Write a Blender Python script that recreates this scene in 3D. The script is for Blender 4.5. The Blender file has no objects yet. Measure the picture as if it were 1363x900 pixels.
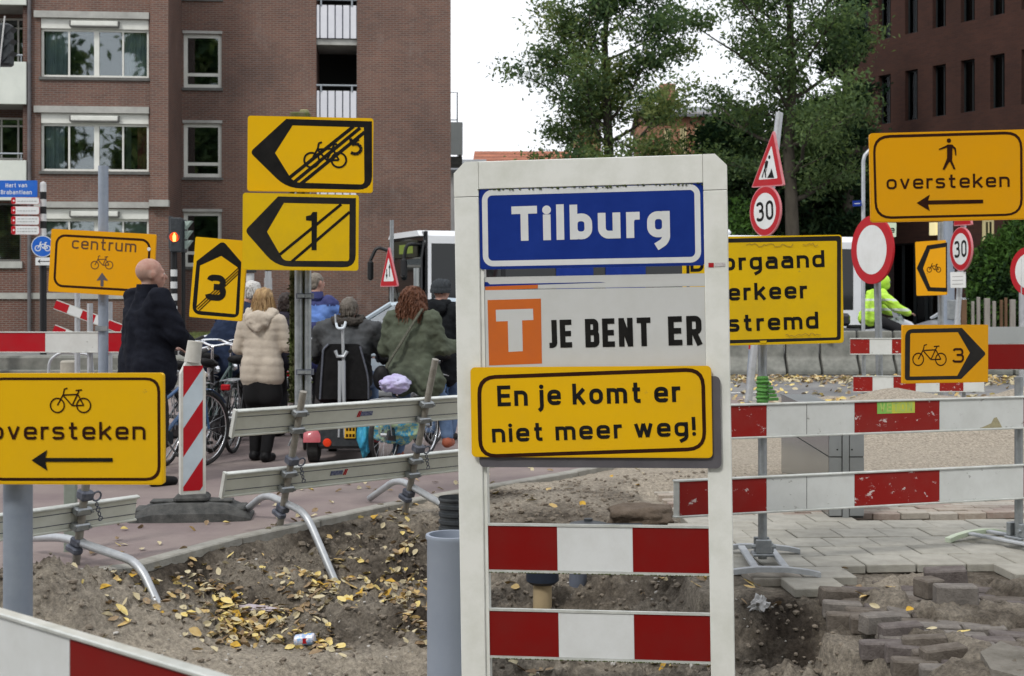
import bpy, bmesh, math, random
import numpy as np
from mathutils import Vector, Matrix, noise
from mathutils.geometry import tessellate_polygon
random.seed(7); RS = np.random.RandomState(11)
SC = bpy.context.scene
C = SC.collection
R = math.radians
PI = math.pi
# ------------------------------------------------------------ camera, world, sun, exposure
FPX, CX, HY, EYE = 1800.0, 681.5, 388.0, 1.6      # focal length in photo pixels, centre, horizon row, eye height
cd = bpy.data.cameras.new('camera'); cam = bpy.data.objects.new('camera', cd); C.objects.link(cam)
cd.sensor_width = 36.0; cd.lens = 36.0 * FPX / 1363.0
cam.location = (0, 0, EYE); cam.rotation_euler = (PI/2, 0, 0)
cd.shift_y = -(450.0 - HY) / 1363.0
cd.clip_start = 0.1; cd.clip_end = 3000
cd.dof.use_dof = True; cd.dof.focus_distance = 7.3; cd.dof.aperture_fstop = 6.3
SC.camera = cam
W = bpy.data.worlds.new("World"); SC.world = W; W.use_nodes = True
nt = W.node_tree; nt.nodes.clear()
sky = nt.nodes.new('ShaderNodeTexSky'); sky.sky_type = 'NISHITA'; sky.sun_disc = False
SUN_EL, SUN_AZ = R(48), R(215)                     # azimuth clockwise from +Y: behind the camera, to the left
sky.sun_elevation = SUN_EL; sky.sun_rotation = SUN_AZ
sky.air_density = 1.0; sky.dust_density = 3.0; sky.ozone_density = 1.0
mixc = nt.nodes.new('ShaderNodeMixRGB'); mixc.inputs[0].default_value = 0.88
mixc.inputs[2].default_value = (9.9, 10.1, 10.5, 1)       # the even cloud deck
nt.links.new(sky.outputs[0], mixc.inputs[1])
bg = nt.nodes.new('ShaderNodeBackground'); bg.inputs['Strength'].default_value = 0.108
nt.links.new(mixc.outputs[0], bg.inputs['Color'])
wo = nt.nodes.new('ShaderNodeOutputWorld'); nt.links.new(bg.outputs[0], wo.inputs[0])
sl = bpy.data.lights.new('sun', 'SUN'); sl.energy = 1.5; sl.angle = R(10); sl.color = (1.0, 0.97, 0.92)
so = bpy.data.objects.new('sun', sl); C.objects.link(so)
sdir = Vector((math.sin(SUN_AZ)*math.cos(SUN_EL), math.cos(SUN_AZ)*math.cos(SUN_EL), math.sin(SUN_EL)))
so.rotation_euler = sdir.to_track_quat('Z', 'Y').to_euler(); so.location = (0, 0, 30)
SC.view_settings.view_transform = 'Standard'; SC.view_settings.look = 'None'
SC.view_settings.exposure = 0.27; SC.view_settings.gamma = 1.0
SC.view_settings.use_curve_mapping = False
SC.render.engine = 'CYCLES'
SC.cycles.max_bounces = 6; SC.cycles.transparent_max_bounces = 8
SC.cycles.caustics_reflective = False; SC.cycles.caustics_refractive = False

def P(px, py, Y):
    return Vector(((px-CX)*Y/FPX, Y, EYE-(py-HY)*Y/FPX))
def G(px, py, z=0.0):
    Y = FPX*(EYE-z)/(py-HY)
    return Vector(((px-CX)*Y/FPX, Y, z))

# ------------------------------------------------------------ materials
MATS = {}
def mat(name, col, rough=.6, metal=0., col2=None, scale=6., detail=6., amt=.35, bump=0., bscale=None, spec=.3, emit=None, stretch=None, world=False, rscale=None, alpha=None, coat=0.):
    """Principled with broad wear (colour to col2) and fine relief, procedural, in object space."""
    if name in MATS: return MATS[name]
    m = bpy.data.materials.new(name); m.use_nodes = True; MATS[name] = m
    t = m.node_tree; b = t.nodes['Principled BSDF']
    b.inputs['Roughness'].default_value = rough; b.inputs['Metallic'].default_value = metal
    b.inputs['Specular IOR Level'].default_value = spec
    b.inputs['Coat Weight'].default_value = coat
    c4 = (*col, 1)
    b.inputs['Base Color'].default_value = c4
    m.diffuse_color = c4
    if emit: b.inputs['Emission Color'].default_value = (*emit[0], 1); b.inputs['Emission Strength'].default_value = emit[1]
    tc = t.nodes.new('ShaderNodeTexCoord')
    src = tc.outputs['Object']
    if world:
        ge = t.nodes.new('ShaderNodeNewGeometry'); src = ge.outputs['Position']
    if stretch:
        mp = t.nodes.new('ShaderNodeMapping'); mp.inputs['Scale'].default_value = stretch
        t.links.new(src, mp.inputs[0]); src = mp.outputs[0]
    if col2 is not None:
        n = t.nodes.new('ShaderNodeTexNoise'); n.inputs['Scale'].default_value = scale; n.inputs['Detail'].default_value = detail
        n.inputs['Roughness'].default_value = .65
        t.links.new(src, n.inputs['Vector'])
        r = t.nodes.new('ShaderNodeValToRGB'); r.color_ramp.elements[0].position = .5-amt*.5; r.color_ramp.elements[1].position = .5+amt*.5
        r.color_ramp.elements[0].color = c4; r.color_ramp.elements[1].color = (*col2, 1)
        t.links.new(n.outputs['Fac'], r.inputs[0]); t.links.new(r.outputs[0], b.inputs['Base Color'])
    if bump:
        n2 = t.nodes.new('ShaderNodeTexNoise'); n2.inputs['Scale'].default_value = bscale or scale*8; n2.inputs['Detail'].default_value = 5
        t.links.new(src, n2.inputs['Vector'])
        bp = t.nodes.new('ShaderNodeBump'); bp.inputs['Strength'].default_value = bump; bp.inputs['Distance'].default_value = .01
        t.links.new(n2.outputs['Fac'], bp.inputs['Height']); t.links.new(bp.outputs[0], b.inputs['Normal'])
    return m

def scuffed(name, col, chip, rough=.4, thr=.63, scale=14., dirt=(.25, .24, .2)):
    """paint or foil with chips showing `chip` and a faint film of dirt"""
    if name in MATS: return MATS[name]
    m = bpy.data.materials.new(name); m.use_nodes = True; MATS[name] = m
    t = m.node_tree; b = t.nodes['Principled BSDF']; b.inputs['Roughness'].default_value = rough; b.inputs['Specular IOR Level'].default_value = .14
    tc = t.nodes.new('ShaderNodeTexCoord')
    n = t.nodes.new('ShaderNodeTexNoise'); n.inputs['Scale'].default_value = scale; n.inputs['Detail'].default_value = 8; n.inputs['Roughness'].default_value = .72
    mp = t.nodes.new('ShaderNodeMapping'); mp.inputs['Scale'].default_value = (1, 1, 1.6); mp.inputs['Rotation'].default_value = (0, .5, 0)
    t.links.new(tc.outputs['Object'], mp.inputs[0]); t.links.new(mp.outputs[0], n.inputs['Vector'])
    r = t.nodes.new('ShaderNodeValToRGB'); r.color_ramp.elements[0].position = thr; r.color_ramp.elements[1].position = thr+.015
    r.color_ramp.elements[0].color = (0, 0, 0, 1); r.color_ramp.elements[1].color = (1, 1, 1, 1)
    t.links.new(n.outputs['Fac'], r.inputs[0])
    n3 = t.nodes.new('ShaderNodeTexNoise'); n3.inputs['Scale'].default_value = 3.5; n3.inputs['Detail'].default_value = 8; n3.inputs['Roughness'].default_value = .7
    t.links.new(tc.outputs['Object'], n3.inputs['Vector'])
    r3 = t.nodes.new('ShaderNodeValToRGB'); r3.color_ramp.elements[0].position = .42; r3.color_ramp.elements[1].position = .85
    r3.color_ramp.elements[0].color = (*col, 1)
    r3.color_ramp.elements[1].color = (*[a*.5+d*.5 for a, d in zip(col, dirt)], 1)
    t.links.new(n3.outputs['Fac'], r3.inputs[0])
    mx = t.nodes.new('ShaderNodeMixRGB'); t.links.new(r.outputs[0], mx.inputs[0]); t.links.new(r3.outputs[0], mx.inputs[1]); mx.inputs[2].default_value = (*chip, 1)
    t.links.new(mx.outputs[0], b.inputs['Base Color'])
    return m

def brick_mat(name, c1, c2, mortar, bw=.21, rh=.0625, ms=.010, stain=None, rough=.9, dark=None):
    if name in MATS: return MATS[name]
    m = bpy.data.materials.new(name); m.use_nodes = True; MATS[name] = m
    t = m.node_tree; b = t.nodes['Principled BSDF']; b.inputs['Roughness'].default_value = rough; b.inputs['Specular IOR Level'].default_value = .2
    tc = t.nodes.new('ShaderNodeTexCoord'); sp = t.nodes.new('ShaderNodeSeparateXYZ'); cb = t.nodes.new('ShaderNodeCombineXYZ'); ad = t.nodes.new('ShaderNodeMath')
    t.links.new(tc.outputs['Object'], sp.inputs[0]); t.links.new(sp.outputs[0], ad.inputs[0]); t.links.new(sp.outputs[1], ad.inputs[1])
    t.links.new(ad.outputs[0], cb.inputs[0]); t.links.new(sp.outputs[2], cb.inputs[1])
    bt = t.nodes.new('ShaderNodeTexBrick'); bt.inputs['Color1'].default_value = (*c1, 1); bt.inputs['Color2'].default_value = (*c2, 1); bt.inputs['Mortar'].default_value = (*mortar, 1)
    bt.inputs['Scale'].default_value = 1; bt.inputs['Brick Width'].default_value = bw; bt.inputs['Row Height'].default_value = rh; bt.inputs['Mortar Size'].default_value = ms
    bt.inputs['Bias'].default_value = -.1
    t.links.new(cb.outputs[0], bt.inputs['Vector'])
    n = t.nodes.new('ShaderNodeTexNoise'); n.inputs['Scale'].default_value = .55; n.inputs['Detail'].default_value = 8; n.inputs['Roughness'].default_value = .6
    t.links.new(tc.outputs['Object'], n.inputs['Vector'])
    r = t.nodes.new('ShaderNodeValToRGB'); r.color_ramp.elements[0].position = .3; r.color_ramp.elements[1].position = .75
    r.color_ramp.elements[0].color = (.72, .74, .76, 1); r.color_ramp.elements[1].color = (1.22, 1.16, 1.12, 1)
    t.links.new(n.outputs['Fac'], r.inputs[0])
    mu = t.nodes.new('ShaderNodeMixRGB'); mu.blend_type = 'MULTIPLY'; mu.inputs[0].default_value = 1
    t.links.new(bt.outputs['Color'], mu.inputs[1]); t.links.new(r.outputs[0], mu.inputs[2])
    last = mu.outputs[0]
    if stain:
        n2 = t.nodes.new('ShaderNodeTexNoise'); n2.inputs['Scale'].default_value = .9; n2.inputs['Detail'].default_value = 9; n2.inputs['Roughness'].default_value = .75
        mp = t.nodes.new('ShaderNodeMapping'); mp.inputs['Scale'].default_value = (1.3, 1.3, .55); mp.inputs['Location'].default_value = (3, 1, 7)
        t.links.new(tc.outputs['Object'], mp.inputs[0]); t.links.new(mp.outputs[0], n2.inputs['Vector'])
        r2 = t.nodes.new('ShaderNodeValToRGB'); r2.color_ramp.elements[0].position = .58; r2.color_ramp.elements[1].position = .78
        t.links.new(n2.outputs['Fac'], r2.inputs[0])
        m2 = t.nodes.new('ShaderNodeMath'); m2.operation = 'MULTIPLY'; m2.inputs[1].default_value = .45; t.links.new(r2.outputs[0], m2.inputs[0])
        mx = t.nodes.new('ShaderNodeMixRGB'); t.links.new(m2.outputs[0], mx.inputs[0]); t.links.new(last, mx.inputs[1]); mx.inputs[2].default_value = (*stain, 1)
        last = mx.outputs[0]
    t.links.new(last, b.inputs['Base Color'])
    bp = t.nodes.new('ShaderNodeBump'); bp.inputs['Strength'].default_value = .4; bp.inputs['Distance'].default_value = .01; bp.invert = True
    t.links.new(bt.outputs['Fac'], bp.inputs['Height']); t.links.new(bp.outputs[0], b.inputs['Normal'])
    return m

def glass_mat(name, tint=(.03, .035, .035), fac=.35, rough=.02, gc=1.):
    """window glass: you look through it, and it reflects"""
    if name in MATS: return MATS[name]
    m = bpy.data.materials.new(name); m.use_nodes = True; MATS[name] = m
    t = m.node_tree; t.nodes.clear()
    o = t.nodes.new('ShaderNodeOutputMaterial'); mx = t.nodes.new('ShaderNodeMixShader'); tr = t.nodes.new('ShaderNodeBsdfTransparent'); gl = t.nodes.new('ShaderNodeBsdfGlossy')
    tr.inputs[0].default_value = (.80, .86, .84, 1); gl.inputs['Roughness'].default_value = rough; gl.inputs[0].default_value = (.9*gc, .95*gc, gc, 1)
    fr = t.nodes.new('ShaderNodeFresnel'); fr.inputs[0].default_value = 1.5
    ad = t.nodes.new('ShaderNodeMath'); ad.operation = 'ADD'; ad.inputs[1].default_value = fac
    t.links.new(fr.outputs[0], ad.inputs[0]); t.links.new(ad.outputs[0], mx.inputs[0])
    t.links.new(tr.outputs[0], mx.inputs[1]); t.links.new(gl.outputs[0], mx.inputs[2]); t.links.new(mx.outputs[0], o.inputs[0])
    return m

M = {}
M['yellow'] = scuffed('sign_yellow', (.76, .44, .004), (.56, .33, .03), rough=.42, thr=.69, scale=5, dirt=(.62, .36, .02))
M['yellow_old'] = scuffed('sign_yellow_worn', (.72, .46, .006), (.36, .27, .05), rough=.5, thr=.69, scale=6, dirt=(.45, .30, .03))
M['orange_yellow'] = scuffed('sign_orange_yellow', (.72, .33, .003), (.5, .26, .03), rough=.42, thr=.75, scale=5, dirt=(.58, .29, .02))
M['black'] = mat('sign_black', (.006, .006, .006), .6, col2=(.015, .014, .013), scale=9, spec=.12)
M['black_worn'] = scuffed('sign_black_worn', (.016, .015, .014), (.33, .24, .07), rough=.5, thr=.70, scale=16, dirt=(.06, .05, .04))
M['brownblack'] = mat('sign_brown_black', (.022, .006, .003), .6, col2=(.04, .012, .004), scale=12, spec=.12)
M['white'] = scuffed('sign_white', (.68, .70, .70), (.5, .5, .48), rough=.4, thr=.74, scale=7, dirt=(.42, .42, .38))
M['frame_white'] = scuffed('frame_enamel_white', (.76, .77, .73), (.40, .40, .33), rough=.35, thr=.70, scale=9, dirt=(.36, .38, .28))
M['panel_grey'] = scuffed('panel_light_grey', (.56, .57, .56), (.4, .4, .38), rough=.45, thr=.78, scale=5, dirt=(.42, .42, .38))
M['blue'] = mat('sign_blue', (.006, .026, .20), .4, col2=(.010, .036, .24), scale=5, spec=.15)
M['blue_light'] = mat('sign_blue_cycle', (.01, .10, .50), .35, col2=(.03, .14, .5), scale=7)
M['red'] = scuffed('foil_red', (.20, .007, .006), (.34, .03, .02), rough=.4, thr=.80, scale=9, dirt=(.15, .03, .025))
M['red_worn'] = scuffed('foil_red_scratched', (.27, .014, .011), (.60, .50, .48), rough=.45, thr=.61, scale=15, dirt=(.22, .06, .05))
M['red_bright'] = scuffed('sign_red', (.42, .010, .018), (.4, .2, .2), rough=.35, thr=.78, scale=9, dirt=(.3, .05, .05))
M['white_worn'] = scuffed('board_white_scratched', (.64, .66, .64), (.33, .33, .31), rough=.45, thr=.64, scale=13, dirt=(.36, .36, .33))
M['orange'] = mat('orange_print', (.58, .13, .012), .5, col2=(.52, .12, .02), scale=7)
M['galv'] = mat('galvanised_steel', (.36, .38, .39), .42, .75, col2=(.25, .27, .28), scale=16, bump=.12, bscale=60)
M['galv_light'] = mat('galvanised_steel_pale', (.50, .52, .54), .45, .5, col2=(.38, .40, .42), scale=12)
M['pole_blue'] = mat('pole_grey_blue', (.24, .28, .34), .5, .3, col2=(.30, .34, .40), scale=8)
M['alu_back'] = scuffed('board_back_olive_grey', (.60, .61, .54), (.28, .27, .21), rough=.5, thr=.73, scale=10, dirt=(.28, .27, .2))
M['alu_edge'] = mat('aluminium_edge', (.70, .72, .69), .35, .3, col2=(.5, .52, .48), scale=9)
M['steel_blue'] = mat('clamp_dark_steel', (.09, .10, .13), .55, .5, col2=(.16, .17, .20), scale=30)
M['rubber'] = mat('recycled_rubber', (.04, .042, .042), .85, col2=(.11, .11, .105), scale=14, bump=.5, bscale=160)
M['dark_plastic'] = mat('dark_plastic', (.025, .03, .035), .45, col2=(.05, .055, .06), scale=20)
M['moss'] = mat('moss', (.05, .075, .012), .95, col2=(.10, .12, .03), scale=60, bump=.8, bscale=220)
M['mossy_wood'] = mat('mossy_timber', (.14, .12, .085), .9, col2=(.07, .10, .02), scale=14, bump=.6, bscale=90, stretch=(1, 1, .25))
M['concrete'] = mat('weathered_concrete', (.25, .25, .225), .9, col2=(.13, .135, .12), scale=4, bump=.5, bscale=70)
M['tyre'] = mat('tyre_rubber', (.02, .02, .021), .75, col2=(.04, .04, .04), scale=30)
M['chrome'] = mat('chrome', (.72, .73, .75), .18, 1.)
M['black_paint'] = mat('black_enamel', (.012, .013, .015), .28, col2=(.025, .025, .028), scale=20, coat=.4)
M['car_glass'] = glass_mat('car_glass', fac=.22, gc=.85)
M['tinted_glass'] = mat('tinted_vehicle_glass', (.006, .008, .009), .04, spec=.5)
M['black_leather'] = mat('black_vinyl', (.006, .006, .007), .5, col2=(.014, .014, .015), scale=20, bump=.2, spec=.15)
M['glass'] = glass_mat('window_glass', fac=.10)
M['glass_dark'] = glass_mat('vehicle_glass', fac=.04, gc=.55)

# ------------------------------------------------------------ objects
def tag(o, label=None, cat=None, group=None, kind=None):
    if label: o['label'] = label
    if cat: o['category'] = cat
    if group: o['group'] = group
    if kind: o['kind'] = kind
    return o
def thing(name, label, cat, loc=(0, 0, 0), rotz=0., group=None, mw=None):
    o = bpy.data.objects.new(name, None); C.objects.link(o); o.empty_display_size = .1
    if mw is not None: o.matrix_world = mw
    else: o.location = loc; o.rotation_euler = (0, 0, rotz)
    return tag(o, label, cat, group)

class MB:
    def __init__(s): s.v = []; s.f = []; s.m = []; s.mats = []
    def mi(s, m):
        if m not in s.mats: s.mats.append(m)
        return s.mats.index(m)
    def add(s, vs, fs, m, T=None):
        k = len(s.v); i = s.mi(m)
        if T is not None: vs = [T @ Vector(v) for v in vs]
        s.v += [tuple(v) for v in vs]; s.f += [tuple(k+a for a in f) for f in fs]; s.m += [i]*len(fs)
        return s
    def box(s, x0, x1, y0, y1, z0, z1, m, T=None):
        vs = [(x0, y0, z0), (x1, y0, z0), (x1, y1, z0), (x0, y1, z0), (x0, y0, z1), (x1, y0, z1), (x1, y1, z1), (x0, y1, z1)]
        return s.add(vs, [(0, 3, 2, 1), (4, 5, 6, 7), (0, 1, 5, 4), (1, 2, 6, 5), (2, 3, 7, 6), (3, 0, 4, 7)], m, T)
    def bbox(s, x0, x1, y0, y1, z0, z1, m, b=.01, T=None):
        """box with bevelled edges"""
        bm = bmesh.new(); r = bmesh.ops.create_cube(bm, size=1)
        for v in bm.verts: v.co = Vector(((x0+x1)/2+v.co.x*(x1-x0), (y0+y1)/2+v.co.y*(y1-y0), (z0+z1)/2+v.co.z*(z1-z0)))
        bmesh.ops.bevel(bm, geom=bm.edges[:], offset=b, segments=1, affect='EDGES')
        bm.verts.index_update()
        s.add([v.co.copy() for v in bm.verts], [[v.index for v in f.verts] for f in bm.faces], m, T); bm.free(); return s
    def tube(s, pts, r, m, n=8, cap=True, T=None, flat=1.):
        pts = [Vector(p) for p in pts]
        rs = r if isinstance(r, (list, tuple)) else [r]*len(pts)
        vs = []; fs = []
        up = None
        for i, p in enumerate(pts):
            d = (pts[min(i+1, len(pts)-1)]-pts[max(i-1, 0)]).normalized()
            if up is None:
                up = Vector((0, 0, 1)) if abs(d.z) < .9 else Vector((1, 0, 0))
            a = (up - d*up.dot(d)); a = a.normalized() if a.length > 1e-6 else d.orthogonal().normalized()
            up = a; b = d.cross(a)
            for k in range(n):
                t = 2*PI*k/n; vs.append(p+(a*math.cos(t)+b*math.sin(t)*flat)*rs[i])
        for i in range(len(pts)-1):
            for k in range(n):
                q = (k+1) % n; fs.append((i*n+k, i*n+q, (i+1)*n+q, (i+1)*n+k))
        if cap: fs.append(tuple(range(n))[::-1]); fs.append(tuple((len(pts)-1)*n+k for k in range(n)))
        return s.add(vs, fs, m, T)
    def lathe(s, prof, m, n=24, T=None, close=False):
        """prof [(r, z)] about z"""
        vs = []; fs = []; L = len(prof)
        for r, z in prof:
            for k in range(n): t = 2*PI*k/n; vs.append((r*math.cos(t), r*math.sin(t), z))
        for i in range(L-1):
            for k in range(n):
                q = (k+1) % n; fs.append((i*n+k, i*n+q, (i+1)*n+q, (i+1)*n+k))
        if close: fs.append(tuple(range(n))[::-1]); fs.append(tuple((L-1)*n+k for k in range(n)))
        return s.add(vs, fs, m, T)
    def torus(s, c, R0, r, m, n=28, k=6, ax='y', T=None):
        vs = []; fs = []
        for i in range(n):
            a = 2*PI*i/n
            for j in range(k):
                b = 2*PI*j/k; q = R0+r*math.cos(b); w = r*math.sin(b)
                if ax == 'y': vs.append((c[0]+q*math.cos(a), c[1]+w, c[2]+q*math.sin(a)))
                elif ax == 'x': vs.append((c[0]+w, c[1]+q*math.cos(a), c[2]+q*math.sin(a)))
                else: vs.append((c[0]+q*math.cos(a), c[1]+q*math.sin(a), c[2]+w))
        for i in range(n):
            for j in range(k):
                i2 = (i+1) % n; j2 = (j+1) % k; fs.append((i*k+j, i2*k+j, i2*k+j2, i*k+j2))
        return s.add(vs, fs, m, T)
    def prism(s, poly, y0, y1, m, T=None, side=None):
        """poly [(x, z)] counter-clockwise seen from -y, from y0 (front) to y1 (back)"""
        n = len(poly); vs = [(x, y0, z) for x, z in poly]+[(x, y1, z) for x, z in poly]
        tri = tessellate_polygon([[Vector((x, z, 0)) for x, z in poly]])
        ar = sum(poly[i][0]*poly[(i+1) % n][1]-poly[(i+1) % n][0]*poly[i][1] for i in range(n))
        fr = []
        for a, b, c in tri:
            cr = (poly[b][0]-poly[a][0])*(poly[c][1]-poly[a][1])-(poly[b][1]-poly[a][1])*(poly[c][0]-poly[a][0])
            fr.append((a, b, c) if cr > 0 else (a, c, b))
        s.add(vs, fr+[(n+a, n+c, n+b) for a, b, c in fr], m, T)
        sd = [(i, n+i, n+(i+1) % n, (i+1) % n) for i in range(n)]
        if ar < 0: sd = [f[::-1] for f in sd]
        s.add(vs, [tuple(q) for q in sd], side or m, T)
        return s
    def film(s, poly, y, m, T=None):
        """flat printed film facing -y"""
        tri = tessellate_polygon([[Vector((x, z, 0)) for x, z in poly]]); fr = []
        for a, b, c in tri:
            cr = (poly[b][0]-poly[a][0])*(poly[c][1]-poly[a][1])-(poly[b][1]-poly[a][1])*(poly[c][0]-poly[a][0])
            fr.append((a, b, c) if cr > 0 else (a, c, b))
        return s.add([(x, y, z) for x, z in poly], fr, m, T)
    def ring(s, outer, inner, y, m, T=None):
        n = len(outer); vs = [(x, y, z) for x, z in outer]+[(x, y, z) for x, z in inner]; fs = []
        for i in range(n):
            j = (i+1) % n; fs.append((i, j, n+j, n+i))
        return s.add(vs, fs, m, T)
    def loft(s, rings, m, T=None, cap=True, smooth=False):
        k = len(rings[0]); vs = [p for r in rings for p in r]; fs = []
        for i in range(len(rings)-1):
            for j in range(k):
                q = (j+1) % k; fs.append((i*k+j, i*k+q, (i+1)*k+q, (i+1)*k+j))
        if cap: fs.append(tuple(range(k))[::-1]); fs.append(tuple((len(rings)-1)*k+j for j in range(k)))
        return s.add(vs, fs, m, T)
    def build(s, name, parent=None, smooth=False, label=None, fix=True):
        me = bpy.data.meshes.new(name); me.from_pydata(s.v, [], s.f)
        for m in s.mats: me.materials.append(m)
        me.polygons.foreach_set('material_index', s.m)
        if fix:
            bm = bmesh.new(); bm.from_mesh(me); bmesh.ops.recalc_face_normals(bm, faces=bm.faces[:]) ; bm.to_mesh(me); bm.free()
        me.update()
        if smooth:
            me.polygons.foreach_set('use_smooth', [True]*len(me.polygons))
            if smooth != 'all':
                try: me.set_sharp_from_angle(angle=R(40))
                except Exception: pass
        o = bpy.data.objects.new(name, me); C.objects.link(o)
        if parent is not None: o.parent = parent
        if label: o['label'] = label
        return o
def copy_tree(o, parent=None):
    c = o.copy(); C.objects.link(c)
    if parent is not None: c.parent = parent
    for ch in [q for q in o.children]: copy_tree(ch, c)
    return c

def rrect(x0, x1, z0, z1, r, n=6):
    pts = []
    for cx, cz, a0 in ((x1-r, z0+r, -90), (x1-r, z1-r, 0), (x0+r, z1-r, 90), (x0+r, z0+r, 180)):
        for k in range(n+1):
            a = R(a0+90*k/n); pts.append((cx+r*math.cos(a), cz+r*math.sin(a)))
    return pts
def fillet(poly, rs, n=5):
    """round the corners of a polygon; rs one radius per corner"""
    out = []; L = len(poly)
    for i in range(L):
        p = Vector(poly[i]); a = Vector(poly[i-1]); b = Vector(poly[(i+1) % L]); r = rs[i] if isinstance(rs, (list, tuple)) else rs
        if r <= 0:
            out += [tuple(p)]*(n+1); continue
        da = (a-p); db = (b-p); t = min(r, da.length*.45, db.length*.45)
        p0 = p+da.normalized()*t; p1 = p+db.normalized()*t
        for k in range(n+1):
            u = k/n; out.append(tuple(p0*(1-u)**2+p*2*u*(1-u)+p1*u**2))
    return out
def stroke(p0, p1, w):
    a = Vector(p0); b = Vector(p1); d = (b-a).normalized(); nrm = Vector((-d.y, d.x))*w/2
    return [tuple(a-nrm), tuple(b-nrm), tuple(b+nrm), tuple(a+nrm)]

# lettering drawn as strokes of even width, like the road sign alphabet
def glyph(c, h):
    """centre line width and [(closed, points, radius)] in units of the cap height; h half the stroke width"""
    X = .74; b, x, t, m, w = h, X-h, 1-h, .5, .43; o = [(0, b), (w, b), (w, x), (0, x)]; st = lambda a, y=1.: (0, [(a, 0), (a, y)], 0)
    G_ = {
    'o': (w, [(1, o, .21)]), 'e': (w, [(0, [(.0, X*.5), (w, X*.5), (w, x), (0, x), (0, b), (w-.02, b), (w, b+.10)], [0, 0, .2, .2, .2, .06, 0])]),
    'a': (w, [(0, [(.02, x), (w, x), (w, 0)], .17), (0, [(w, .43), (0, .43), (0, b), (w, b)], .14)]), 'n': (w, [st(0, X), (0, [(0, x), (w, x), (w, 0)], .2)]),
    'm': (.72, [st(0, X), (0, [(0, x), (.36, x), (.36, 0)], .17), (0, [(.36, x), (.72, x), (.72, 0)], .17)]), 'r': (.21, [st(0, X), (0, [(0, x-.16), (.05, x), (.28, x)], .12)]),
    'u': (w, [(0, [(0, X), (0, b), (w, b)], .2), st(w, X)]), 'b': (w, [st(0), (1, o, .19)]), 'd': (w, [st(w), (1, o, .19)]), 'g': (w, [(1, o, .19), (0, [(w, X), (w, -.10), (.14, -.27)], .14)]),
    'k': (.40, [st(0), (0, [(.42, X), (.03, .30)], 0), (0, [(.15, .42), (.43, 0)], 0)]), 't': (.32, [(0, [(.12, .97), (.12, b), (.33, b)], .13), (0, [(-.02, x), (.32, x)], 0)]),
    'v': (.42, [(0, [(0, X), (.21, .02)], 0), (0, [(.42, X), (.21, .02)], 0)]), 'w': (.66, [(0, [(0, X), (.17, .02)], 0), (0, [(.33, X), (.17, .02)], 0), (0, [(.33, X), (.49, .02)], 0), (0, [(.66, X), (.49, .02)], 0)]),
    's': (.38, [(0, [(.38, x-.08), (.36, x), (0, x), (0, .40), (.39, .36), (.39, b), (0.02, b), (-.01, b+.08)], [0, .08, .14, .12, .12, .14, .08, 0])]),
    'c': (.40, [(0, [(.41, x-.10), (.40, x), (0, x), (0, b), (.40, b), (.41, b+.10)], [0, .1, .2, .2, .1, 0])]), 'h': (w, [st(0), (0, [(0, x), (w, x), (w, 0)], .2)]),
    'i': (0, [st(0, X), ('dot', (0, 1-h*1.15), h*1.15)]), 'j': (.02, [(0, [(.02, X), (.02, -.14), (-.12, -.25)], .12), ('dot', (.02, 1-h*1.15), h*1.15)]), 'l': (0, [st(0, 1.02)]),
    'T': (.54, [st(.27), (0, [(-h, t), (.54+h, t)], 0)]), 'E': (.42, [(0, [(.42+h, t), (0, t), (0, b), (.42+h, b)], 0), (0, [(0, m), (.38+h, m)], 0)]), 'J': (.30, [(0, [(.30, 1), (.30, b), (0, b)], .16)]),
    'B': (.46, [st(0), (0, [(0, t), (.43, t), (.43, m+.02), (0, m+.02)], [0, .15, .15, 0]), (0, [(0, m+.02), (.46, m+.02), (.46, b), (0, b)], [0, .15, .15, 0])]), 'N': (.46, [st(0), st(.46), (0, [(0, 1-h*.6), (.46, h*.6)], 0)]),
    'R': (.46, [st(0), (0, [(0, t), (.44, t), (.44, .45), (0, .45)], [0, .17, .17, 0]), (0, [(.22, .45), (.48, 0)], 0)]), 'D': (.48, [st(0), (0, [(0, t), (.48, t), (.48, b), (0, b)], [0, .24, .24, 0])]), 'H': (.46, [st(0), st(.46), (0, [(0, m), (.46, m)], 0)]),
    'V': (.5, [(0, [(0, 1), (.25, .02)], 0), (0, [(.5, 1), (.25, .02)], 0)]), 'O': (.5, [(1, [(0, b), (.5, b), (.5, t), (0, t)], .25)]),
    '3': (.44, [(0, [(0, t-.12), (.03, t), (.42, t), (.42, m+.03), (.14, m+.03)], [0, .14, .2, .18, 0]), (0, [(.14, m+.03), (.45, m+.03), (.45, b), (.01, b), (-.02, b+.12)], [0, .18, .22, .14, 0])]),
    '0': (.44, [(1, [(0, b), (.44, b), (.44, t), (0, t)], .22)]), '!': (0, [(0, [(0, .30), (0, 1)], 0), ('dot', (0, h*1.1), h*1.1)])}
    G_['B'] = (.46, G_['B'][1]); return G_[c]
def round_line(pts, r, closed, n=6):
    L = len(pts); rs = r if isinstance(r, list) else [r]*L; out = []
    for i in range(L):
        p = Vector(pts[i])
        if (not closed and i in (0, L-1)) or rs[i] <= 0: out.append(p); continue
        a, b = Vector(pts[i-1]), Vector(pts[(i+1) % L]); ta = min(rs[i], (a-p).length*.5); tb = min(rs[i], (b-p).length*.5); p0 = p+(a-p).normalized()*ta; p1 = p+(b-p).normalized()*tb
        for k in range(n+1):
            u = k/n; ww = .72; den = (1-u)**2+2*u*(1-u)*ww+u*u; out.append((p0*(1-u)**2+p*2*u*(1-u)*ww+p1*u*u)/den)
    q = [out[0]]
    for p in out[1:]:
        if (p-q[-1]).length > 1e-4: q.append(p)
    if closed and (q[0]-q[-1]).length < 1e-4: q.pop()
    return q
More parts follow.
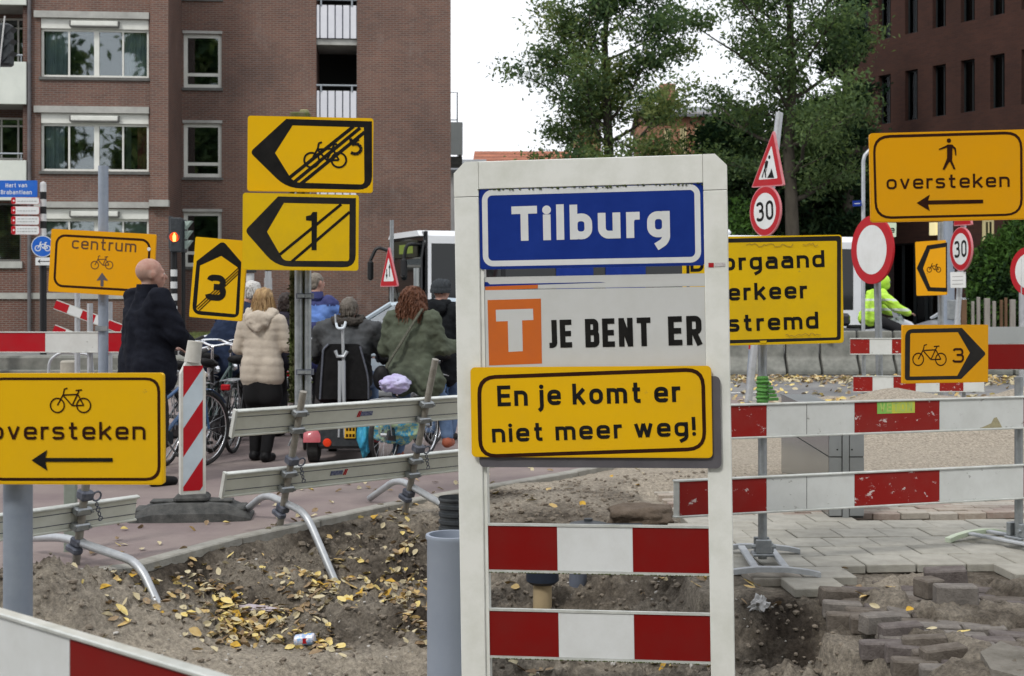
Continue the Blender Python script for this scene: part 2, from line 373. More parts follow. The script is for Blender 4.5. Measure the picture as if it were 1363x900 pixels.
def ribbon(pts, h, closed):
    n = len(pts); Lv = []; Rv = []
    for i, p in enumerate(pts):
        a = pts[i-1] if (i or closed) else None; b = pts[(i+1) % n] if (i < n-1 or closed) else None
        d1 = (p-a).normalized() if a is not None else (b-p).normalized(); d2 = (b-p).normalized() if b is not None else d1
        n1 = Vector((-d1.y, d1.x)); n2 = Vector((-d2.y, d2.x)); m = (n1+n2)
        m = m.normalized() if m.length > 1e-5 else n1; k = h/max(.35, m.dot(n1)); Lv.append(p+m*k); Rv.append(p-m*k)
    vs = [tuple(v) for v in Lv+Rv]; fs = []
    for i in range(n if closed else n-1): j = (i+1) % n; fs.append((i, n+i, n+j, j))
    return vs, fs
def stroke_text(s, th, total=None, gap=.19, n=6):
    h = th/2; wid = sum(glyph(c, h)[0] for c in s if c != ' '); ng = len(s)-1; sp = s.count(' '); k = 1.
    natural = lambda k: wid*k+len(s.replace(' ', ''))*th+ng*(gap-.02)*k+sp*.18*k
    if total: 
        fixed = len(s.replace(' ', ''))*th; k = (total-fixed)/(wid+ng*(gap-.02)+sp*.18)
    x = h; vs = []; fs = []; q = 0
    for c in s:
        if c == ' ': x += (gap+.16)*k; continue
        w, parts = glyph(c, h)
        for pt in parts:
            if pt[0] == 'dot':
                cx, cy = x+pt[1][0]*k, pt[1][1]; v = [(cx+pt[2]*math.cos(2*PI*i/18), cy+pt[2]*math.sin(2*PI*i/18)) for i in range(18)]; f = [tuple(range(18))]
            else:
                ln = round_line([(x+p[0]*k, p[1]) for p in pt[1]], [r_*min(1, max(k, .6)) for r_ in pt[2]] if isinstance(pt[2], list) else pt[2]*min(1, max(k, .6)), pt[0], n); v, f = ribbon(ln, h, pt[0])
            o = len(vs); vs += [(a[0], a[1], q*.00002) for a in v]; fs += [tuple(o+i for i in ff) for ff in f]; q += 1
        x += w*k+th+(gap-.02)*k
    return vs, fs
TH = lambda bold: .132+bold*2.0
def text_geo(s, bold=0., space=1.): return stroke_text(s, TH(bold))
def cap_h(bold): return (1., 0.)

class Plane:
    """a rigid flat thing in the world: local x to the right, z up, y away from its front"""
    def __init__(s, c, yaw=0., roll=0., pitch=0.):
        s.M = Matrix.Translation(c) @ Matrix.Rotation(yaw, 4, 'Z') @ Matrix.Rotation(pitch, 4, 'X') @ Matrix.Rotation(-roll, 4, 'Y')
        s.I = s.M.inverted(); s.Y = c[1]
    def uv(s, px, py, y=0.):
        o = s.I @ Vector((0, 0, EYE)); d = s.I.to_3x3() @ Vector(((px-CX)/FPX, 1, -(py-HY)/FPX)); t = (y-o.y)/d.y
        q = o+d*t; return (q.x, q.z)
def fit_rect(cor, Y, yaw=None, iters=40):
    """cor TL, TR, BR, BL in photo pixels; returns centre, w, h, yaw, roll of the rigid rectangle at distance Y"""
    cor = np.array(cor, float); free = yaw is None
    s = FPX/Y; cx, cy = cor.mean(0)
    w = np.hypot(*(cor[1]-cor[0]))/s; h = np.hypot(*(cor[3]-cor[0]))/s
    p = np.array([(cx-CX)/s, EYE-(cy-HY)/s, w/(1 if free else max(.2, math.cos(yaw))), h, .05 if free else yaw, 0.])
    def proj(p):
        x, z, w, h, ya, ro = p; out = []
        for a, b in ((-.5, .5), (.5, .5), (.5, -.5), (-.5, -.5)):
            u, v = a*w, b*h; uu = u*math.cos(ro)-v*math.sin(ro); vv = u*math.sin(ro)+v*math.cos(ro)
            X = x+uu*math.cos(ya); YY = Y+uu*math.sin(ya); Z = z+vv; out += [CX+FPX*X/YY, HY+FPX*(EYE-Z)/YY]
        return np.array(out)
    idx = [0, 1, 2, 3, 4, 5] if free else [0, 1, 2, 3, 5]
    for _ in range(iters):
        r = cor.ravel()-proj(p); J = np.zeros((8, len(idx)))
        for k, i in enumerate(idx):
            q = p.copy(); q[i] += 1e-5; J[:, k] = (proj(q)-proj(p))/1e-5
        d = np.linalg.solve(J.T@J+np.eye(len(idx))*1e-3, J.T@r); p[idx] += d
    return Vector((p[0], Y, p[1])), p[2], p[3], p[4], p[5]

class Sign:
    """one sign board: an Empty with a panel; print goes on as thin films"""
    def __init__(s, name, label, cat, cor, Y, face, yaw=None, radius=.03, thick=.022, group=None, plane=None, rect=None, side=None, panel_name='panel'):
        if plane is None:
            c, w, h, ya, ro = fit_rect(cor, Y, yaw); s.pl = Plane(c, ya, ro); s.w, s.h = w, h; rc = (-w/2, w/2, -h/2, h/2)
        else:
            s.pl = plane; rc = rect; s.w, s.h = rect[1]-rect[0], rect[3]-rect[2]
        s.Y = Y; s.rc = rc; s.layer = 0
        s.o = thing(name, label, cat, mw=s.pl.M, group=group)
        if face is not None:
            mb = MB(); o = rrect(*rc, radius); n = len(o)
            lip = thick; inn = rrect(rc[0]+.004, rc[1]-.004, rc[2]+.004, rc[3]-.004, max(.002, radius-.003))
            mb.prism(o, 0, lip, side or face); 
            mb.film(inn, -.0008, face)
            mb.build(panel_name, s.o, fix=False)
        s.sc = FPX/Y
    def y(s): s.layer += 1; return -.0012-.0004*s.layer
    def poly(s, pts, m, name='symbol', rs=0, parent=None):
        pp = [s.pl.uv(*p) for p in pts]
        if rs: pp = fillet(pp, rs)
        mb = MB(); mb.film(pp, s.y(), m); return mb.build(name, parent or s.o, fix=False)
    def ringp(s, outer, inner, m, rso=0, rsi=0, name='border'):
        a = fillet([s.pl.uv(*p) for p in outer], rso); b = fillet([s.pl.uv(*p) for p in inner], rsi)
        mb = MB(); mb.ring(a, b, s.y(), m); return mb.build(name, s.o, fix=False)
    def border(s, inset, width, r, m, name='border'):
        x0, x1, z0, z1 = s.rc; o = rrect(x0+inset, x1-inset, z0+inset, z1-inset, r); i = rrect(x0+inset+width, x1-inset-width, z0+inset+width, z1-inset-width, max(.004, r-width))
        mb = MB(); mb.ring(o, i, s.y(), m); return mb.build(name, s.o, fix=False)
    def strokes(s, segs, wpx, m, name='symbol', circles=()):
        mb = MB(); y = s.y(); w = wpx/s.sc; k = 0
        for a, b in segs:
            mb.film(stroke(s.pl.uv(*a), s.pl.uv(*b), w), y-.00006*k, m); k += 1
        for c, r in circles:
            cu = Vector(s.pl.uv(*c)); ru = r/s.sc if not isinstance(r, tuple) else None
            rx, rz = (ru, ru) if ru else (r[0]/s.sc, r[1]/s.sc); n = 28
            fo = lambda d: [(cu.x+(rx+d)*math.cos(2*PI*i/n), cu.y+(rz+d)*math.sin(2*PI*i/n)) for i in range(n)]
            mb.ring(fo(w/2), fo(-w/2), y-.00006*k, m); k += 1
        s.layer += 1+k//6
        return mb.build(name, s.o, fix=False)
    def disc(s, c, r, m, name='symbol', n=40):
        cu = s.pl.uv(*c) if c is not None else (0, 0); rx, rz = r if isinstance(r, tuple) else (r, r)
        mb = MB(); mb.film([(cu[0]+rx*math.cos(2*PI*i/n), cu[1]+rz*math.sin(2*PI*i/n)) for i in range(n)], s.y(), m); return mb.build(name, s.o, fix=False)
    def text(s, t, p0, p1, cap, m, bold=.02, space=1., name='lettering'):
        a = Vector(s.pl.uv(*p0)); b = Vector(s.pl.uv(*p1)); d = b-a; L = d.length; ex = d/L; ez = Vector((-ex.y, ex.x)); kz = cap/s.sc; y = s.y()
        vs, fs = stroke_text(t, TH(bold), L/kz)
        out = []
        for v in vs:
            u = v[0]*kz; w = v[1]*kz; q = a+ex*u+ez*w; out.append((q.x, y-v[2], q.y))
        mb = MB(); mb.add(out, fs, m)
        o = mb.build(name, s.o, fix=False)
        me = o.data
        if len(me.polygons) and sum(p.normal.y*p.area for p in me.polygons) > 0: me.flip_normals()
        return o
    def bike(s, c, w, wpx, m, flip=1, sx=1., name='bicycle_symbol'):
        """side view bicycle, c centre px, w overall width px, handlebar at the left"""
        X = lambda x, y: (c[0]+flip*(x-.5)*w*sx, c[1]+(y-.5)*w*.6)
        # unit box: x 0..1 , y 0..1 (height .6 w)
        fw, rw = (.185, .70), (.80, .70); bb = (.53, .71); head = (.325, .27); seat = (.66, .27); r = .165*w
        segs = [(X(*fw), X(*head)), (X(*head), X(.35, .06)), (X(.345, .07), X(.42, .03)), (X(.335, .30), X(*seat)), (X(.33, .33), X(*bb)), (X(*bb), X(.69, .14)), (X(.61, .12), X(.76, .10)),
                (X(*bb), X(*rw)), (X(.665, .28), X(*rw))]
        s.strokes(segs, wpx, m, name, circles=[(X(*fw), (r*sx, r)), (X(*rw), (r*sx, r))])
def zz(ox, oy, k): return lambda x, y: (ox+x/k, oy+y/k)
# ============================================================ TERRAIN
_lat = RS.rand(256, 256)
def vn(x, y):
    xi = np.floor(x).astype(int); yi = np.floor(y).astype(int); fx = x-xi; fy = y-yi
    fx = fx*fx*(3-2*fx); fy = fy*fy*(3-2*fy)
    a = _lat[xi % 256, yi % 256]; b = _lat[(xi+1) % 256, yi % 256]; c = _lat[xi % 256, (yi+1) % 256]; d = _lat[(xi+1) % 256, (yi+1) % 256]
    return (a*(1-fx)+b*fx)*(1-fy)+(c*(1-fx)+d*fx)*fy
def fbm(x, y, o=5, g=.5):
    s = 0; a = 1; t = 0
    for i in range(o): s = s+a*vn(x+17.3*i, y-9.1*i); t += a; a *= g; x = x*2.03; y = y*2.03
    return s/t
def sst(e0, e1, x): t = np.clip((x-e0)/(e1-e0), 0, 1); return t*t*(3-2*t)
KERB = [(-9.9, 6.0), (-4.2, 7.0), (-2.85, 7.45), (-2.2, 7.85), (-1.78, 8.75), (-.95, 10.05), (-.2, 11.05), (.55, 11.95), (1.6, 13.4), (3.0, 17.2), (3.7, 20.5)]
def kerb_dist(x, y):
    """signed distance to the kerb line, positive on the dug side (right of it)"""
    best = np.full(np.shape(x), 1e9); sg = np.ones(np.shape(x))
    for (ax, ay), (bx, by) in zip(KERB, KERB[1:]):
        dx, dy = bx-ax, by-ay; t = np.clip(((x-ax)*dx+(y-ay)*dy)/(dx*dx+dy*dy), 0, 1)
        d = np.hypot(x-ax-t*dx, y-ay-t*dy); s = (x-ax)*dy-(y-ay)*dx
        m = d < best; best = np.where(m, d, best); sg = np.where(m, np.sign(s), sg)
    return best*sg
def gau(x, y, cx, cy, sx, sy=None): sy = sy or sx; return np.exp(-((x-cx)/sx)**2-((y-cy)/sy)**2)
def tile_front(x): return np.interp(x, [.6, 1.2, 1.75, 2.0, 2.4, 2.9, 6], [7.6, 7.25, 7.2, 7.55, 7.8, 7.6, 7.3])
def bank(x, y): return sst(.9, 1.15, x)*sst(-.42, .0, y-tile_front(x))
def terrain(x, y, fine=True):
    x = np.asarray(x, float); y = np.asarray(y, float)
    kd = kerb_dist(x, y)
    pit = sst(.04, .16, kd)*(1-sst(9.3, 9.95, y+.35*(fbm(x*1.3, y*1.3+40, 3)-.5)))
    right = sst(1.35, 1.65, x+.25*(fbm(x*2+7, y*2, 3)-.5))
    pit = pit*(1-right*sst(2.0, 4.6, x)*.0)
    z = -.03-.27*pit*(.30+.70*sst(.15, .95, kd))
    z = z*(1-.9*bank(x, y))-.012*bank(x, y)
    # heaps and spoil in the pit
    z = z+.30*gau(x, y, -2.45, 7.15, .55, .42)*pit+.09*gau(x, y, -1.25, 8.25, .3, .25)+.06*gau(x, y, -.6, 9.2, .3, .3)
    z = z+.13*gau(x, y, -.55, 8.2, .33, .28)+.10*gau(x, y, -.9, 7.7, .4, .16)+.10*gau(x, y, -.25, 7.5, .3)-.16*gau(x, y, -.35, 6.5, .4, .35)
    z = z-.10*gau(x, y, -1.15, 8.75, .3, .18)-.07*gau(x, y, -.75, 8.65, .5, .15)
    z = z+.15*gau(x, y, .75, 8.3, .55, .4)+.10*gau(x, y, 0.3, 9.1, .4)-.14*gau(x, y, .25, 8.0, .4, .3)-.06*gau(x, y, -1.5, 7.9, .2, .3)
    z = z+.06*gau(x, y, 0.1, 10.6, .8, .3)+.07*gau(x, y, .9, 11.2, .9, .25)
    # under the paving: a bed
    pv = sst(-.02, .03, y-tile_front(x))*(1-sst(10.75, 10.9, y))*sst(.98, 1.03, x)
    z = z*(1-pv)-.046*pv
    br = sst(1.63, 1.68, x+.15*np.sin(y*5))*(1-sst(-.12, .0, y-tile_front(x)))
    z = z*(1-br)+br*(-.105+.115*sst(1.78, 2.0, x+.1*np.sin(y*9))*sst(.42, .56, fbm(x*2.6+11, y*3.4+5, 5)))
    # loose sand at the back
    sd = sst(10.6, 11.3, y)*sst(.3, 1.2, kd)
    z = z+sd*(.03+.05*fbm(x*.9, y*.9+3, 4))
    z = z+sd*(.47*gau(x, y, 4.0, 14.4, .8, .8)+.62*gau(x, y, 5.9, 14.4, 1.1, .9)+.12*gau(x, y, 2.7, 15.6, 1.1, .7)+.05*gau(x, y, 3.5, 11.9, 2, .3))
    if fine:
        rough = np.clip(pit*1.0+.25, 0, 1)*(1-pv*.9)*(1-br*.6)
        smooth = np.clip(gau(x, y, -1.7, 6.9, .7, .35)+gau(x, y, -.9, 7.1, .5, .18), 0, 1)
        rough = rough*(1-.75*smooth)*(1-.55*sd)*(1-.5*sst(9.9, 10.6, y))
        r1 = fbm(x*3.2, y*3.2, 5, .55)-.5; r2 = np.abs(fbm(x*9+5, y*9, 4, .6)-.5)
        r3 = fbm(x*30, y*30, 3, .6)-.5
        r4 = np.abs(fbm(x*17+3, y*17, 4, .6)-.5); z = z+rough*(.17*r1+.20*r2+.085*r3+.13*r4-.02)+.004*r3+sd*.09*(fbm(x*1.2, y*4+9, 5, .62)-.5)
    z = np.where(kd < .0, np.minimum(z, -.08), z)
    e = np.minimum(np.minimum(x+10, 10-x), np.minimum(y-1, 20.5-y))
    return np.where(kd > 0, z*sst(0, .4, e), z)
def soil_kind(x, y):
    """0 pale dry sand .. 1 dark moist earth"""
    kd = kerb_dist(x, y)
    d = .50+1.6*(fbm(x*1.5+3, y*1.5, 4)-.5)
    d = d+.45*gau(x, y, -2.35, 7.3, .6, .5)+.4*gau(x, y, -1.4, 8.8, .7, .3)+.4*gau(x, y, .6, 8.3, .9, .5)+.5*gau(x, y, 1.35, 7.0, .4, .35)
    d = d+sst(10.9, 11.4, y)*.9*(fbm(x*1.3, y*5, 5, .6)-.5)
    d = d-.6*gau(x, y, -1.6, 6.8, .9, .45)-.5*gau(x, y, -.6, 7.0, .6, .25)-.35*sst(9.6, 10.4, y)-.35*sst(10.8, 11.5, y)
    d = d+.3*gau(x, y, .9, 11.2, .9, .2)+.35*gau(x, y, 0.1, 10.6, .9, .2)+.35*gau(x, y, 3.6, 11.3, 3, .15)
    return np.clip(d, 0, 1)
def axis(lo, flo, fhi, hi, cs, fs): return np.concatenate([np.arange(lo, flo, cs), np.arange(flo, fhi, fs), np.arange(fhi, hi, cs), [hi]])
xs = axis(-10, -3.4, 2.8, 10, .12, .021); ys = axis(1, 5.2, 11.6, 20.5, .11, .022)
XX, YY = np.meshgrid(xs, ys); ZZ = terrain(XX, YY)
nx, ny = len(xs), len(ys)
co = np.stack([XX, YY, ZZ], -1).reshape(-1, 3)
idx = np.arange(nx*ny).reshape(ny, nx)
q = np.stack([idx[:-1, :-1], idx[:-1, 1:], idx[1:, 1:], idx[1:, :-1]], -1).reshape(-1, 4)
me = bpy.data.meshes.new('dug_soil'); me.vertices.add(len(co)); me.vertices.foreach_set('co', co.ravel())
me.loops.add(q.size); me.loops.foreach_set('vertex_index', q.ravel()); me.polygons.add(len(q)); me.polygons.foreach_set('loop_start', np.arange(0, q.size, 4)); me.polygons.foreach_set('use_smooth', [True]*len(q))
me.update(calc_edges=True)
at = me.attributes.new('moist', 'FLOAT', 'POINT'); at.data.foreach_set('value', soil_kind(XX, YY).ravel().astype(np.float32))
soil = bpy.data.objects.new('dug_soil', me); C.objects.link(soil)
tag(soil, 'dug up grey brown sand and dark earth of the road works', kind='structure')
m = bpy.data.materials.new('sand_and_earth'); m.use_nodes = True; t = m.node_tree; b = t.nodes['Principled BSDF']; b.inputs['Roughness'].default_value = 1; b.inputs['Specular IOR Level'].default_value = .15
atn = t.nodes.new('ShaderNodeAttribute'); atn.attribute_name = 'moist'
ge = t.nodes.new('ShaderNodeNewGeometry')
def nz(sc, det=8, ro=.65):
    n = t.nodes.new('ShaderNodeTexNoise'); n.inputs['Scale'].default_value = sc; n.inputs['Detail'].default_value = det; n.inputs['Roughness'].default_value = ro; t.links.new(ge.outputs['Position'], n.inputs['Vector']); return n
n1 = nz(7); n2 = nz(38, 8, .78); n3 = nz(1.2)
s1 = t.nodes.new('ShaderNodeMath'); s1.operation = 'MULTIPLY_ADD'; t.links.new(n1.outputs['Fac'], s1.inputs[0]); s1.inputs[1].default_value = .9; s1.inputs[2].default_value = -.45
s2 = t.nodes.new('ShaderNodeMath'); s2.operation = 'ADD'; t.links.new(s1.outputs[0], s2.inputs[0]); t.links.new(atn.outputs['Fac'], s2.inputs[1])
rp = t.nodes.new('ShaderNodeValToRGB'); E = rp.color_ramp.elements; E[0].position = .12; E[0].color = (.45, .40, .335, 1); E[1].position = .95; E[1].color = (.068, .056, .046, 1)
e = E.new(.45); e.color = (.33, .295, .25, 1); e = E.new(.7); e.color = (.195, .170, .142, 1)
t.links.new(s2.outputs[0], rp.inputs[0])
r2 = t.nodes.new('ShaderNodeValToRGB'); r2.color_ramp.elements[0].position = .3; r2.color_ramp.elements[1].position = .72; r2.color_ramp.elements[0].color = (.36, .36, .36, 1); r2.color_ramp.elements[1].color = (1.6, 1.57, 1.5, 1)
t.links.new(n2.outputs['Fac'], r2.inputs[0]); mu = t.nodes.new('ShaderNodeMixRGB'); mu.blend_type = 'MULTIPLY'; mu.inputs[0].default_value = 1.
t.links.new(rp.outputs[0], mu.inputs[1]); t.links.new(r2.outputs[0], mu.inputs[2]); t.links.new(mu.outputs[0], b.inputs['Base Color'])
bp = t.nodes.new('ShaderNodeBump'); bp.inputs['Strength'].default_value = 1.; bp.inputs['Distance'].default_value = .035
n4 = nz(45, 8, .75); t.links.new(n4.outputs['Fac'], bp.inputs['Height']); t.links.new(bp.outputs[0], b.inputs['Normal'])
me.materials.append(m); SOILM = m
def onsoil(px, py):
    """the point of the soil seen at this photo pixel"""
    z = -.1
    for _ in range(8):
        g = G(px, py, z); z = float(terrain(g.x, g.y))
    return Vector((g.x, g.y, z))

# grey roadway to the horizon, round the works
M['asphalt'] = mat('asphalt', (.15, .15, .155), .95, col2=(.24, .235, .225), scale=1.2, bump=.5, bscale=90, world=True)
M['red_path'] = mat('mauve_red_asphalt', (.135, .098, .108), .92, col2=(.33, .28, .25), scale=.9, detail=12, amt=.7, bump=.5, bscale=120, world=True)
mb = MB()
for x0, x1, y0, y1 in ((-400, 400, -300, 1), (-400, -10, 1, 20.5), (10, 400, 1, 20.5), (-400, 400, 20.5, 900)):
    mb.add([(x0, y0, 0), (x1, y0, 0), (x1, y1, 0), (x0, y1, 0)], [(0, 1, 2, 3)], M['asphalt'])
tag(mb.build('ground', fix=False), 'grey asphalt ground reaching the horizon', kind='structure')
mb = MB(); pl = [(x-.0, y) for x, y in KERB]
poly = pl+[(-40, 20.5), (-40, 4.5)]
tri = tessellate_polygon([[Vector((x, y, 0)) for x, y in poly]])
mb.add([(x, y, .004) for x, y in poly], [tuple(f) for f in tri], M['red_path']); o = mb.build('bike_path')
tag(o, 'mauve red asphalt cycle path behind the kerb', kind='structure')
if o.data.polygons[0].normal.z < 0: o.data.flip_normals()
# kerb of concrete blocks
kb = tag(bpy.data.objects.new('kerb', None), 'pale concrete kerb along the dug up strip', kind='structure'); C.objects.link(kb)
M['kerb'] = mat('kerb_concrete', (.36, .35, .315), .9, col2=(.25, .24, .21), scale=9, bump=.5, bscale=80)
def kerb_pts(step=1.0):
    out = []; rest = 0
    for (ax, ay), (bx, by) in zip(KERB[1:], KERB[2:]):
        L = math.hypot(bx-ax, by-ay); n = max(1, round(L/step))
        for i in range(n): out.append(((ax+(bx-ax)*i/n, ay+(by-ay)*i/n), (ax+(bx-ax)*(i+1)/n, ay+(by-ay)*(i+1)/n)))
    return out
for (a, b2) in kerb_pts():
    L = math.hypot(b2[0]-a[0], b2[1]-a[1]); mb = MB(); mb.bbox(.004, L-.004, -.05, .06, -.28, .016+random.uniform(-.003, .006), M['kerb'], b=.008)
    o = mb.build('kerb_stone', kb); o.location = (a[0], a[1], 0); o.rotation_euler = (0, 0, math.atan2(b2[1]-a[1], b2[0]-a[0]))

# ---------------- grey tiles and clinker pavers, piece by piece
pav = tag(bpy.data.objects.new('pavement', None), 'grey concrete slab pavement with a broken edge', kind='structure'); C.objects.link(pav)
tile_m = [mat('tile_grey_%s' % w, c, .9, col2=c2, scale=7, bump=.4, bscale=90) for w, c, c2 in (('pale', (.40, .385, .34), (.29, .28, .245)), ('mid', (.37, .355, .31), (.27, .26, .225)), ('warm', (.36, .33, .285), (.26, .24, .205)))]
small_m = [mat('old_paver_%s' % w, c, .9, col2=c2, scale=12, bump=.5, bscale=90) for w, c, c2 in (('brown', (.30, .245, .20), (.40, .36, .31)), ('grey', (.34, .31, .27), (.42, .39, .34)), ('red', (.27, .205, .175), (.35, .30, .26)))]
clink_m = [mat('clinker_%s' % w, c, .85, col2=c2, scale=14, bump=.6, bscale=90) for w, c, c2 in (('purple', (.085, .070, .068), (.17, .15, .14)), ('brown', (.085, .070, .058), (.17, .148, .125)), ('grey', (.12, .108, .098), (.22, .20, .18)))]
def piece_mesh(name, w, d, h, m, b=.006):
    mb = MB(); mb.bbox(-w/2, w/2, -d/2, d/2, -h, 0, m, b=b); o = mb.build(name); me = o.data; bpy.data.objects.remove(o); return me
tile_me = [piece_mesh('tile', .290, .290, .05, m_, .005) for m_ in tile_m]
def place(me, name, parent, loc, rot=(0, 0, 0), sc=None):
    o = bpy.data.objects.new(name, me); C.objects.link(o); o.parent = parent; o.location = loc; o.rotation_euler = rot
    if sc: o.scale = sc
    return o
TY = R(4.0); tc_, ts_ = math.cos(TY), math.sin(TY)
ntile = 0
for r_ in range(-6, 9):
    for c_ in range(-4, 22):
        u = (c_+(.5 if r_ % 2 else 0))*.3; v = r_*.3
        X = 1.05+u*tc_-v*ts_; Y = 7.35+u*ts_+v*tc_
        if X < 1.15-(Y-7.2)*.07+.12 or Y > 9.55 or Y < tile_front(X)+.16 or X > 4.9 or X/Y > .47: continue
        place(random.choices(tile_me, (5, 4, 1))[0], 'tile', pav, (X, Y, .006+random.uniform(-.003, .003)), (random.uniform(-.006, .006), random.uniform(-.006, .006), TY)); ntile += 1
old = tag(bpy.data.objects.new('old_paving', None), 'strip of small worn brown pavers before the sand', kind='structure'); C.objects.link(old)
sm_me = [piece_mesh('paver', .205, .102, .05, m_, .005) for m_ in small_m]
for r_ in range(0, 14):
    for c_ in range(-5, 22):
        u = (c_+(.5 if r_ % 2 else 0))*.212; v = r_*.107
        X = 1.0+u*tc_-v*ts_; Y = 9.66+u*ts_+v*tc_
        if X < 1.22 or Y > 10.95 or X > 4.9: continue
        place(random.choice(sm_me), 'paver', old, (X, Y, .004+random.uniform(-.008, .004)), (random.uniform(-.02, .02), random.uniform(-.02, .02), TY+random.uniform(-.03, .03)))
clk = tag(bpy.data.objects.new('clinker_paving', None), 'dark clinker brick paving with a torn up edge', kind='structure'); C.objects.link(clk)
ck_me = [piece_mesh('brick', .20, .095, .085, m_, .008) for m_ in clink_m]
ck2 = [piece_mesh('brick', .20, .055, .095, m_, .007) for m_ in clink_m]
KY = R(-8)
for r_ in range(0, 27):
    for c_ in range(-6, 12):
        u = (c_+(.5 if r_ % 2 else 0))*.21; v = -r_*.103
        X = 1.9+u*math.cos(KY)-v*math.sin(KY); Y = 7.55+u*math.sin(KY)+v*math.cos(KY)
        edge = 1.62+.06*math.sin(Y*7)+(.12 if Y < 6.2 else 0)+(.10*max(0, 6.0-Y)) + (.2*max(0, Y-6.9))
        if X < edge+.08 or X > 3.3 or Y > tile_front(X)-.03 or Y < 4.9: continue
        place(random.choice(ck_me), 'brick', clk, (X, Y, -.025+random.uniform(-.012, .008)), (random.uniform(-.04, .04), random.uniform(-.04, .04), KY+random.uniform(-.04, .04)))
# bricks standing on end along the torn edge
for i, (px, py) in enumerate(((1120, 803), (1147, 800), (1178, 838), (1204, 852), (1232, 868), (1262, 884))):
    g = G(px, py, -.05); o = place(random.choice(ck_me), 'brick', clk, (g.x, g.y, -.02), (PI/2+random.uniform(-.12, .12), random.uniform(-.1, .1), random.uniform(-.5, .3)))
    o.location.z = -.03; o.rotation_euler.z += .2
# leaf litter on the paving: see below

# ---------------- loose things in the works
def loose(name, label, cat, me, loc, rot, group=None):
    o = bpy.data.objects.new(name, me.copy()); C.objects.link(o); o.location = loc; o.rotation_euler = rot; return tag(o, label, cat, group)
g = G(1272, 806, -.0); bl = piece_mesh('brick', .21, .10, .10, clink_m[2], .008)
loose('loose_brick', 'loose dark brick lying on the clinker paving, nearest of the pile', 'brick', bl, (g.x, g.y, .105), (0, 0, R(-3)))
g = G(1244, 797); loose('loose_brick', 'short loose brick end against the left of the pile by the slabs', 'brick', piece_mesh('brick', .12, .12, .10, clink_m[1], .008), (g.x-.02, g.y+.03, .10), (0, 0, R(20)))
g = G(1262, 785); loose('loose_brick', 'loose flat brick behind the others of the pile', 'brick', piece_mesh('brick', .22, .11, .08, clink_m[0], .008), (g.x+.02, g.y+.12, .09), (R(4), R(-5), R(-12)))
def slab(name, label, pts, z0, z1, m_, tilt=(0, 0, 0)):
    mb = MB(); c = sum((Vector(p) for p in pts), Vector((0, 0)))/len(pts); pr = [(p[0]-c.x, p[1]-c.y) for p in pts]
    T = Matrix.Rotation(PI/2, 4, 'X')
    mb.prism([(x, y) for x, y in pr], -z1, -z0, m_, T=T)
    o = mb.build(name); o.location = (c.x, c.y, 0); o.rotation_euler = tilt
    bv = o.modifiers.new('bevel', 'BEVEL'); bv.width = .008; bv.segments = 2
    return tag(o, label, 'concrete slab')
M['slab'] = mat('broken_slab', (.21, .195, .17), .95, col2=(.12, .11, .09), scale=9, bump=.9, bscale=55)
p = [G(x, y, .07) for x, y in ((1296, 868), (1306, 858), (1363, 846), (1420, 850), (1420, 905), (1352, 884))]
slab('concrete_slab', 'broken concrete slab, upper one at the right edge of the clinker', [(v.x, v.y) for v in p], .03, .085, M['slab'], (0, R(2), 0))
p = [G(x, y, 0) for x, y in ((1300, 888), (1322, 872), (1400, 880), (1420, 930), (1345, 912))]
slab('concrete_slab', 'broken concrete slab beneath the upper slab beside the torn edge', [(v.x, v.y) for v in p], -.04, .02, M['slab'], (0, 0, 0))
# raised dark lump where the paving is undercut, behind the sign
mb = MB(); gg = onsoil(850, 697)
M['earth_dark'] = mat('clay_block', (.09, .068, .05), 1, col2=(.14, .11, .085), scale=12, bump=1, bscale=50)
bm = bmesh.new(); bmesh.ops.create_icosphere(bm, subdivisions=4, radius=1)
for v in bm.verts:
    n_ = noise.fractal(v.co*1.6+Vector((3, 1, 2)), 1, 2, 4); v.co = Vector((max(-1, min(1, v.co.x*1.25))*.20, max(-1, min(1, v.co.y*1.25))*.16, max(-1, min(1, v.co.z*1.3))*.075))*(1+.22*n_)
me2 = bpy.data.meshes.new('clay_block'); bm.to_mesh(me2); bm.free(); me2.materials.append(M['earth_dark']); me2.polygons.foreach_set('use_smooth', [True]*len(me2.polygons))
o = bpy.data.objects.new('clay_block', me2); C.objects.link(o); g = G(852, 690, .0); o.location = (g.x, g.y, .02); o.rotation_euler = (0, 0, .1)
tag(o, 'dark brown clay block lying on the sand behind the white frame', 'clay block')

# clods of earth and pebbles
bm = bmesh.new(); vs = []; fs = []
ico = bmesh.new(); bmesh.ops.create_icosphere(ico, subdivisions=1, radius=1); iv = [v.co.copy() for v in ico.verts]; fi = [[v.index for v in f.verts] for f in ico.faces]; ico.free()
def lumps(name, label, spots, m_, smin, smax, flat=.7):
    vs = []; fs = []
    for (x, y) in spots:
        z = float(terrain(x, y)); s = random.uniform(smin, smax)*(1 if random.random() < .8 else 1.6); k = len(vs); rx, ry = random.uniform(.7, 1.3), random.uniform(.7, 1.3); a = random.uniform(0, 6.3)
        for v in iv:
            j = 1+random.uniform(-.25, .25); X = v.x*rx*j; Y = v.y*ry*j; vs.append((x+s*(X*math.cos(a)-Y*math.sin(a)), y+s*(X*math.sin(a)+Y*math.cos(a)), z+s*.25+v.z*s*flat*j))
        fs += [[k+i for i in f] for f in fi]
    me = bpy.data.meshes.new(name); me.from_pydata(vs, [], fs); me.materials.append(m_); o = bpy.data.objects.new(name, me); C.objects.link(o); return tag(o, label, kind='stuff')
M['clod'] = mat('clod_earth', (.15, .125, .10), 1, col2=(.25, .215, .17), scale=20, bump=.8, bscale=120, world=True)
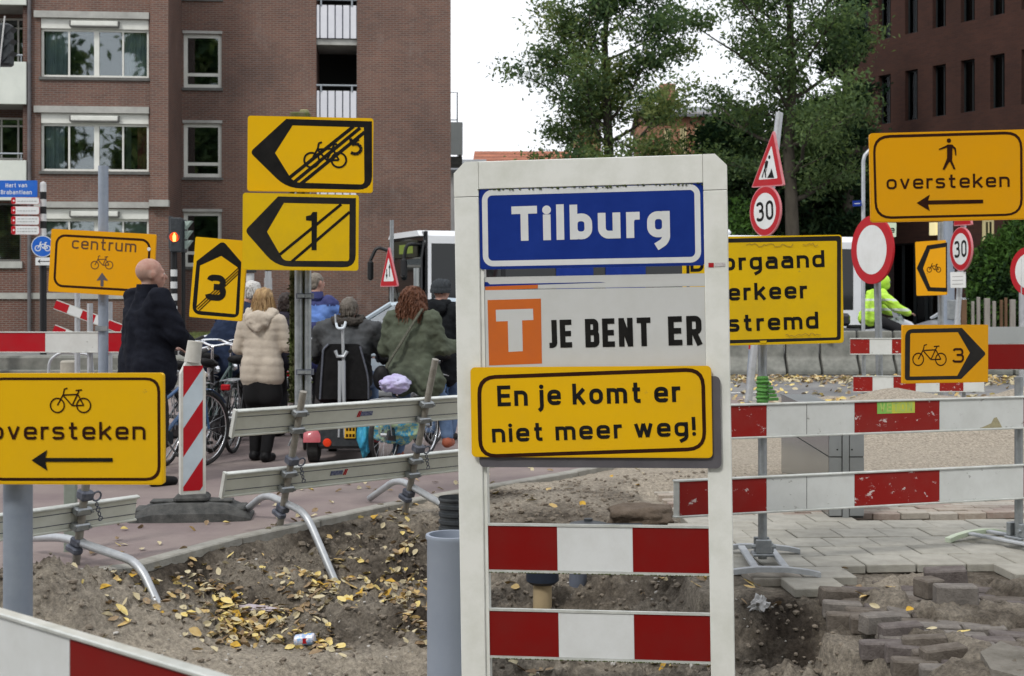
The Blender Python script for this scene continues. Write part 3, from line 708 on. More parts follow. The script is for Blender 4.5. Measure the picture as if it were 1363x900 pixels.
M['pebble'] = mat('pebble', (.36, .35, .32), .8, col2=(.5, .48, .45), scale=9, world=True)
sp = []
while len(sp) < 4200:
    x, y = random.uniform(-3, 2.0), random.uniform(5.4, 11.6)
    if kerb_dist(x, y) < .12 or (x > 1.0 and y > tile_front(x)-.05 and y < 10.9) or (x > 1.6 and y < 7.7): continue
    if random.random() < .15+.85*float(soil_kind(x, y)): sp.append((x, y))
lumps('soil_clods', 'crumbs and clods of earth over the dug strip', sp, M['clod'], .004, .017)
sp = []
while len(sp) < 420:
    x, y = random.uniform(-2.6, 1.6), random.uniform(5.4, 8.6)
    if kerb_dist(x, y) > .15 and not (x > .9 and y > tile_front(x)-.05): sp.append((x, y))
lumps('pebbles', 'pale pebbles and crumbs of mortar in the dug soil', sp, M['pebble'], .003, .010)

# ---------------- fallen leaves
leafm = [mat('leaf_%s' % n_, c, .6, col2=c2, scale=45, spec=.2) for n_, c, c2 in (('lemon', (.64, .49, .13), (.70, .58, .28)), ('ochre', (.46, .31, .11), (.56, .42, .20)), ('cream', (.56, .50, .34), (.46, .39, .24)), ('brown', (.20, .135, .08), (.34, .25, .15)), ('amber', (.60, .37, .04), (.46, .28, .05)))]
def leaf_geo(rx, ry, curl, seed):
    rr = random.Random(seed); vs = []; fs = []; rows = 5
    for i in range(rows):
        t_ = i/(rows-1); w = math.sin(PI*min(.97, t_*.92+.05))**.75*ry*(1+rr.uniform(-.12, .12))
        x = (t_-.5)*2*rx
        for sgn in (-1, 0, 1):
            vs.append((x, sgn*w, curl*(.9*abs(sgn)*w*1.2+.6*(t_-.5)**2*rx)+rr.uniform(-.002, .002)))
    for i in range(rows-1):
        for j in range(2): fs.append((i*3+j, (i+1)*3+j, (i+1)*3+j+1, i*3+j+1))
    return vs, fs
leaf_me = []
for i in range(10):
    vs, fs = leaf_geo(random.uniform(.026, .042), random.uniform(.016, .024), random.uniform(-.2, .9), i); me = bpy.data.meshes.new('leaf'); me.from_pydata(vs, [], fs); me.materials.append(leafm[i % 5]); me.polygons.foreach_set('use_smooth', [True]*len(me.polygons)); leaf_me.append(me)
# clusters in photo pixels: cx, cy, sx, sy, n  (where the drifts of leaves lie)
LC = [(340, 845, 38, 12, 34), (300, 815, 25, 14, 22), (375, 818, 35, 10, 18), (470, 792, 45, 10, 34), (430, 778, 30, 9, 18), (535, 745, 14, 22, 20), (545, 800, 14, 22, 16), (505, 735, 25, 6, 10), (420, 862, 25, 9, 10), (575, 835, 9, 22, 12),
      (260, 765, 30, 16, 14), (150, 800, 40, 30, 16), (200, 852, 35, 12, 8), (560, 690, 22, 14, 8), (700, 655, 40, 12, 14), (840, 632, 60, 5, 10), (690, 780, 18, 12, 6), (880, 775, 28, 6, 14), (700, 890, 40, 8, 8), (890, 892, 30, 8, 8), (1000, 855, 30, 25, 6), (1240, 825, 60, 30, 7), (1140, 790, 12, 8, 4), (930, 775, 14, 6, 5)]
nl = 0
for cx, cy, sx, sy, n in LC:
    for _ in range(n):
        px = random.gauss(cx, sx*.7); py = random.gauss(cy, sy*.7)
        if py < 600: continue
        g = onsoil(px, py)
        if kerb_dist(g.x, g.y) < .1 or nl >= 300: continue
        zt = g.z+.010
        if g.x > 1.1 and g.y > 5: zt = max(zt, .012) if g.y > tile_front(g.x) else (max(zt, .0) if g.x > 1.66 else zt)
        o = bpy.data.objects.new('leaf', random.choice(leaf_me)); C.objects.link(o); o.parent = soil; o.location = (g.x, g.y, zt); s = random.uniform(.7, 1.3); o.scale = (s, s, s)
        o.rotation_euler = (random.gauss(0, .35), random.gauss(0, .35), random.uniform(0, 6.3)); nl += 1
# leaves beyond counting: the drift by the concrete blocks and stray ones on the roadway
def leaf_stuff(name, label, spots, size):
    vs = []; fs = []; mi = []
    for x, y, z in spots:
        v0, f0 = leaf_geo(.034*size, .02*size, random.uniform(0, .8), random.random()); k = len(vs)
        T = Matrix.Translation((x, y, z)) @ Matrix.Rotation(random.uniform(0, 6.3), 4, 'Z') @ Matrix.Rotation(random.gauss(0, .4), 4, 'X') @ Matrix.Rotation(random.gauss(0, .4), 4, 'Y')
        vs += [tuple(T @ Vector(v)) for v in v0]; fs += [tuple(k+a for a in f) for f in f0]; mi += [random.choice((0, 1, 2, 3, 2, 3, 2))]*len(f0)
    me = bpy.data.meshes.new(name); me.from_pydata(vs, [], fs); [me.materials.append(x) for x in leafm]; me.polygons.foreach_set('material_index', mi); o = bpy.data.objects.new(name, me); C.objects.link(o); return tag(o, label, kind='stuff')
sp = []
for _ in range(1500):
    x = random.uniform(2.5, 14); y = 24.9-abs(random.gauss(0, .8))-.02*x; sp.append((x, y, random.uniform(.01, .07)))
for _ in range(350): sp.append((random.uniform(2.5, 12), random.uniform(20.6, 24.5), .012))
for _ in range(420):
    x, y = random.uniform(2.2, 7), random.gauss(18.3, .9); sp.append((x, y, max(0.006, float(terrain(x, y)))+.012))
leaf_stuff('fallen_leaves', 'drift of yellow leaves along the concrete blocks and roadway', sp, 1.5)
sp = []
for _ in range(260):
    x, y = random.uniform(-2.8, 1.0), random.uniform(8, 13)
    if kerb_dist(x, y) < 0 and kerb_dist(x, y) > -1.2: sp.append((x, y, .014))
for cx, cy, sx, sy, n in LC[:12]+[(340, 830, 60, 18, 90), (450, 785, 40, 10, 50), (545, 790, 10, 40, 40), (480, 770, 50, 25, 20), (250, 800, 90, 50, 30)]:
    for _ in range(int(n*2.6)):
        px = random.gauss(cx, sx*.8); py = random.gauss(cy, sy*.8); g = onsoil(px, py); sp.append((g.x, g.y, g.z+random.uniform(.004, .016)))
leaf_stuff('small_leaves', 'small stray leaves and leaf fragments on path and soil', sp, .85)
# ============================================================ BUILDINGS
M['brick_flat'] = brick_mat('brick_purple_brown', (.180, .094, .070), (.128, .074, .060), (.20, .17, .15), stain=(.27, .24, .22))
M['brick_end'] = brick_mat('brick_corner', (.14, .07, .055), (.105, .058, .05), (.17, .14, .12), stain=(.34, .31, .29))
M['brick_plinth'] = brick_mat('brick_plinth', (.17, .075, .055), (.14, .07, .055), (.22, .19, .17))
M['pvc'] = mat('window_frame_white', (.70, .71, .66), .4, col2=(.60, .61, .56), scale=3)
M['lintel'] = mat('concrete_band', (.44, .44, .41), .8, col2=(.30, .30, .28), scale=2.2, detail=9)
M['sill'] = mat('window_sill_dark', (.09, .09, .085), .7, col2=(.14, .14, .13), scale=5)
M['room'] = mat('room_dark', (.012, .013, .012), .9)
M['curtain_blue'] = mat('curtain_blue_grey', (.62, .68, .74), .9, col2=(.46, .52, .58), scale=3, stretch=(3, 3, .2))
M['curtain_red'] = mat('curtain_dark_red', (.5, .08, .12), .9, col2=(.3, .05, .08), scale=4)
M['blind'] = mat('blind_grey_green', (.42, .47, .42), .8, col2=(.36, .41, .37), scale=3)
M['balcony_panel'] = mat('balcony_panel_white', (.66, .69, .63), .6, col2=(.56, .59, .54), scale=1.5)
M['slat_white'] = mat('balustrade_panel_white', (.70, .71, .75), .5, col2=(.62, .63, .68), scale=2)
M['rail'] = mat('rail_grey', (.30, .33, .36), .5, .3)
M['drain'] = mat('drain_pipe', (.10, .10, .11), .6, col2=(.16, .15, .15), scale=3)
M['grey_panel'] = mat('balcony_panel_grey', (.62, .66, .65), .6, col2=(.54, .58, .57), scale=1.4)

def wall_holes(mb, u0, u1, z0, z1, y, holes, m, depth=.18, back=.3):
    us = sorted(set([u0, u1]+[h[0] for h in holes]+[h[1] for h in holes])); zs = sorted(set([z0, z1]+[h[2] for h in holes]+[h[3] for h in holes]))
    us = [u for u in us if u0 <= u <= u1]; zs = [z for z in zs if z0 <= z <= z1]
    for i in range(len(us)-1):
        for j in range(len(zs)-1):
            cu, cz = (us[i]+us[i+1])/2, (zs[j]+zs[j+1])/2
            if any(h[0] < cu < h[1] and h[2] < cz < h[3] for h in holes): continue
            mb.add([(us[i], y, zs[j]), (us[i+1], y, zs[j]), (us[i+1], y, zs[j+1]), (us[i], y, zs[j+1])], [(0, 1, 2, 3)], m)
    for a, b, c, d in holes:
        mb.add([(a, y, c), (b, y, c), (b, y+depth, c), (a, y+depth, c)], [(0, 1, 2, 3)], m); mb.add([(a, y, d), (b, y, d), (b, y+depth, d), (a, y+depth, d)], [(0, 3, 2, 1)], m)
        mb.add([(a, y, c), (a, y+depth, c), (a, y+depth, d), (a, y, d)], [(0, 1, 2, 3)], m); mb.add([(b, y, c), (b, y+depth, c), (b, y+depth, d), (b, y, d)], [(0, 3, 2, 1)], m)
def curtain(parent, u0, u1, z0, z1, y, m):
    mb = MB(); n = 24; vs = []; fs = []
    for i in range(n+1):
        u = u0+(u1-u0)*i/n; yy = y+.03*math.sin(i*2.1)+.015*math.sin(i*5)
        vs += [(u, yy, z0), (u, yy, z1)]
    for i in range(n): fs.append((2*i, 2*i+2, 2*i+3, 2*i+1))
    mb.add(vs, fs, m); return mb.build('curtain', parent, smooth=True, fix=False)
def window(root, u0, u1, z0, z1, y, bars=(), hbars=(), fw=.06, m=None, label=None, room=True, gm=None, inset=.10, sill=True, bw=.05):
    """frame with its panes; bars = upright positions 0..1, hbars = (from, to, position)"""
    m = m or M['pvc']; fy = y+inset; mb = MB(); w = u1-u0; h = z1-z0
    mb.box(u0, u1, fy, fy+.07, z0, z0+fw, m); mb.box(u0, u1, fy, fy+.07, z1-fw, z1, m); mb.box(u0, u0+fw, fy+.001, fy+.069, z0+fw, z1-fw, m); mb.box(u1-fw, u1, fy+.001, fy+.069, z0+fw, z1-fw, m)
    for b in bars:
        bb, ww = b if isinstance(b, tuple) else (b, bw); mb.box(u0+w*bb-ww/2, u0+w*bb+ww/2, fy+.002, fy+.065, z0+fw, z1-fw, m)
    for a, b, p_ in hbars: mb.box(u0+w*a+.001, u0+w*b-.001, fy+.004, fy+.062, z0+h*p_-bw/2, z0+h*p_+bw/2, m)
    o = mb.build('window', root, label=label)
    xs = [u0+fw]+[u0+w*(b[0] if isinstance(b, tuple) else b) for b in bars]+[u1-fw]
    for i in range(len(xs)-1):
        zz_ = [z0+fw]+[z0+h*p_ for a, b, p_ in hbars]+[z1-fw]
        for j in range(len(zz_)-1):
            g = MB(); g.box(xs[i]+.003, xs[i+1]-.003, fy+.03, fy+.036, zz_[j]+.003, zz_[j+1]-.003, gm or M['glass']); g.build('pane', o)
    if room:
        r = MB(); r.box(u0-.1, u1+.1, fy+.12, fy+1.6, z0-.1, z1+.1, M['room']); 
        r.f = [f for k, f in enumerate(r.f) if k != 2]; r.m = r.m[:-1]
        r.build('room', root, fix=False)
    if sill:
        s = MB(); s.box(u0-.04, u1+.04, y-.06, y+inset, z0-.09, z0-.005, M['sill']); s.build('window_sill', root)
    return o
# --- left: the apartment block (bay front at 40 m, stair tower set back 2.4 m)
BP = Plane(Vector(((120-CX)*40/FPX, 40, 0)), yaw=R(5)); BT = Plane(BP.M @ Vector((0, 2.4, 0)), yaw=R(5))
apt = thing('apartment_block', 'purple brown brick apartment block with wide white windows and a stair tower, left', 'building', mw=BP.M)
U = lambda px: BP.uv(px, HY)[0]; Zp = lambda px, py: BP.uv(px, py)[1]
OFF = (BP.I @ (BT.M @ Vector((0, 0, 0)))); UT = lambda px: BT.uv(px, HY)[0]+OFF.x; ZT = lambda px, py: BT.uv(px, py)[1]
top = 19.0; z12 = lambda py: Zp(120, py)
bay = []
for y0, y1 in ((-102, -24), (25, 103), (151, 228), (278, 353)): bay.append((U(54), U(198), z12(y1), z12(y0)))
gfw = (U(-60), U(28), Zp(10, 348), Zp(10, 270))
w = MB(); wall_holes(w, U(42), U(225), 0, top, 0, bay, M['brick_flat']); w.build('wall', apt, fix=False)
# pier standing proud of the bay
w = MB(); w.box(U(201), U(225)+.002, -.16, -.002, z12(266), top, M['brick_flat']); w.build('pier', apt)
w = MB(); w.box(U(200), U(225)+.02, -.22, -.001, z12(275), z12(266)-.002, M['lintel']); w.build('pier_base', apt)
w = MB(); w.box(U(225)-.3, U(225), .002, 2.6, 0, top-.01, M['brick_end']); w.build('side_wall', apt)
for k, (y0, y1) in enumerate(((-111, -102), (16, 25), (142, 151), (269, 277))):
    w = MB(); w.box(U(46), U(199), -.10, -.001, z12(y1)+.004, z12(y0), M['lintel']); w.build('lintel', apt)
for k, b_ in enumerate(bay):
    h = b_[3]-b_[2]
    o = window(apt, b_[0], b_[1], b_[2], b_[3]-.30, 0, bars=(.255, (.51, .15), .755), fw=.07, m=M['pvc'])
    c = MB(); c.box(b_[0]+.01, b_[1]-.01, .02, .16, b_[3]-.298, b_[3]-.005, M['pvc']); c.build('shutter_box', apt)
    a = MB(); a.bbox(b_[0]+(b_[1]-b_[0])*.28, b_[0]+(b_[1]-b_[0])*.72, -.10, .018, b_[3]-.23, b_[3]-.08, M['pvc'], b=.02); aw = a.build('awning_case', apt)
    e = MB(); e.box(b_[0]+(b_[1]-b_[0])*.272, b_[0]+(b_[1]-b_[0])*.279, -.11, .017, b_[3]-.24, b_[3]-.075, M['sill']); e.box(b_[0]+(b_[1]-b_[0])*.721, b_[0]+(b_[1]-b_[0])*.728, -.11, .017, b_[3]-.24, b_[3]-.075, M['sill']); e.box(b_[0]+(b_[1]-b_[0])*.279, b_[0]+(b_[1]-b_[0])*.721, -.10, .017, b_[3]-.262, b_[3]-.233, M['sill']); e.build('end_cap', aw)
    W_ = b_[1]-b_[0]
    if k in (0, 1):
        curtain(apt, b_[0]+.08, b_[0]+W_*.25, b_[2]+.05, b_[3]-.35, .28, M['curtain_blue']); curtain(apt, b_[0]+W_*.76, b_[1]-.08, b_[2]+.05, b_[3]-.35, .28, M['curtain_blue'])
    elif k == 2:
        curtain(apt, b_[0]+.08, b_[0]+W_*.20, b_[2]+.05, b_[3]-.35, .28, M['curtain_blue']); curtain(apt, b_[0]+W_*.88, b_[1]-.08, b_[2]+.05, b_[3]-.35, .28, M['curtain_red']); curtain(apt, b_[0]+W_*.77, b_[0]+W_*.82, b_[2]+.05, b_[3]-.35, .28, M['blind'])
    else:
        for q0, q1 in ((.03, .25), (.265, .47), (.55, .745), (.765, .97)):
            s = MB(); s.box(b_[0]+W_*q0, b_[0]+W_*q1, .25, .262, b_[2]+.6, b_[3]-.38, M['blind']); s.build('roller_blind', apt)
# plinth band
w = MB(); w.box(U(-120), U(228), -.05, -.002, z12(398), z12(390), M['lintel']); w.build('plinth_band', apt)
# left: recessed balconies
wl = MB(); wall_holes(wl, U(-260), U(42)-.25, 0, top, 1.3, [(U(-55), U(20), z12(82), z12(14)), (U(-55), U(22), z12(208), z12(150)), (U(-55), U(20), z12(-44), z12(-102))], M['brick_flat']); wl.build('balcony_wall', apt, fix=False)
wl = MB(); wall_holes(wl, U(-260), U(42)+.001, 0, z12(262), .002, [gfw], M['brick_plinth']); wl.build('ground_floor_wall', apt, fix=False)
for z0, z1 in ((14, 82), (150, 208), (-102, -44)): window(apt, U(-55), U(22), z12(z1), z12(z0), 1.3, bars=(.5, .8), hbars=((0, 1, .8),), sill=False)
window(apt, gfw[0], gfw[1], gfw[2], gfw[3], 0, bars=(.5,), sill=False, m=M['sill']); s = MB(); s.box(gfw[0]-.05, gfw[1]+.05, -.09, .09, gfw[2]-.2, gfw[2]-.003, M['lintel']); s.build('window_sill', apt)
w = MB(); w.box(U(42)-.25, U(42)-.003, .003, 1.3, z12(262), top-.02, M['brick_end']); w.build('side_wall', apt)
for a_, b_ in ((-42, 10), (85, 141), (215, 268)):
    w = MB(); w.bbox(U(-240), U(37), -.18, -.10, z12(b_), z12(a_), M['balcony_panel'], b=.01); w.build('balcony_panel', apt)
    w = MB(); w.box(U(-240), U(37)-.02, -.09, 1.29, z12(b_)+.02, z12(b_)+.24, M['lintel']); w.build('balcony_floor', apt)
    w = MB(); w.tube([(U(-240), -.14, z12(a_)+.2), (U(32), -.14, z12(a_)+.2)], .025, M['rail']); 
    for k in range(-6, 1): w.tube([(U(30)+k*.9, -.14, z12(a_)-.02), (U(30)+k*.9, -.14, z12(a_)+.2)], .018, M['rail'])
    w.build('balcony_rail', apt)
w = MB(); w.tube([(U(40), -.09, 0), (U(40), -.09, top-.1)], .055, M['drain'], n=10); w.build('drain_pipe', apt)
# stair tower, set back
YT = OFF.y
sw = [(UT(244), UT(295), ZT(270, b_), ZT(270, a_)) for a_, b_ in ((-74, -2), (45, 117), (164, 236), (282, 355))]
slot = (UT(421), UT(475), 3.9, top-.5)
u600 = UT(600)
w = MB(); wall_holes(w, U(225)-.2, u600, 0, top, YT, sw+[slot], M['brick_flat'], depth=.2); w.build('wall', apt, fix=False)
w = MB(); w.box(u600-.3, u600, YT+.003, YT+8.6, 0, top-.01, M['brick_end']); w.build('side_wall', apt)
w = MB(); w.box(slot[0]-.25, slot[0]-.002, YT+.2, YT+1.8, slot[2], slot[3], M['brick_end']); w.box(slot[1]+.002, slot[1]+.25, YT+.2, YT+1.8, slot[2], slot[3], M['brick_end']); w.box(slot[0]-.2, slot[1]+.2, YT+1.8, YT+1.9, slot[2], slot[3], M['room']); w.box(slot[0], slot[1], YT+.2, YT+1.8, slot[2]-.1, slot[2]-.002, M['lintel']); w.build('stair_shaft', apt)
for s_ in sw:
    h = s_[3]-s_[2]
    window(apt, s_[0], s_[1], s_[2], s_[3], YT, hbars=((0, 1, .25),), fw=.12, bw=.10)
    l = MB(); l.box(s_[0]-.02, s_[1]+.02, YT-.03, YT-.001, s_[3], s_[3]+.09, M['lintel']); l.build('window_lintel', apt)
for py in (-114, 0, 114, 228):
    zt = ZT(448, py); w = MB()
    w.tube([(slot[0], YT-.02, zt), (slot[1], YT-.02, zt)], .03, M['rail'])
    for q_ in (.12, .88): w.tube([(slot[0]+(slot[1]-slot[0])*q_, YT-.02, zt-.2), (slot[0]+(slot[1]-slot[0])*q_, YT-.02, zt)], .03, M['rail'])
    w.box(slot[0], slot[1], YT+.02, YT+.05, zt-1.2, zt-.19, M['steel_blue'])
    w.build('balcony_rail', apt)
    e = [0, .09, .28, .465, .65, .83, 1]
    for i in range(6):
        p_ = MB(); p_.box(slot[0]+(slot[1]-slot[0])*e[i]+.02, slot[0]+(slot[1]-slot[0])*e[i+1]-.02, YT-.02, YT+.018, zt-1.22, zt-.17, M['slat_white']); p_.build('balustrade_panel', apt)
    w = MB(); w.box(slot[0], slot[1], YT+.06, YT+1.79, zt-1.42, zt-1.24, M['lintel']); w.build('stair_landing', apt)
w = MB(); w.box(U(42)-.1, u600-.01, YT+.3, YT+8.5, top-.2, top-.02, M['lintel']); w.build('roof', apt)
w = MB(); w.box(U(42)-.1, U(225)-.31, .5, YT+.2, top-.2, top-.02, M['lintel']); w.box(U(-260), U(42)-.3, 1.5, YT+8, top-.3, top-.1, M['lintel']); w.build('roof', apt)
w = MB(); w.box(U(-260), u600-.4, YT+8.3, YT+8.6, 0, top-.02, M['brick_end']); w.box(U(-260)-.3, U(-260)-.002, 0, YT+8.6, 0, top-.01, M['brick_end']); w.build('rear_wall', apt)
# gallery balconies sticking out of the far end
zb = lambda py: EYE-(py-HY)*50/FPX
bu = u600
for py in (160,):
    w = MB(); w.bbox(bu+.01, bu+.75, YT+7.2, YT+7.32, zb(py+44), zb(py), M['grey_panel'], b=.01); w.box(bu+.62, bu+.74, YT+7.325, YT+9, zb(py+44), zb(py+2), M['grey_panel']); w.build('balcony_panel', apt)
    w = MB(); w.tube([(bu+.01, YT+7.26, zb(py-40)), (bu+.55, YT+7.26, zb(py-40)), (bu+.55, YT+7.26, zb(py))], .025, M['rail']); w.tube([(bu+.01, YT+7.26, zb(py-3)), (bu+.55, YT+7.26, zb(py-3))], .02, M['rail']); w.build('balcony_rail', apt)
    w = MB(); w.box(bu+.01, bu+.74, YT+7.33, YT+9, zb(py+56), zb(py+46), M['sill']); w.build('balcony_floor', apt)

# grass verge at the foot of the block
M['grass'] = mat('grass', (.075, .095, .03), 1, col2=(.14, .16, .06), scale=5, world=True, bump=.8, bscale=60)
vm = MB(); c0 = BP.M @ Vector((-8, -3.2, 0)); vm.box(-9, 12, -3.4, -.25, 0, .36, M['grass']); v_ = vm.build('grass_verge'); v_.matrix_world = BP.M; tag(v_, 'raised grass verge at the foot of the apartment block', kind='structure')
gm = MB(); vs = []; fs = []
for i in range(9000):
    x, y = random.uniform(-9, 12), random.uniform(-3.4, -.4); h = random.uniform(.05, .12); a = random.uniform(0, 6.3); k = len(vs)
    vs += [(x, y, .35), (x+.03*math.cos(a), y+.03*math.sin(a), .35), (x+.03*math.sin(a), y, .35+h)]; fs.append((k, k+1, k+2))
gm.add(vs, fs, M['grass']); g_ = gm.build('grass', fix=False); g_.matrix_world = BP.M; tag(g_, 'short rough grass on the verge', kind='stuff')

# --- right: the dark red office block, running away to the left
M['brick_red'] = brick_mat('brick_dark_red', (.060, .028, .021), (.046, .023, .019), (.05, .032, .026), bw=.25, rh=.08, ms=.006)
M['frame_dark'] = mat('window_frame_dark', (.02, .025, .027), .4)
M['glass_office'] = glass_mat('office_glass', fac=.03, gc=.22)
OP = Plane(Vector(((1252-CX)*48/FPX, 48, 0)), yaw=math.atan2(-.857, .514))
off = thing('office_block', 'dark red brick office block with narrow dark windows, right', 'building', mw=OP.M)
UO = lambda px: OP.uv(px, HY)[0]; ZO = lambda px, py: OP.uv(px, py)[1]
zt1, zt0 = ZO(1252, 86), ZO(1252, 154.5); zt2 = ZO(1252, 36); storey = zt2-zt0
holes = []; us = [UO(x) for x in (1148, 1177.5, 1213, 1250, 1288, 1327.5)]; step = (us[5]-us[1])/4; us += [us[5]+step*k for k in range(1, 5)]
hw = .30
for u in us:
    for k in (0, 1, 2, 3):
        if u == us[0] and k == 0: continue
        holes.append((u-hw, u+hw, zt0+storey*k, zt1+storey*k))
uL, uR = UO(1122), us[-1]+1.2
zg = ZO(1252, 322); gl = (UO(1184), UO(1262), .35, zg)
cw = (UO(1306), UO(1323), ZO(1315, 330), ZO(1315, 290)); lw = (UO(1240), UO(1259), ZO(1250, 313), ZO(1250, 296))
w = MB(); wall_holes(w, uL, uR, 0, 19, 0, holes+[gl, cw], M['brick_red'], depth=.25); w.build('wall', off, fix=False)
for h_ in holes: window(off, *h_, 0, bars=(.62,), fw=.05, m=M['frame_dark'], gm=M['glass_office'], inset=.18, sill=False, bw=.035)
M['warm_pane'] = mat('lit_room', (.6, .55, .32), .8, emit=((1, .85, .45), .55))
for n_ in range(5):
    u0 = gl[0]+(gl[1]-gl[0])*n_/5; window(off, u0, u0+(gl[1]-gl[0])/5, gl[2], gl[3], 0, fw=.06, m=M['frame_dark'], gm=M['glass_office'], inset=.12, sill=False, room=False)
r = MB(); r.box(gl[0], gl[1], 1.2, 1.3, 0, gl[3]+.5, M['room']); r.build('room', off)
M['cream'] = mat('cream_paint', (.62, .55, .30), .5)
window(off, *cw, 0, bars=(.5,), fw=.14, m=M['cream'], gm=M['glass_office'], inset=.05, sill=True)
s = MB(); s.box(lw[0], lw[0]+(lw[1]-lw[0])*.45, -.12, -.01, lw[2], lw[3], M['warm_pane']); s.box(lw[0]+(lw[1]-lw[0])*.62, lw[1], -.12, -.01, lw[2], lw[3], M['warm_pane']); s.build('light_box', off, label='small lit cream wall light over the glazed front')
w = MB(); w.box(uL, uL+.3, .003, 14, 0, 18.99, M['brick_red']); w.box(uL, uR, 13.7, 14, 0, 18.98, M['brick_red']); w.box(uR-.3, uR, .003, 13.7, 0, 18.97, M['brick_red']); w.build('side_wall', off)
w = MB(); w.box(uL+.31, uR-.31, .01, 13.69, 18.6, 18.9, M['lintel']); w.build('roof', off)
# dark low annexe left of it
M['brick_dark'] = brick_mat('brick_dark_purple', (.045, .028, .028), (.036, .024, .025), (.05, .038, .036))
an = thing('annexe', 'low dark brick annexe half hidden under the trees', 'building', loc=((1110-CX)*50/FPX, 50, 0))
x0, x1 = (1060-1110)*50/FPX, (1190-1110)*50/FPX; za = 1.6+(HY-190)*50/FPX
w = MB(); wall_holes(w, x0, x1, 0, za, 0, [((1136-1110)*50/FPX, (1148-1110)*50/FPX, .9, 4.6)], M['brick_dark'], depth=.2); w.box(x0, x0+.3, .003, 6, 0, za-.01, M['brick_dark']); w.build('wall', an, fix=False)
window(an, (1136-1110)*50/FPX, (1148-1110)*50/FPX, .9, 4.6, 0, fw=.05, m=M['frame_dark'], gm=M['glass_office'], sill=False)
w = MB(); w.box(x0-.1, x1, -.1, 6, za+.004, za+.2, M['sill']); w.build('roof', an)
# shop sign on the annexe wall
M['shopgreen'] = mat('shop_sign_pale', (.50, .58, .45), .5, emit=((.6, .75, .5), .12))
ss = Sign('shop_sign', 'small pale green shop sign showing the letter e behind the no entry sign', 'sign', ((1181, 296), (1193, 297), (1193, 316), (1181, 315)), 30, M['shopgreen'], yaw=0, radius=.02, thick=.1)
ss.text('e', (1184, 310), (1191, 310), 9, M['black'], .03)
# --- houses far behind the trees
M['brick_orange'] = brick_mat('brick_orange', (.34, .13, .06), (.28, .11, .06), (.4, .3, .22))
M['slate'] = mat('slate_roof', (.16, .17, .18), .7, col2=(.24, .25, .26), scale=3)
M['tiles_red'] = brick_mat('roof_tiles_red', (.42, .17, .10), (.34, .14, .09), (.16, .06, .04), bw=.28, rh=.24, ms=.03)
def house(label, px0, px1, Y, eave_py, ridge_py, wallm, roofm, depth=8, wins=(), chim=()):
    x0, x1 = (px0-CX)*Y/FPX, (px1-CX)*Y/FPX; ze = EYE-(eave_py-HY)*Y/FPX; zr = EYE-(ridge_py-HY)*Y/FPX
    h = thing('house', label, 'house', loc=((x0+x1)/2, Y, 0)); hw_ = (x1-x0)/2
    w = MB(); hs = [((a-CX)*Y/FPX-(x0+x1)/2, (b-CX)*Y/FPX-(x0+x1)/2, EYE-(d-HY)*Y/FPX, EYE-(c-HY)*Y/FPX) for a, b, c, d in wins]
    wall_holes(w, -hw_, hw_, 0, ze, 0, hs, wallm, depth=.2); w.box(-hw_, -hw_+.3, .003, depth, 0, ze-.01, wallm); w.box(hw_-.3, hw_, .003, depth, 0, ze-.01, wallm)
    w.add([(hw_-.05, 0, ze), (hw_-.05, depth, ze), (hw_-.05, depth/2, zr)], [(0, 1, 2)], wallm); w.add([(-hw_+.05, 0, ze), (-hw_+.05, depth, ze), (-hw_+.05, depth/2, zr)], [(0, 2, 1)], wallm)
    w.build('wall', h, fix=False)
    r = MB(); r.add([(-hw_-.2, -.4, ze-.1), (hw_+.2, -.4, ze-.1), (hw_+.2, depth/2, zr), (-hw_-.2, depth/2, zr), (-hw_-.2, depth+.4, ze-.1), (hw_+.2, depth+.4, ze-.1)], [(0, 1, 2, 3), (3, 2, 5, 4)], roofm)
    rf = r.build('roof', h); so_ = rf.modifiers.new('thickness', 'SOLIDIFY'); so_.thickness = .15
    for (cx, cw_, chh) in chim:
        c = MB(); u = (cx-CX)*Y/FPX-(x0+x1)/2; c.box(u-cw_/2, u+cw_/2, depth/2-.4, depth/2+.4, zr-1, zr+chh, wallm); c.build('chimney', rf)
    for q_ in hs: window(h, *q_, 0, bars=(.5,), m=M['cream'], fw=.1, inset=.05)
    return h
house('orange brick house with a grey roof seen between the tree crowns', 862, 960, 70, 150, 128, M['brick_orange'], M['slate'], wins=[(884, 893, 170, 205), (905, 914, 168, 205), (925, 935, 168, 205)], chim=[(900, .8, 1.2)])
house('narrow orange brick house behind the trunk of the first tree', 772, 800, 72, 168, 150, M['brick_orange'], M['slate'], wins=[(777, 782, 160, 172)], chim=[(786, .7, .8)])
house('low house with a red tiled roof at the end of the apartment block', 634, 760, 66, 222, 190, M['brick_orange'], M['tiles_red'], chim=())
M['white_render'] = mat('white_render', (.78, .78, .76), .7, col2=(.7, .7, .68), scale=1)
house('small white gabled house just right of the apartment block', 600, 640, 60, 224, 205, M['white_render'], M['slate'], depth=5)

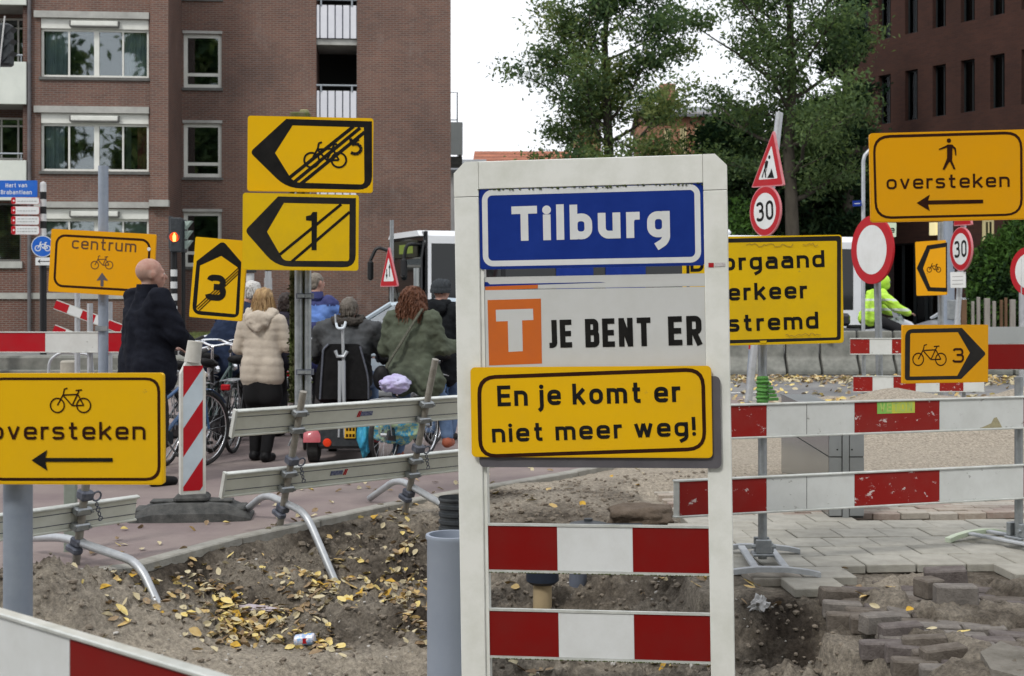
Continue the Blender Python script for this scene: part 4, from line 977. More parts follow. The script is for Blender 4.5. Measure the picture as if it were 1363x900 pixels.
# ============================================================ TREES
def leaves_mesh(name, pts, size, mats, parent, flat=.5, seed=3):
    rs = np.random.RandomState(seed); n = len(pts); pts = np.asarray(pts)
    a = rs.normal(size=(n, 3)); a /= np.linalg.norm(a, axis=1)[:, None]; b = rs.normal(size=(n, 3)); b -= a*(a*b).sum(1)[:, None]; b /= np.linalg.norm(b, axis=1)[:, None]
    s = size*rs.uniform(.6, 1.3, (n, 1)); l = a*s; w = b*s*.42; nrm = np.cross(a, b)
    v = np.stack([pts-l, pts-w+nrm*s*.10, pts+l, pts+w+nrm*s*.10], 1).reshape(-1, 3)
    me = bpy.data.meshes.new(name); me.vertices.add(4*n); me.vertices.foreach_set('co', v.ravel()); me.loops.add(4*n); me.loops.foreach_set('vertex_index', np.arange(4*n)); me.polygons.add(n); me.polygons.foreach_set('loop_start', np.arange(0, 4*n, 4))
    me.update(calc_edges=True)
    for m_ in mats: me.materials.append(m_)
    cl = noise_pick(pts, len(mats), rs); me.polygons.foreach_set('material_index', cl)
    o = bpy.data.objects.new(name, me); C.objects.link(o); o.parent = parent; return o
def noise_pick(pts, k, rs):
    v = fbm(pts[:, 0]*.8+50, pts[:, 2]*.8+pts[:, 1]*.5+50, 3)+rs.normal(size=len(pts))*.12
    return np.clip(((v-.25)/.5*k).astype(int), 0, k-1)
def leafmat(name, c, tr=.45):
    m = bpy.data.materials.new(name); m.use_nodes = True; t = m.node_tree; t.nodes.clear(); o = t.nodes.new('ShaderNodeOutputMaterial'); mx = t.nodes.new('ShaderNodeMixShader'); d = t.nodes.new('ShaderNodeBsdfDiffuse'); g = t.nodes.new('ShaderNodeBsdfTranslucent')
    d.inputs[0].default_value = (*c, 1); g.inputs[0].default_value = (c[0]*1.3, c[1]*1.35, c[2]*.7, 1); mx.inputs[0].default_value = tr
    t.links.new(d.outputs[0], mx.inputs[1]); t.links.new(g.outputs[0], mx.inputs[2]); t.links.new(mx.outputs[0], o.inputs[0]); m.diffuse_color = (*c, 1); return m
LG = [leafmat('foliage_dark', (.07, .115, .062)), leafmat('foliage_mid', (.11, .165, .08)), leafmat('foliage_light', (.16, .225, .10)), leafmat('foliage_yellowing', (.19, .225, .09))]
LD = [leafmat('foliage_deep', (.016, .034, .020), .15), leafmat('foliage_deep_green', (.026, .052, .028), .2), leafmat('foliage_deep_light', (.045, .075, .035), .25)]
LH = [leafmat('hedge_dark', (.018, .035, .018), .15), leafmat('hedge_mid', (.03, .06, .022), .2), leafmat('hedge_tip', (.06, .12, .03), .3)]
M['bark'] = mat('bark', (.045, .038, .03), .95, col2=(.08, .07, .055), scale=5, bump=.8, bscale=25, stretch=(1, 1, .3))
def tree(name, label, X, Y, H, r0, crown_r, mats, seed, leaf=.10, nleaf=60, ntips=420, zlow=.2, spread=1., lean=0, sig=.42, group=None):
    rr = random.Random(seed); root = thing(name, label, 'tree', loc=(X, Y, 0), group=group); mb = MB(); tips = []
    def branch(p, d, L, r, lev):
        n = 5; pts = [p]; q = p.copy(); dd = d.copy()
        for i in range(n):
            dd = (dd+Vector((rr.gauss(0, .13), rr.gauss(0, .13), rr.gauss(0, .08)+(.05 if lev else .02)))).normalized(); q = q+dd*L/n; pts.append(q.copy())
        rad = [r*(1-.75*i/n) for i in range(n+1)]
        mb.tube(pts, rad, M['bark'], n=7 if lev < 2 else 4, cap=False)
        if lev >= 2:
            tips.extend(pts[1:]); 
            return
        k = {0: 9, 1: 6}[lev]
        for j in range(k):
            i = rr.randint(1 if lev else 2, n); az = rr.uniform(0, 2*PI); side = Vector((math.cos(az), math.sin(az), rr.uniform(-.1, .55))).normalized()
            nd = (dd*.35+side).normalized(); branch(pts[i], nd, L*rr.uniform(.42, .62), rad[i]*.55, lev+1)
    tp = []; p = Vector((0, 0, 0)); n = 9
    for i in range(n+1): tp.append(Vector((lean*i/n+rr.gauss(0, .06)*(i > 1), rr.gauss(0, .06)*(i > 1), H*.93*i/n)))
    trad = [r0*(1-.82*i/n) for i in range(n+1)]; trad[0] = r0*1.25
    mb.tube(tp, trad, M['bark'], n=10)
    for j in range(26):
        f = zlow+(1-zlow)*(j+rr.random())/26; i = min(n-1, int(f*n)); base = tp[i].lerp(tp[i+1], f*n-i); az = j*2.4+rr.uniform(-.4, .4)
        prof = math.sin(PI*min(1, (f-zlow)/(1-zlow)*.82+.20))**.6
        L = crown_r*prof*rr.uniform(.7, 1.1); el = .15+.75*f*rr.uniform(.6, 1.2)
        branch(base, Vector((math.cos(az)*spread, math.sin(az), el)).normalized(), L, trad[i]*.42, 1)
    mb.build('trunk', root, smooth='all', fix=False)
    rs = np.random.RandomState(seed); tips = np.array([tuple(t_) for t_ in tips]); pick = tips[rs.randint(0, len(tips), ntips)]
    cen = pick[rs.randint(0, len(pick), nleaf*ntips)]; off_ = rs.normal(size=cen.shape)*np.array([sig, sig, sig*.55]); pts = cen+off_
    cr = leaves_mesh('crown', pts, leaf, mats, root, seed=seed); return root
def bush(name, label, cat, X, Y, rx, ry, h, mats, seed, n=9000, leaf=.07, z0=.0, group=None):
    root = thing(name, label, cat, loc=(X, Y, 0), group=group); rs = np.random.RandomState(seed)
    u = rs.uniform(0, 2*PI, n); v = rs.uniform(-1, 1, n); rad = rs.uniform(.72, 1.04, n)
    q_ = np.sqrt(1-v*v); d = np.stack([q_*np.cos(u), q_*np.sin(u), v], 1); k = .78+.5*fbm(d[:, 0]*2.2+seed, d[:, 2]*2.2+d[:, 1]*1.3+seed, 4)
    pts = d*np.array([rx, ry, h/2])*(rad*k)[:, None]; pts[:, 2] += h/2+z0
    leaves_mesh('foliage', pts[pts[:, 2] > .02], leaf, mats, root, seed=seed)
    mb = MB(); 
    for j in range(6): a = j*1.05; mb.tube([(0, 0, 0), (rx*.35*math.cos(a), ry*.35*math.sin(a), h*.45), (rx*.6*math.cos(a), ry*.6*math.sin(a), h*.8)], [.06, .04, .015], M['bark'], n=6)
    mb.build('stem', root)
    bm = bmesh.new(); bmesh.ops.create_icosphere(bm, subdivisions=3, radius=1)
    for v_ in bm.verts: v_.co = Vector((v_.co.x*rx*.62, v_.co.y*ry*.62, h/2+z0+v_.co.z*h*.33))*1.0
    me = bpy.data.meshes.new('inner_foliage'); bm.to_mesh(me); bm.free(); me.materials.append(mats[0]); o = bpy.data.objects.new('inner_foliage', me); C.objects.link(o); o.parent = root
    return root
X_ = lambda px, Y: (px-CX)*Y/FPX
tree('street_tree', 'green street tree with an open rounded crown, left of the two tall trees', X_(808, 44), 44, 13.5, .27, 3.1, LG, 5, leaf=.085, nleaf=66, ntips=620, zlow=.28, sig=.33)
tree('street_tree', 'taller green street tree beside the dark red office block', X_(1052, 42), 42, 15.0, .27, 3.4, LG[:3]+[LG[1]], 9, leaf=.085, nleaf=58, ntips=640, zlow=.30, sig=.32)
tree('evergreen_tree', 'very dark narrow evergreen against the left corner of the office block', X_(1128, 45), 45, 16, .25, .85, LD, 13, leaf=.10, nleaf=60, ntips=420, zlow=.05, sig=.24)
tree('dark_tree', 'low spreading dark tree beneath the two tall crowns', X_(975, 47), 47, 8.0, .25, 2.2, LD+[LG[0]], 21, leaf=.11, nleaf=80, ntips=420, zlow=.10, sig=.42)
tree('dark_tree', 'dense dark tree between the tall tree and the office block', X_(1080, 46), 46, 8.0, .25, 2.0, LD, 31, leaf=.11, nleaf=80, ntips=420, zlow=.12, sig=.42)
tree('small_tree', 'small green tree low behind the blue town name sign', X_(868, 56), 56, 7.2, .18, 1.9, LG, 41, leaf=.11, nleaf=40, ntips=240, zlow=.2, sig=.34)
tree('small_tree', 'small tree in front of the red tiled roof', X_(712, 57), 57, 6.9, .18, 1.8, LG, 47, leaf=.11, nleaf=34, ntips=220, zlow=.2, sig=.34)
bush('shrub', 'bright green shrub low behind the left end of the yellow road closed sign', 'shrub', X_(985, 40), 40, 1.0, .8, 4.2, LH[1:], 3, n=3500, leaf=.09)
for i, (px, Y, rx, h, lb) in enumerate(((1322, 32.6, .62, 2.9, 'dark clipped hedge bush beside the second thirty sign, leftmost of the hedge'), (1347, 32.5, .6, 3.1, 'hedge bush with lighter tips in the middle of the hedge'), (1376, 32.5, .8, 3.4, 'hedge bush half behind the round sign at the right edge'))):
    bush('hedge_bush', lb, 'hedge', X_(px, Y), Y, rx, .6, h, LH, 60+i, n=6500, leaf=.075)
# street trees on the near side of the junction, behind the photographer; the window panes mirror them
for i, (x, y, s) in enumerate(((-14, -16, 1.0), (-4, -20, 1.15), (7, -17, 1.05), (17, -19, 1.1), (-25, -14, 1.1))):
    if i == 0: base_t = tree('street_tree', 'tall street tree on the near side of the junction, mirrored in the windows', x, y, 22, .35, 5.2, LG, 77, leaf=.42, nleaf=40, ntips=340, zlow=.12, sig=.8, group='trees behind the photographer')
    else:
        c = copy_tree(base_t); c.location = (x, y, 0); c.scale = (s, s, s); c.rotation_euler = (0, 0, i*1.3)
# ============================================================ THE TOWN SIGN FRAME
FC = [(609, 225), (970, 204), (976, 905), (618, 897)]
c, w, h, ya, ro = fit_rect(FC, 6.45)
FP = Plane(c, ya, ro); F = lambda px, py: FP.uv(px, py)
fr = thing('town_sign_frame', 'white enamelled double post frame carrying the blue town name board', 'sign frame', mw=FP.M)
D = .085
def fposts():
    xl0 = F(609, 560)[0]; xl1 = F(637.5, 300)[0]; xr0 = F(941, 560)[0]; xr1 = F(973, 560)[0]
    return xl0, xl1, xr0, xr1
XL0, XL1, XR0, XR1 = fposts(); ZT_ = max(F(640, 222)[1], F(940, 205)[1]); ZB = F(640, 252)[1]; ZLOW = FP.I @ Vector((0, 6.45, -.45)); zl = ZLOW.z
for x0, x1, sd in ((XL0, XL1, -1), (XR0, XR1, 1)):
    mb = MB(); mb.bbox(x0, x1, 0, D, zl, ZB-.036, M['frame_white'], b=.004); mb.build('post', fr)
    if sd < 0: pr = [(x0, ZB-.033), (x1-.0, ZB-.033), (x1, ZT_), (x0+.055, ZT_), (x0, ZT_-.055)]
    else: pr = [(x0, ZB-.033), (x1, ZB-.033), (x1, ZT_-.055), (x1-.055, ZT_), (x0, ZT_)]
    mb = MB(); mb.prism(pr, 0, D, M['frame_white']); o = mb.build('corner_piece', fr)
    inner = MB()
    if sd < 0: inner.box(x1+.0005, x1+.018, .012, D-.012, zl, ZB-.04, M['frame_white'])
    if sd < 0: inner.build('channel', fr)
mb = MB(); mb.bbox(XL1+.001, XR0-.001, .001, D-.001, ZB, ZT_-.001, M['frame_white'], b=.003); mb.build('top_beam', fr)
# moss on the lower side of the beam
ml = MB()
for _ in range(420):
    x = random.uniform(XL1, XR0); s = random.uniform(.002, .006); y = random.uniform(.0, D*.5); z = ZB-random.uniform(0, .008)
    ml.add([(x+s*a*1.3, y+s*b, z+s*c_*.7) for a, b, c_ in iv], fi, M['moss'])
o = ml.build('moss', fr, fix=False); o['kind'] = 'stuff'
st = Sign('x', None, None, None, 6.45, None, plane=FP, rect=(XL0, XR1, zl, ZT_)); stroot = st.o
st.o = fr
def fill_strip(z0px, z1px, x0px=643, x1px=942): pass
# maker's sticker on the right post
st.layer = 1
st.poly([(943, 350), (950, 350), (950, 356), (943, 356)], M['red_bright'], 'sticker'); st.poly([(951, 350), (965, 349.5), (965, 354.5), (951, 355)], mat('sticker_grey', (.45, .40, .40), .5, col2=(.6, .6, .6), scale=120), 'sticker')
bpy.data.objects.remove(stroot)
# red and white boards between the posts
for i, (yl0, yl1, yr0, yr1) in enumerate(((696, 760, 704, 768), (810, 872, 820, 888))):
    mb = MB(); zt = (F(644, yl0)[1]+F(943, yr0)[1])/2; zb_ = (F(644, yl1)[1]+F(943, yr1)[1])/2; xa, xb = XL1+.019, XR0-.001
    mb.box(xa, xb, .020, .045, zb_, zt, M['alu_edge']); mb.box(xa, xb, .012, .019, zt-.008, zt+.004, M['alu_edge']); mb.box(xa, xb, .012, .019, zb_-.004, zb_+.008, M['alu_edge']); bd = mb.build('board', fr)
    x1 = F(741, 730)[0]; x2 = F(842, 730)[0]
    for a, b, m_ in ((xa, x1, M['red']), (x1+.001, x2-.001, M['white']), (x2, xb, M['red'])):
        q = MB(); q.box(a, b, .0165, .0198, zb_+.009, zt-.009, m_); q.build('reflective_sheet', bd)
    ml = MB()
    for _ in range(160):
        x = random.uniform(xa, xb); s = random.uniform(.0015, .004); ml.add([(x+s*a*1.5, .013+s*b, zb_-.004+s*c_) for a, b, c_ in iv], fi, M['moss'])
    o = ml.build('moss', bd, fix=False); o['kind'] = 'stuff'
def onframe(y):  # a plane parallel to the frame, shifted y behind its front
    return Plane(FP.M @ Vector((0, y, 0)), ya, ro)
def corners_rect(pl, tl, br): a = pl.uv(*tl); b = pl.uv(*br); return (a[0], b[0], b[1], a[1])
# blue town name board
pb = onframe(.006); a = pb.uv(638, 254); b = pb.uv(938, 236); cc = pb.uv(938, 350); d = pb.uv(640, 362)
rc = (XL1+.002, XR0-.001, (cc[1]+d[1])/2, (a[1]+b[1])/2)
S = Sign('town_name_sign', 'blue town name board with a white rim and the word Tilburg', 'sign', None, 6.45, M['blue'], plane=pb, rect=rc, radius=.012, side=M['blue'])
S.border(.014, .027, .05, M['white'])
S.text('Tilburg', (681.5, 321), (892, 315.5), 46.5, M['white'], .045)
# grey strip and slogan board under it
pc = onframe(.024); a = pc.uv(638, 366); b = pc.uv(940, 360); c2 = pc.uv(940, 378)
zt = (pc.uv(640, 372)[1]+pc.uv(940, 361)[1])/2; zm = (pc.uv(640, 388)[1]+pc.uv(940, 379)[1])/2; zl_ = (pc.uv(640, 500)[1]+pc.uv(940, 490)[1])/2
S = Sign('blank_strip_sign', 'narrow light grey strip under the blue board with traces of blue and orange print', 'sign', None, 6.45, M['panel_grey'], plane=pc, rect=(XL1+.001, XR0-.001, zm+.001, zt), radius=.003)
S.poly([(643, 375.5), (649, 375.5), (652, 378.5), (700, 377.5), (800, 375.5), (806, 376), (700, 379.5), (643, 381.5)], M['blue'], 'blue_line')
S.poly([(646, 381.5), (716, 379), (716, 384), (646, 387)], M['orange'], 'orange_strip')
pd = onframe(.017)
S = Sign('slogan_board', 'light grey board with an orange square T and the words JE BENT ER', 'sign', None, 6.45, M['panel_grey'], plane=pd, rect=(XL1+.0185, XR0-.001, zl_-.15, zm-.002), radius=.003)
S.poly([(649, 399.5), (720, 397.5), (721.5, 484), (651, 486.5)], M['orange'], 'orange_square')
S.poly([(660, 412.5), (709.5, 411), (710, 426), (695, 426.5), (696, 467.5), (677, 468.5), (676, 427.5), (660.5, 428)], M['panel_grey'], 'lettering')
S.text('JE', (728, 463.5), (763, 462.5), 37.5, M['black'], .03); S.text('BENT', (779.5, 462.5), (868, 460.5), 38, M['black'], .03); S.text('ER', (890, 460), (935, 459), 38.5, M['black'], .03)
# yellow board screwed over the frame, grey plate behind as its painted drop shadow
pe = onframe(-.030); cr = [(625, 492), (946, 484), (949, 605), (629, 613)]; uv = [pe.uv(*q) for q in cr]; rc = ((uv[0][0]+uv[3][0])/2, (uv[1][0]+uv[2][0])/2, (uv[2][1]+uv[3][1])/2, (uv[0][1]+uv[1][1])/2)
S = Sign('yellow_slogan_sign', 'yellow board reading En je komt er niet meer weg! across the white frame', 'sign', None, 6.4, M['yellow'], plane=pe, rect=rc, radius=.022, thick=.012)
S.ringp([(635, 500), (938, 489), (940.5, 600), (637, 610)][::-1], [(640.5, 505), (933, 494.5), (935.5, 595), (642, 605)][::-1], M['brownblack'], .09, .07)
S.text('En je komt er', (662.5, 541), (906.5, 535), 28, M['black'], .028, 1.05); S.text('niet meer weg!', (655.5, 589), (926.5, 580), 25, M['black'], .028, 1.05)
bp_ = MB(); bp_.prism(rrect(rc[0]+.035, rc[1]+.04, rc[2]-.05, rc[3]-.05, .025), .0125, .0275, mat('drop_shadow_grey', (.085, .08, .09), .55, col2=(.11, .105, .115), scale=6)); bp_.build('drop_shadow_plate', S.o)

# ============================================================ YELLOW SIGNS ON THE DOUBLE POLE
A = zz(320, 145, 7.368)
S = Sign('detour_sign', 'upper yellow arrow board with a crossed out bicycle on the double pole', 'sign', [A(72, 66), A(1306, 92), A(1298, 826), A(66, 806)], 9.55, M['yellow'], radius=.02)
S.ringp([A(*q) for q in ((92, 425), (450, 98), (1290, 122), (1292, 796), (452, 778))][::-1], [A(*q) for q in ((340, 432), (512, 162), (1210, 182), (1216, 742), (520, 722))][::-1], M['black'], (.10, .10, 0, .0, .035), (.05, .03, 0, 0, 0), 'arrow_outline')
S.strokes([(A(462, 690), A(1110, 172)), (A(520, 724), A(1175, 186)), (A(590, 738), A(1218, 228))], 4.6, M['black'], 'cancel_stripes')
S.bike(A(835, 450), 59, 2.6, M['black']); S.strokes([(A(1080, 290), A(1090, 345)), (A(1160, 295), A(1092, 345))], 4, M['black'], 'lettering')
segs = []; cx_, cy_ = 1125, 392
pts = [A(cx_+58*math.cos(t_), cy_+50*math.sin(t_)) for t_ in [R(-125+26*i) for i in range(11)]]
S.strokes(list(zip(pts, pts[1:])), 4.2, M['black'], 'lettering')
B_ = zz(315, 250, 7.826)
S = Sign('detour_sign', 'lower yellow arrow board with a crossed out number 1 on the double pole', 'sign', [B_(62, 52), B_(1274, 74), B_(1268, 868), B_(60, 852)], 9.50, M['yellow_old'], radius=.02)
S.ringp([B_(*q) for q in ((84, 448), (432, 90), (1242, 108), (1240, 830), (410, 820))][::-1], [B_(*q) for q in ((316, 458), (492, 158), (1176, 172), (1172, 764), (490, 760))][::-1], M['black_worn'], (.10, .09, 0, 0, .035), (.03, .02, 0, 0, 0), 'arrow_outline')
S.strokes([(B_(450, 695), B_(1090, 172)), (B_(575, 768), B_(1178, 252))], 3.8, M['black'], 'cancel_stripes')
S.poly([B_(*q) for q in ((780, 650), (780, 345), (722, 340), (722, 296), (770, 285), (792, 252), (838, 252), (832, 650))], M['black'], 'lettering')
C_ = zz(245, 310, 7.5)
S = Sign('detour_sign', 'tilted yellow upright board with a crossed out number 3 left of the double pole', 'sign', [C_(122, 36), C_(632, 84), C_(583, 886), C_(42, 838)], 9.62, M['yellow'], radius=.012)
S.ringp([C_(*q) for q in ((388, 78), (572, 292), (548, 850), (76, 812), (126, 282))][::-1], [C_(*q) for q in ((372, 230), (542, 350), (514, 812), (122, 776), (160, 326))][::-1], M['black'], (0, .07, .05, 0, .035), (0, .02, 0, 0, 0), 'arrow_outline')
S.strokes([(C_(120, 745), C_(545, 350)), (C_(135, 762), C_(552, 372)), (C_(150, 778), C_(560, 392))], 1.5, M['brownblack'], 'cancel_stripes')
S.text('3', C_(212, 668), C_(408, 686), 34.5, M['black'], .05)
# the pole: two galvanised tubes and a mossy timber, clamped to the barrier
pp = thing('double_pole', 'pair of galvanised tubes clamped round a mossy timber carrying three yellow boards', 'pole', loc=(P(405, 388, 9.75).x, 9.75, 0))
x0 = pp.location.x
def zat(py, Y): return EYE-(py-HY)*Y/FPX
for px, w_ in ((399.5, 5.6), (411.5, 4.6)):
    x = X_(px, 9.75)-x0; mb = MB(); mb.tube([(x, -.06, zat(556, 9.7)), (x, -.06, zat(172, 9.7))], w_*9.7/FPX, M['galv'], n=14); mb.build('tube', pp, smooth=True)
mb = MB(); xw = X_(404, 9.8)-x0; mb.bbox(xw-.095, xw+.05, .0, .10, zat(536, 9.8), zat(150, 9.8), M['mossy_wood'], b=.01); mb.build('timber', pp)
mb = MB(); mb.bbox(X_(405, 9.8)-x0-.03, X_(405, 9.8)-x0+.03, .03, .10, zat(160, 9.8), zat(146, 9.8), mat('timber_pale', (.35, .33, .2), .9, col2=(.2, .22, .1), scale=30), b=.006); mb.build('timber_top', pp)
ml = MB()
for _ in range(1500):
    z = zat(534, 9.8)+(zat(365, 9.8)-zat(534, 9.8))*random.random()**1.5; x = xw+random.choice((-.085, -.075, -.06, 0, .012, .03))+random.gauss(0, .010); s = random.uniform(.003, .009)
    ml.add([(x+s*a, random.uniform(-.02, .09)+s*b, z+s*c_) for a, b, c_ in iv], fi, M['moss'])
o = ml.build('moss', pp, fix=False); o['kind'] = 'stuff'
for py in (394, 495):
    z = zat(py, 9.7); mb = MB(); xa = X_(399.5, 9.7)-x0; xb = X_(411.5, 9.7)-x0
    for xx in (xa, xb): mb.lathe([(.036, -.02), (.036, .02)], M['steel_blue'], n=14, T=Matrix.Translation((xx, -.06, z)), close=True)
    mb.box(xa-.01, xb+.02, -.115, -.095, z-.012, z+.012, M['galv']); mb.tube([((xa+xb)/2, -.13, z), ((xa+xb)/2, -.02, z)], .009, M['galv']); mb.build('pipe_clamp', pp)

# ============================================================ CENTRUM
K = zz(55, 295, 8.519)
S = Sign('direction_sign', 'tilted orange yellow sign reading centrum with a bicycle and an up arrow', 'sign', [K(118, 84), K(1306, 142), K(1262, 862), K(72, 792)], 13.6, M['orange_yellow'], radius=.02)
S.border(.05, .024, .10, M['brownblack'])
S.text('centrum', K(345, 306), K(1075, 350), 15.5, mat('print_brown', (.10, .045, .02), .5), .006, 1.1)
S.bike(K(690, 462), 31, 1.1, MATS['print_brown']); S.poly([K(*q) for q in ((690, 578), (758, 672), (706, 662), (706, 736), (672, 736), (672, 662), (626, 672))], mat('print_grey', (.10, .085, .09), .5), 'arrow_symbol')
S.disc(K(1222, 312), .018, M['white'], 'sticker')
def pole(name, label, px, pybot, pytop, Y, r, m, cat='pole', lean=0., zbot=None, n=12, cap=True, group=None):
    x = X_(px, Y); zb0 = 0 if zbot is None else zbot; root = thing(name, label, cat, loc=(x, Y, zb0), group=group); zt = zat(pytop, Y)
    mb = MB(); mb.tube([(0, 0, 0), (lean, 0, zt-zb0)], r, m, n=n); mb.build('tube', root, smooth=True); return root
r_ = pole('sign_pole', 'grey blue tube behind the centrum sign', 137.5, 0, 221, 13.75, .052, M['pole_blue'])
tube = r_.children[0]
for z_ in (1.2, 1.95): mb = MB(); mb.box(-.06, .06, -.075, -.045, z_, z_+.05, M['galv']); mb.build('bracket', r_)

# ============================================================ OVERSTEKEN, left (bicycle) and right (pedestrian)
cor = [(-24, 497), (217, 497), (218, 645), (-23, 645)]
S = Sign('crossing_sign', 'yellow sign with a bicycle, the word oversteken and a left arrow, near left', 'sign', cor, 4.6, M['yellow'], yaw=R(-4), radius=.012)
Lz = zz(0, 430, 3.9118)
S.ringp([(-16, 502.5), (213.5, 502.5), (214, 640), (-15, 640)][::-1], [(-12, 506), (209.5, 506), (210, 636), (-12, 636)][::-1], M['brownblack'], .05, .042)
S.bike(Lz(370, 402), 57, 1.9, M['brownblack'])
S.text('oversteken', (-12, 585), (194, 585), 23.5, M['brownblack'], .012, 1.1)
S.poly([Lz(*q) for q in ((166, 714), (248, 660), (238, 702), (588, 702), (588, 722), (238, 722), (248, 768))], M['black'], 'arrow_symbol')
r_ = pole('sign_pole', 'thick grey tube under the near left crossing sign, close to the camera', 24, 0, 500, 4.72, .050, M['pole_blue'], zbot=0)
mb = MB(); mb.lathe([(.10, 0), (.10, .012), (.065, .02), (.060, .09), (.052, .11)], M['pole_blue'], n=20, close=True); mb.build('foot_flange', r_, smooth=True)
Rz_ = zz(1150, 165, 6.399)
cor = [Rz_(50, 84), (1372, 171.5), (1372, 291.5), Rz_(58, 842)]
S = Sign('crossing_sign', 'orange yellow sign with a walking figure, the word oversteken and a left arrow, right', 'sign', cor, 5.6, M['orange_yellow'], yaw=R(-4), radius=.012)
S.ringp([Rz_(*q) for q in ((74, 98), (1348, 62), (1352, 780), (92, 812))][::-1], [Rz_(*q) for q in ((94, 122), (1328, 86), (1332, 762), (112, 790))][::-1], M['brownblack'], .07, .06)
S.text('oversteken', Rz_(192, 558), Rz_(1240, 536), 18.5, M['brownblack'], .012, 1.1)
S.poly([Rz_(*q) for q in ((448, 674), (560, 602), (545, 652), (1014, 645), (1014, 676), (545, 686), (560, 742))], M['brownblack'], 'arrow_symbol')
S.disc(Rz_(722, 142), .0088, M['brownblack'], 'walking_figure'); S.poly([Rz_(*q) for q in ((708, 176), (750, 176), (782, 208), (786, 268), (776, 268), (768, 216), (752, 204), (750, 290), (748, 310), (778, 384), (762, 388), (728, 318), (684, 392), (668, 388), (706, 292), (706, 200), (640, 222), (634, 214), (700, 184))], M['brownblack'], 'walking_figure')
r_ = pole('sign_pole', 'grey tube holding the near right crossing sign at the edge of the picture', 1385, 0, 160, 5.75, .045, M['galv'], zbot=0)
for z_ in (200, 270): mb = MB(); mb.box(-.22, .05, -.075, -.05, zat(z_, 5.7), zat(z_, 5.7)+.04, M['galv']); mb.build('bracket', r_)

# ============================================================ ROAD CLOSED
Q = zz(960, 300, 5.4529)
S = Sign('road_closed_sign', 'worn yellow sign reading Doorgaand verkeer gestremd, half behind the white frame', 'sign', [(909, 317), Q(888, 62), (1121, 456), (911, 462)], 7.78, M['yellow_old'], radius=.02, thick=.03)
S.ringp([(913, 319), (1119.5, 314), (1119, 452.5), (915, 459)][::-1], [(917.5, 324), (1114, 320.5), (1114, 449), (918.5, 454)][::-1], M['black_worn'], .02, .01)
S.text('Doorgaand', (919, 362), Q(750, 302), 22.5, M['black'], .03, 1.08); S.text('verkeer', (949, 401), Q(625, 528), 22.5, M['black'], .03, 1.08); S.text('gestremd', (926, 443.5), Q(705, 748), 22.5, M['black'], .03, 1.08)
S.poly([Q(*q) for q in ((277, 838), (330, 836), (322, 856), (286, 856))], M['yellow_old'], 'foil_tag')
# faint graffiti scrawl
rr = random.Random(4); segs = []
for (xa, xb, yy, k) in ((180, 520, 145, 26), (590, 700, 140, 9), (465, 720, 795, 18)):
    p = Q(xa, yy); segs = []
    for i in range(k): n_ = Q(xa+(xb-xa)*(i+1)/k, yy+rr.uniform(-14, 14)); segs.append((p, n_)); p = n_
    S.strokes(segs, .8, mat('scrawl', (.33, .21, .03), .7), 'scrawl')

# ============================================================ BICYCLE 3 board, right
T_ = zz(1195, 425, 10)
S = Sign('detour_sign', 'small yellow board with a bicycle, number 3 and a right pointing arrow', 'sign', [T_(74, 80), T_(1208, 70), T_(1198, 838), T_(70, 856)], 8.3, M['orange_yellow'], radius=.005)
S.ringp([T_(*q) for q in ((96, 132), (852, 116), (1176, 460), (842, 796), (92, 814))][::-1], [T_(*q) for q in ((164, 184), (798, 172), (958, 446), (790, 752), (158, 762))][::-1], M['black_worn'], (.02, .01, .02, 0, .055), (0, 0, .0, 0, .012), 'arrow_outline')
S.bike(T_(424, 474), 49, 1.5, M['brownblack']); S.text('3', T_(728, 578), T_(875, 576), 19.5, M['brownblack'], .008)
mb = MB(); mb.box(-S.w/2+.03, S.w/2-.03, .024, .05, -.10, -.06, M['galv']); mb.box(S.w/2-.06, S.w/2-.02, .024, .10, -.10, .12, M['galv']); mb.build('bracket', S.o)

# ============================================================ ROUND AND TRIANGULAR SIGNS
def round_sign(name, label, c, dia, Y, yaw, roll=0, kind='ring', rim=.075, face=None, group=None):
    pl_ = Plane(P(c[0], c[1], Y), yaw, roll); S = Sign(name, label, 'sign', None, Y, None, plane=pl_, rect=(-dia/2, dia/2, -dia/2, dia/2))
    n = 48; circ = lambda r: [(r*math.cos(2*PI*i/n), r*math.sin(2*PI*i/n)) for i in range(n)]; R0 = dia/2
    pk = mat('sign_rim_pink', (.60, .22, .24), .4, col2=(.5, .16, .18), scale=8)
    mb = MB(); mb.prism(circ(R0), 0, .03, face or pk); mb.build('panel', S.o)
    return S, circ, R0
def pole_at(S, label, px_top, py_top, px_bot, Y, r, m, zb=0.):
    p1 = P(px_top, py_top, Y+.05); x0 = X_(px_bot, Y+.05); root = thing('sign_pole', label, 'pole', loc=(x0, Y+.05, zb)); mb = MB(); mb.tube([(0, 0, 0), (p1.x-x0, 0, p1.z-zb)], r, m, n=12); mb.build('tube', root, smooth=True); return root
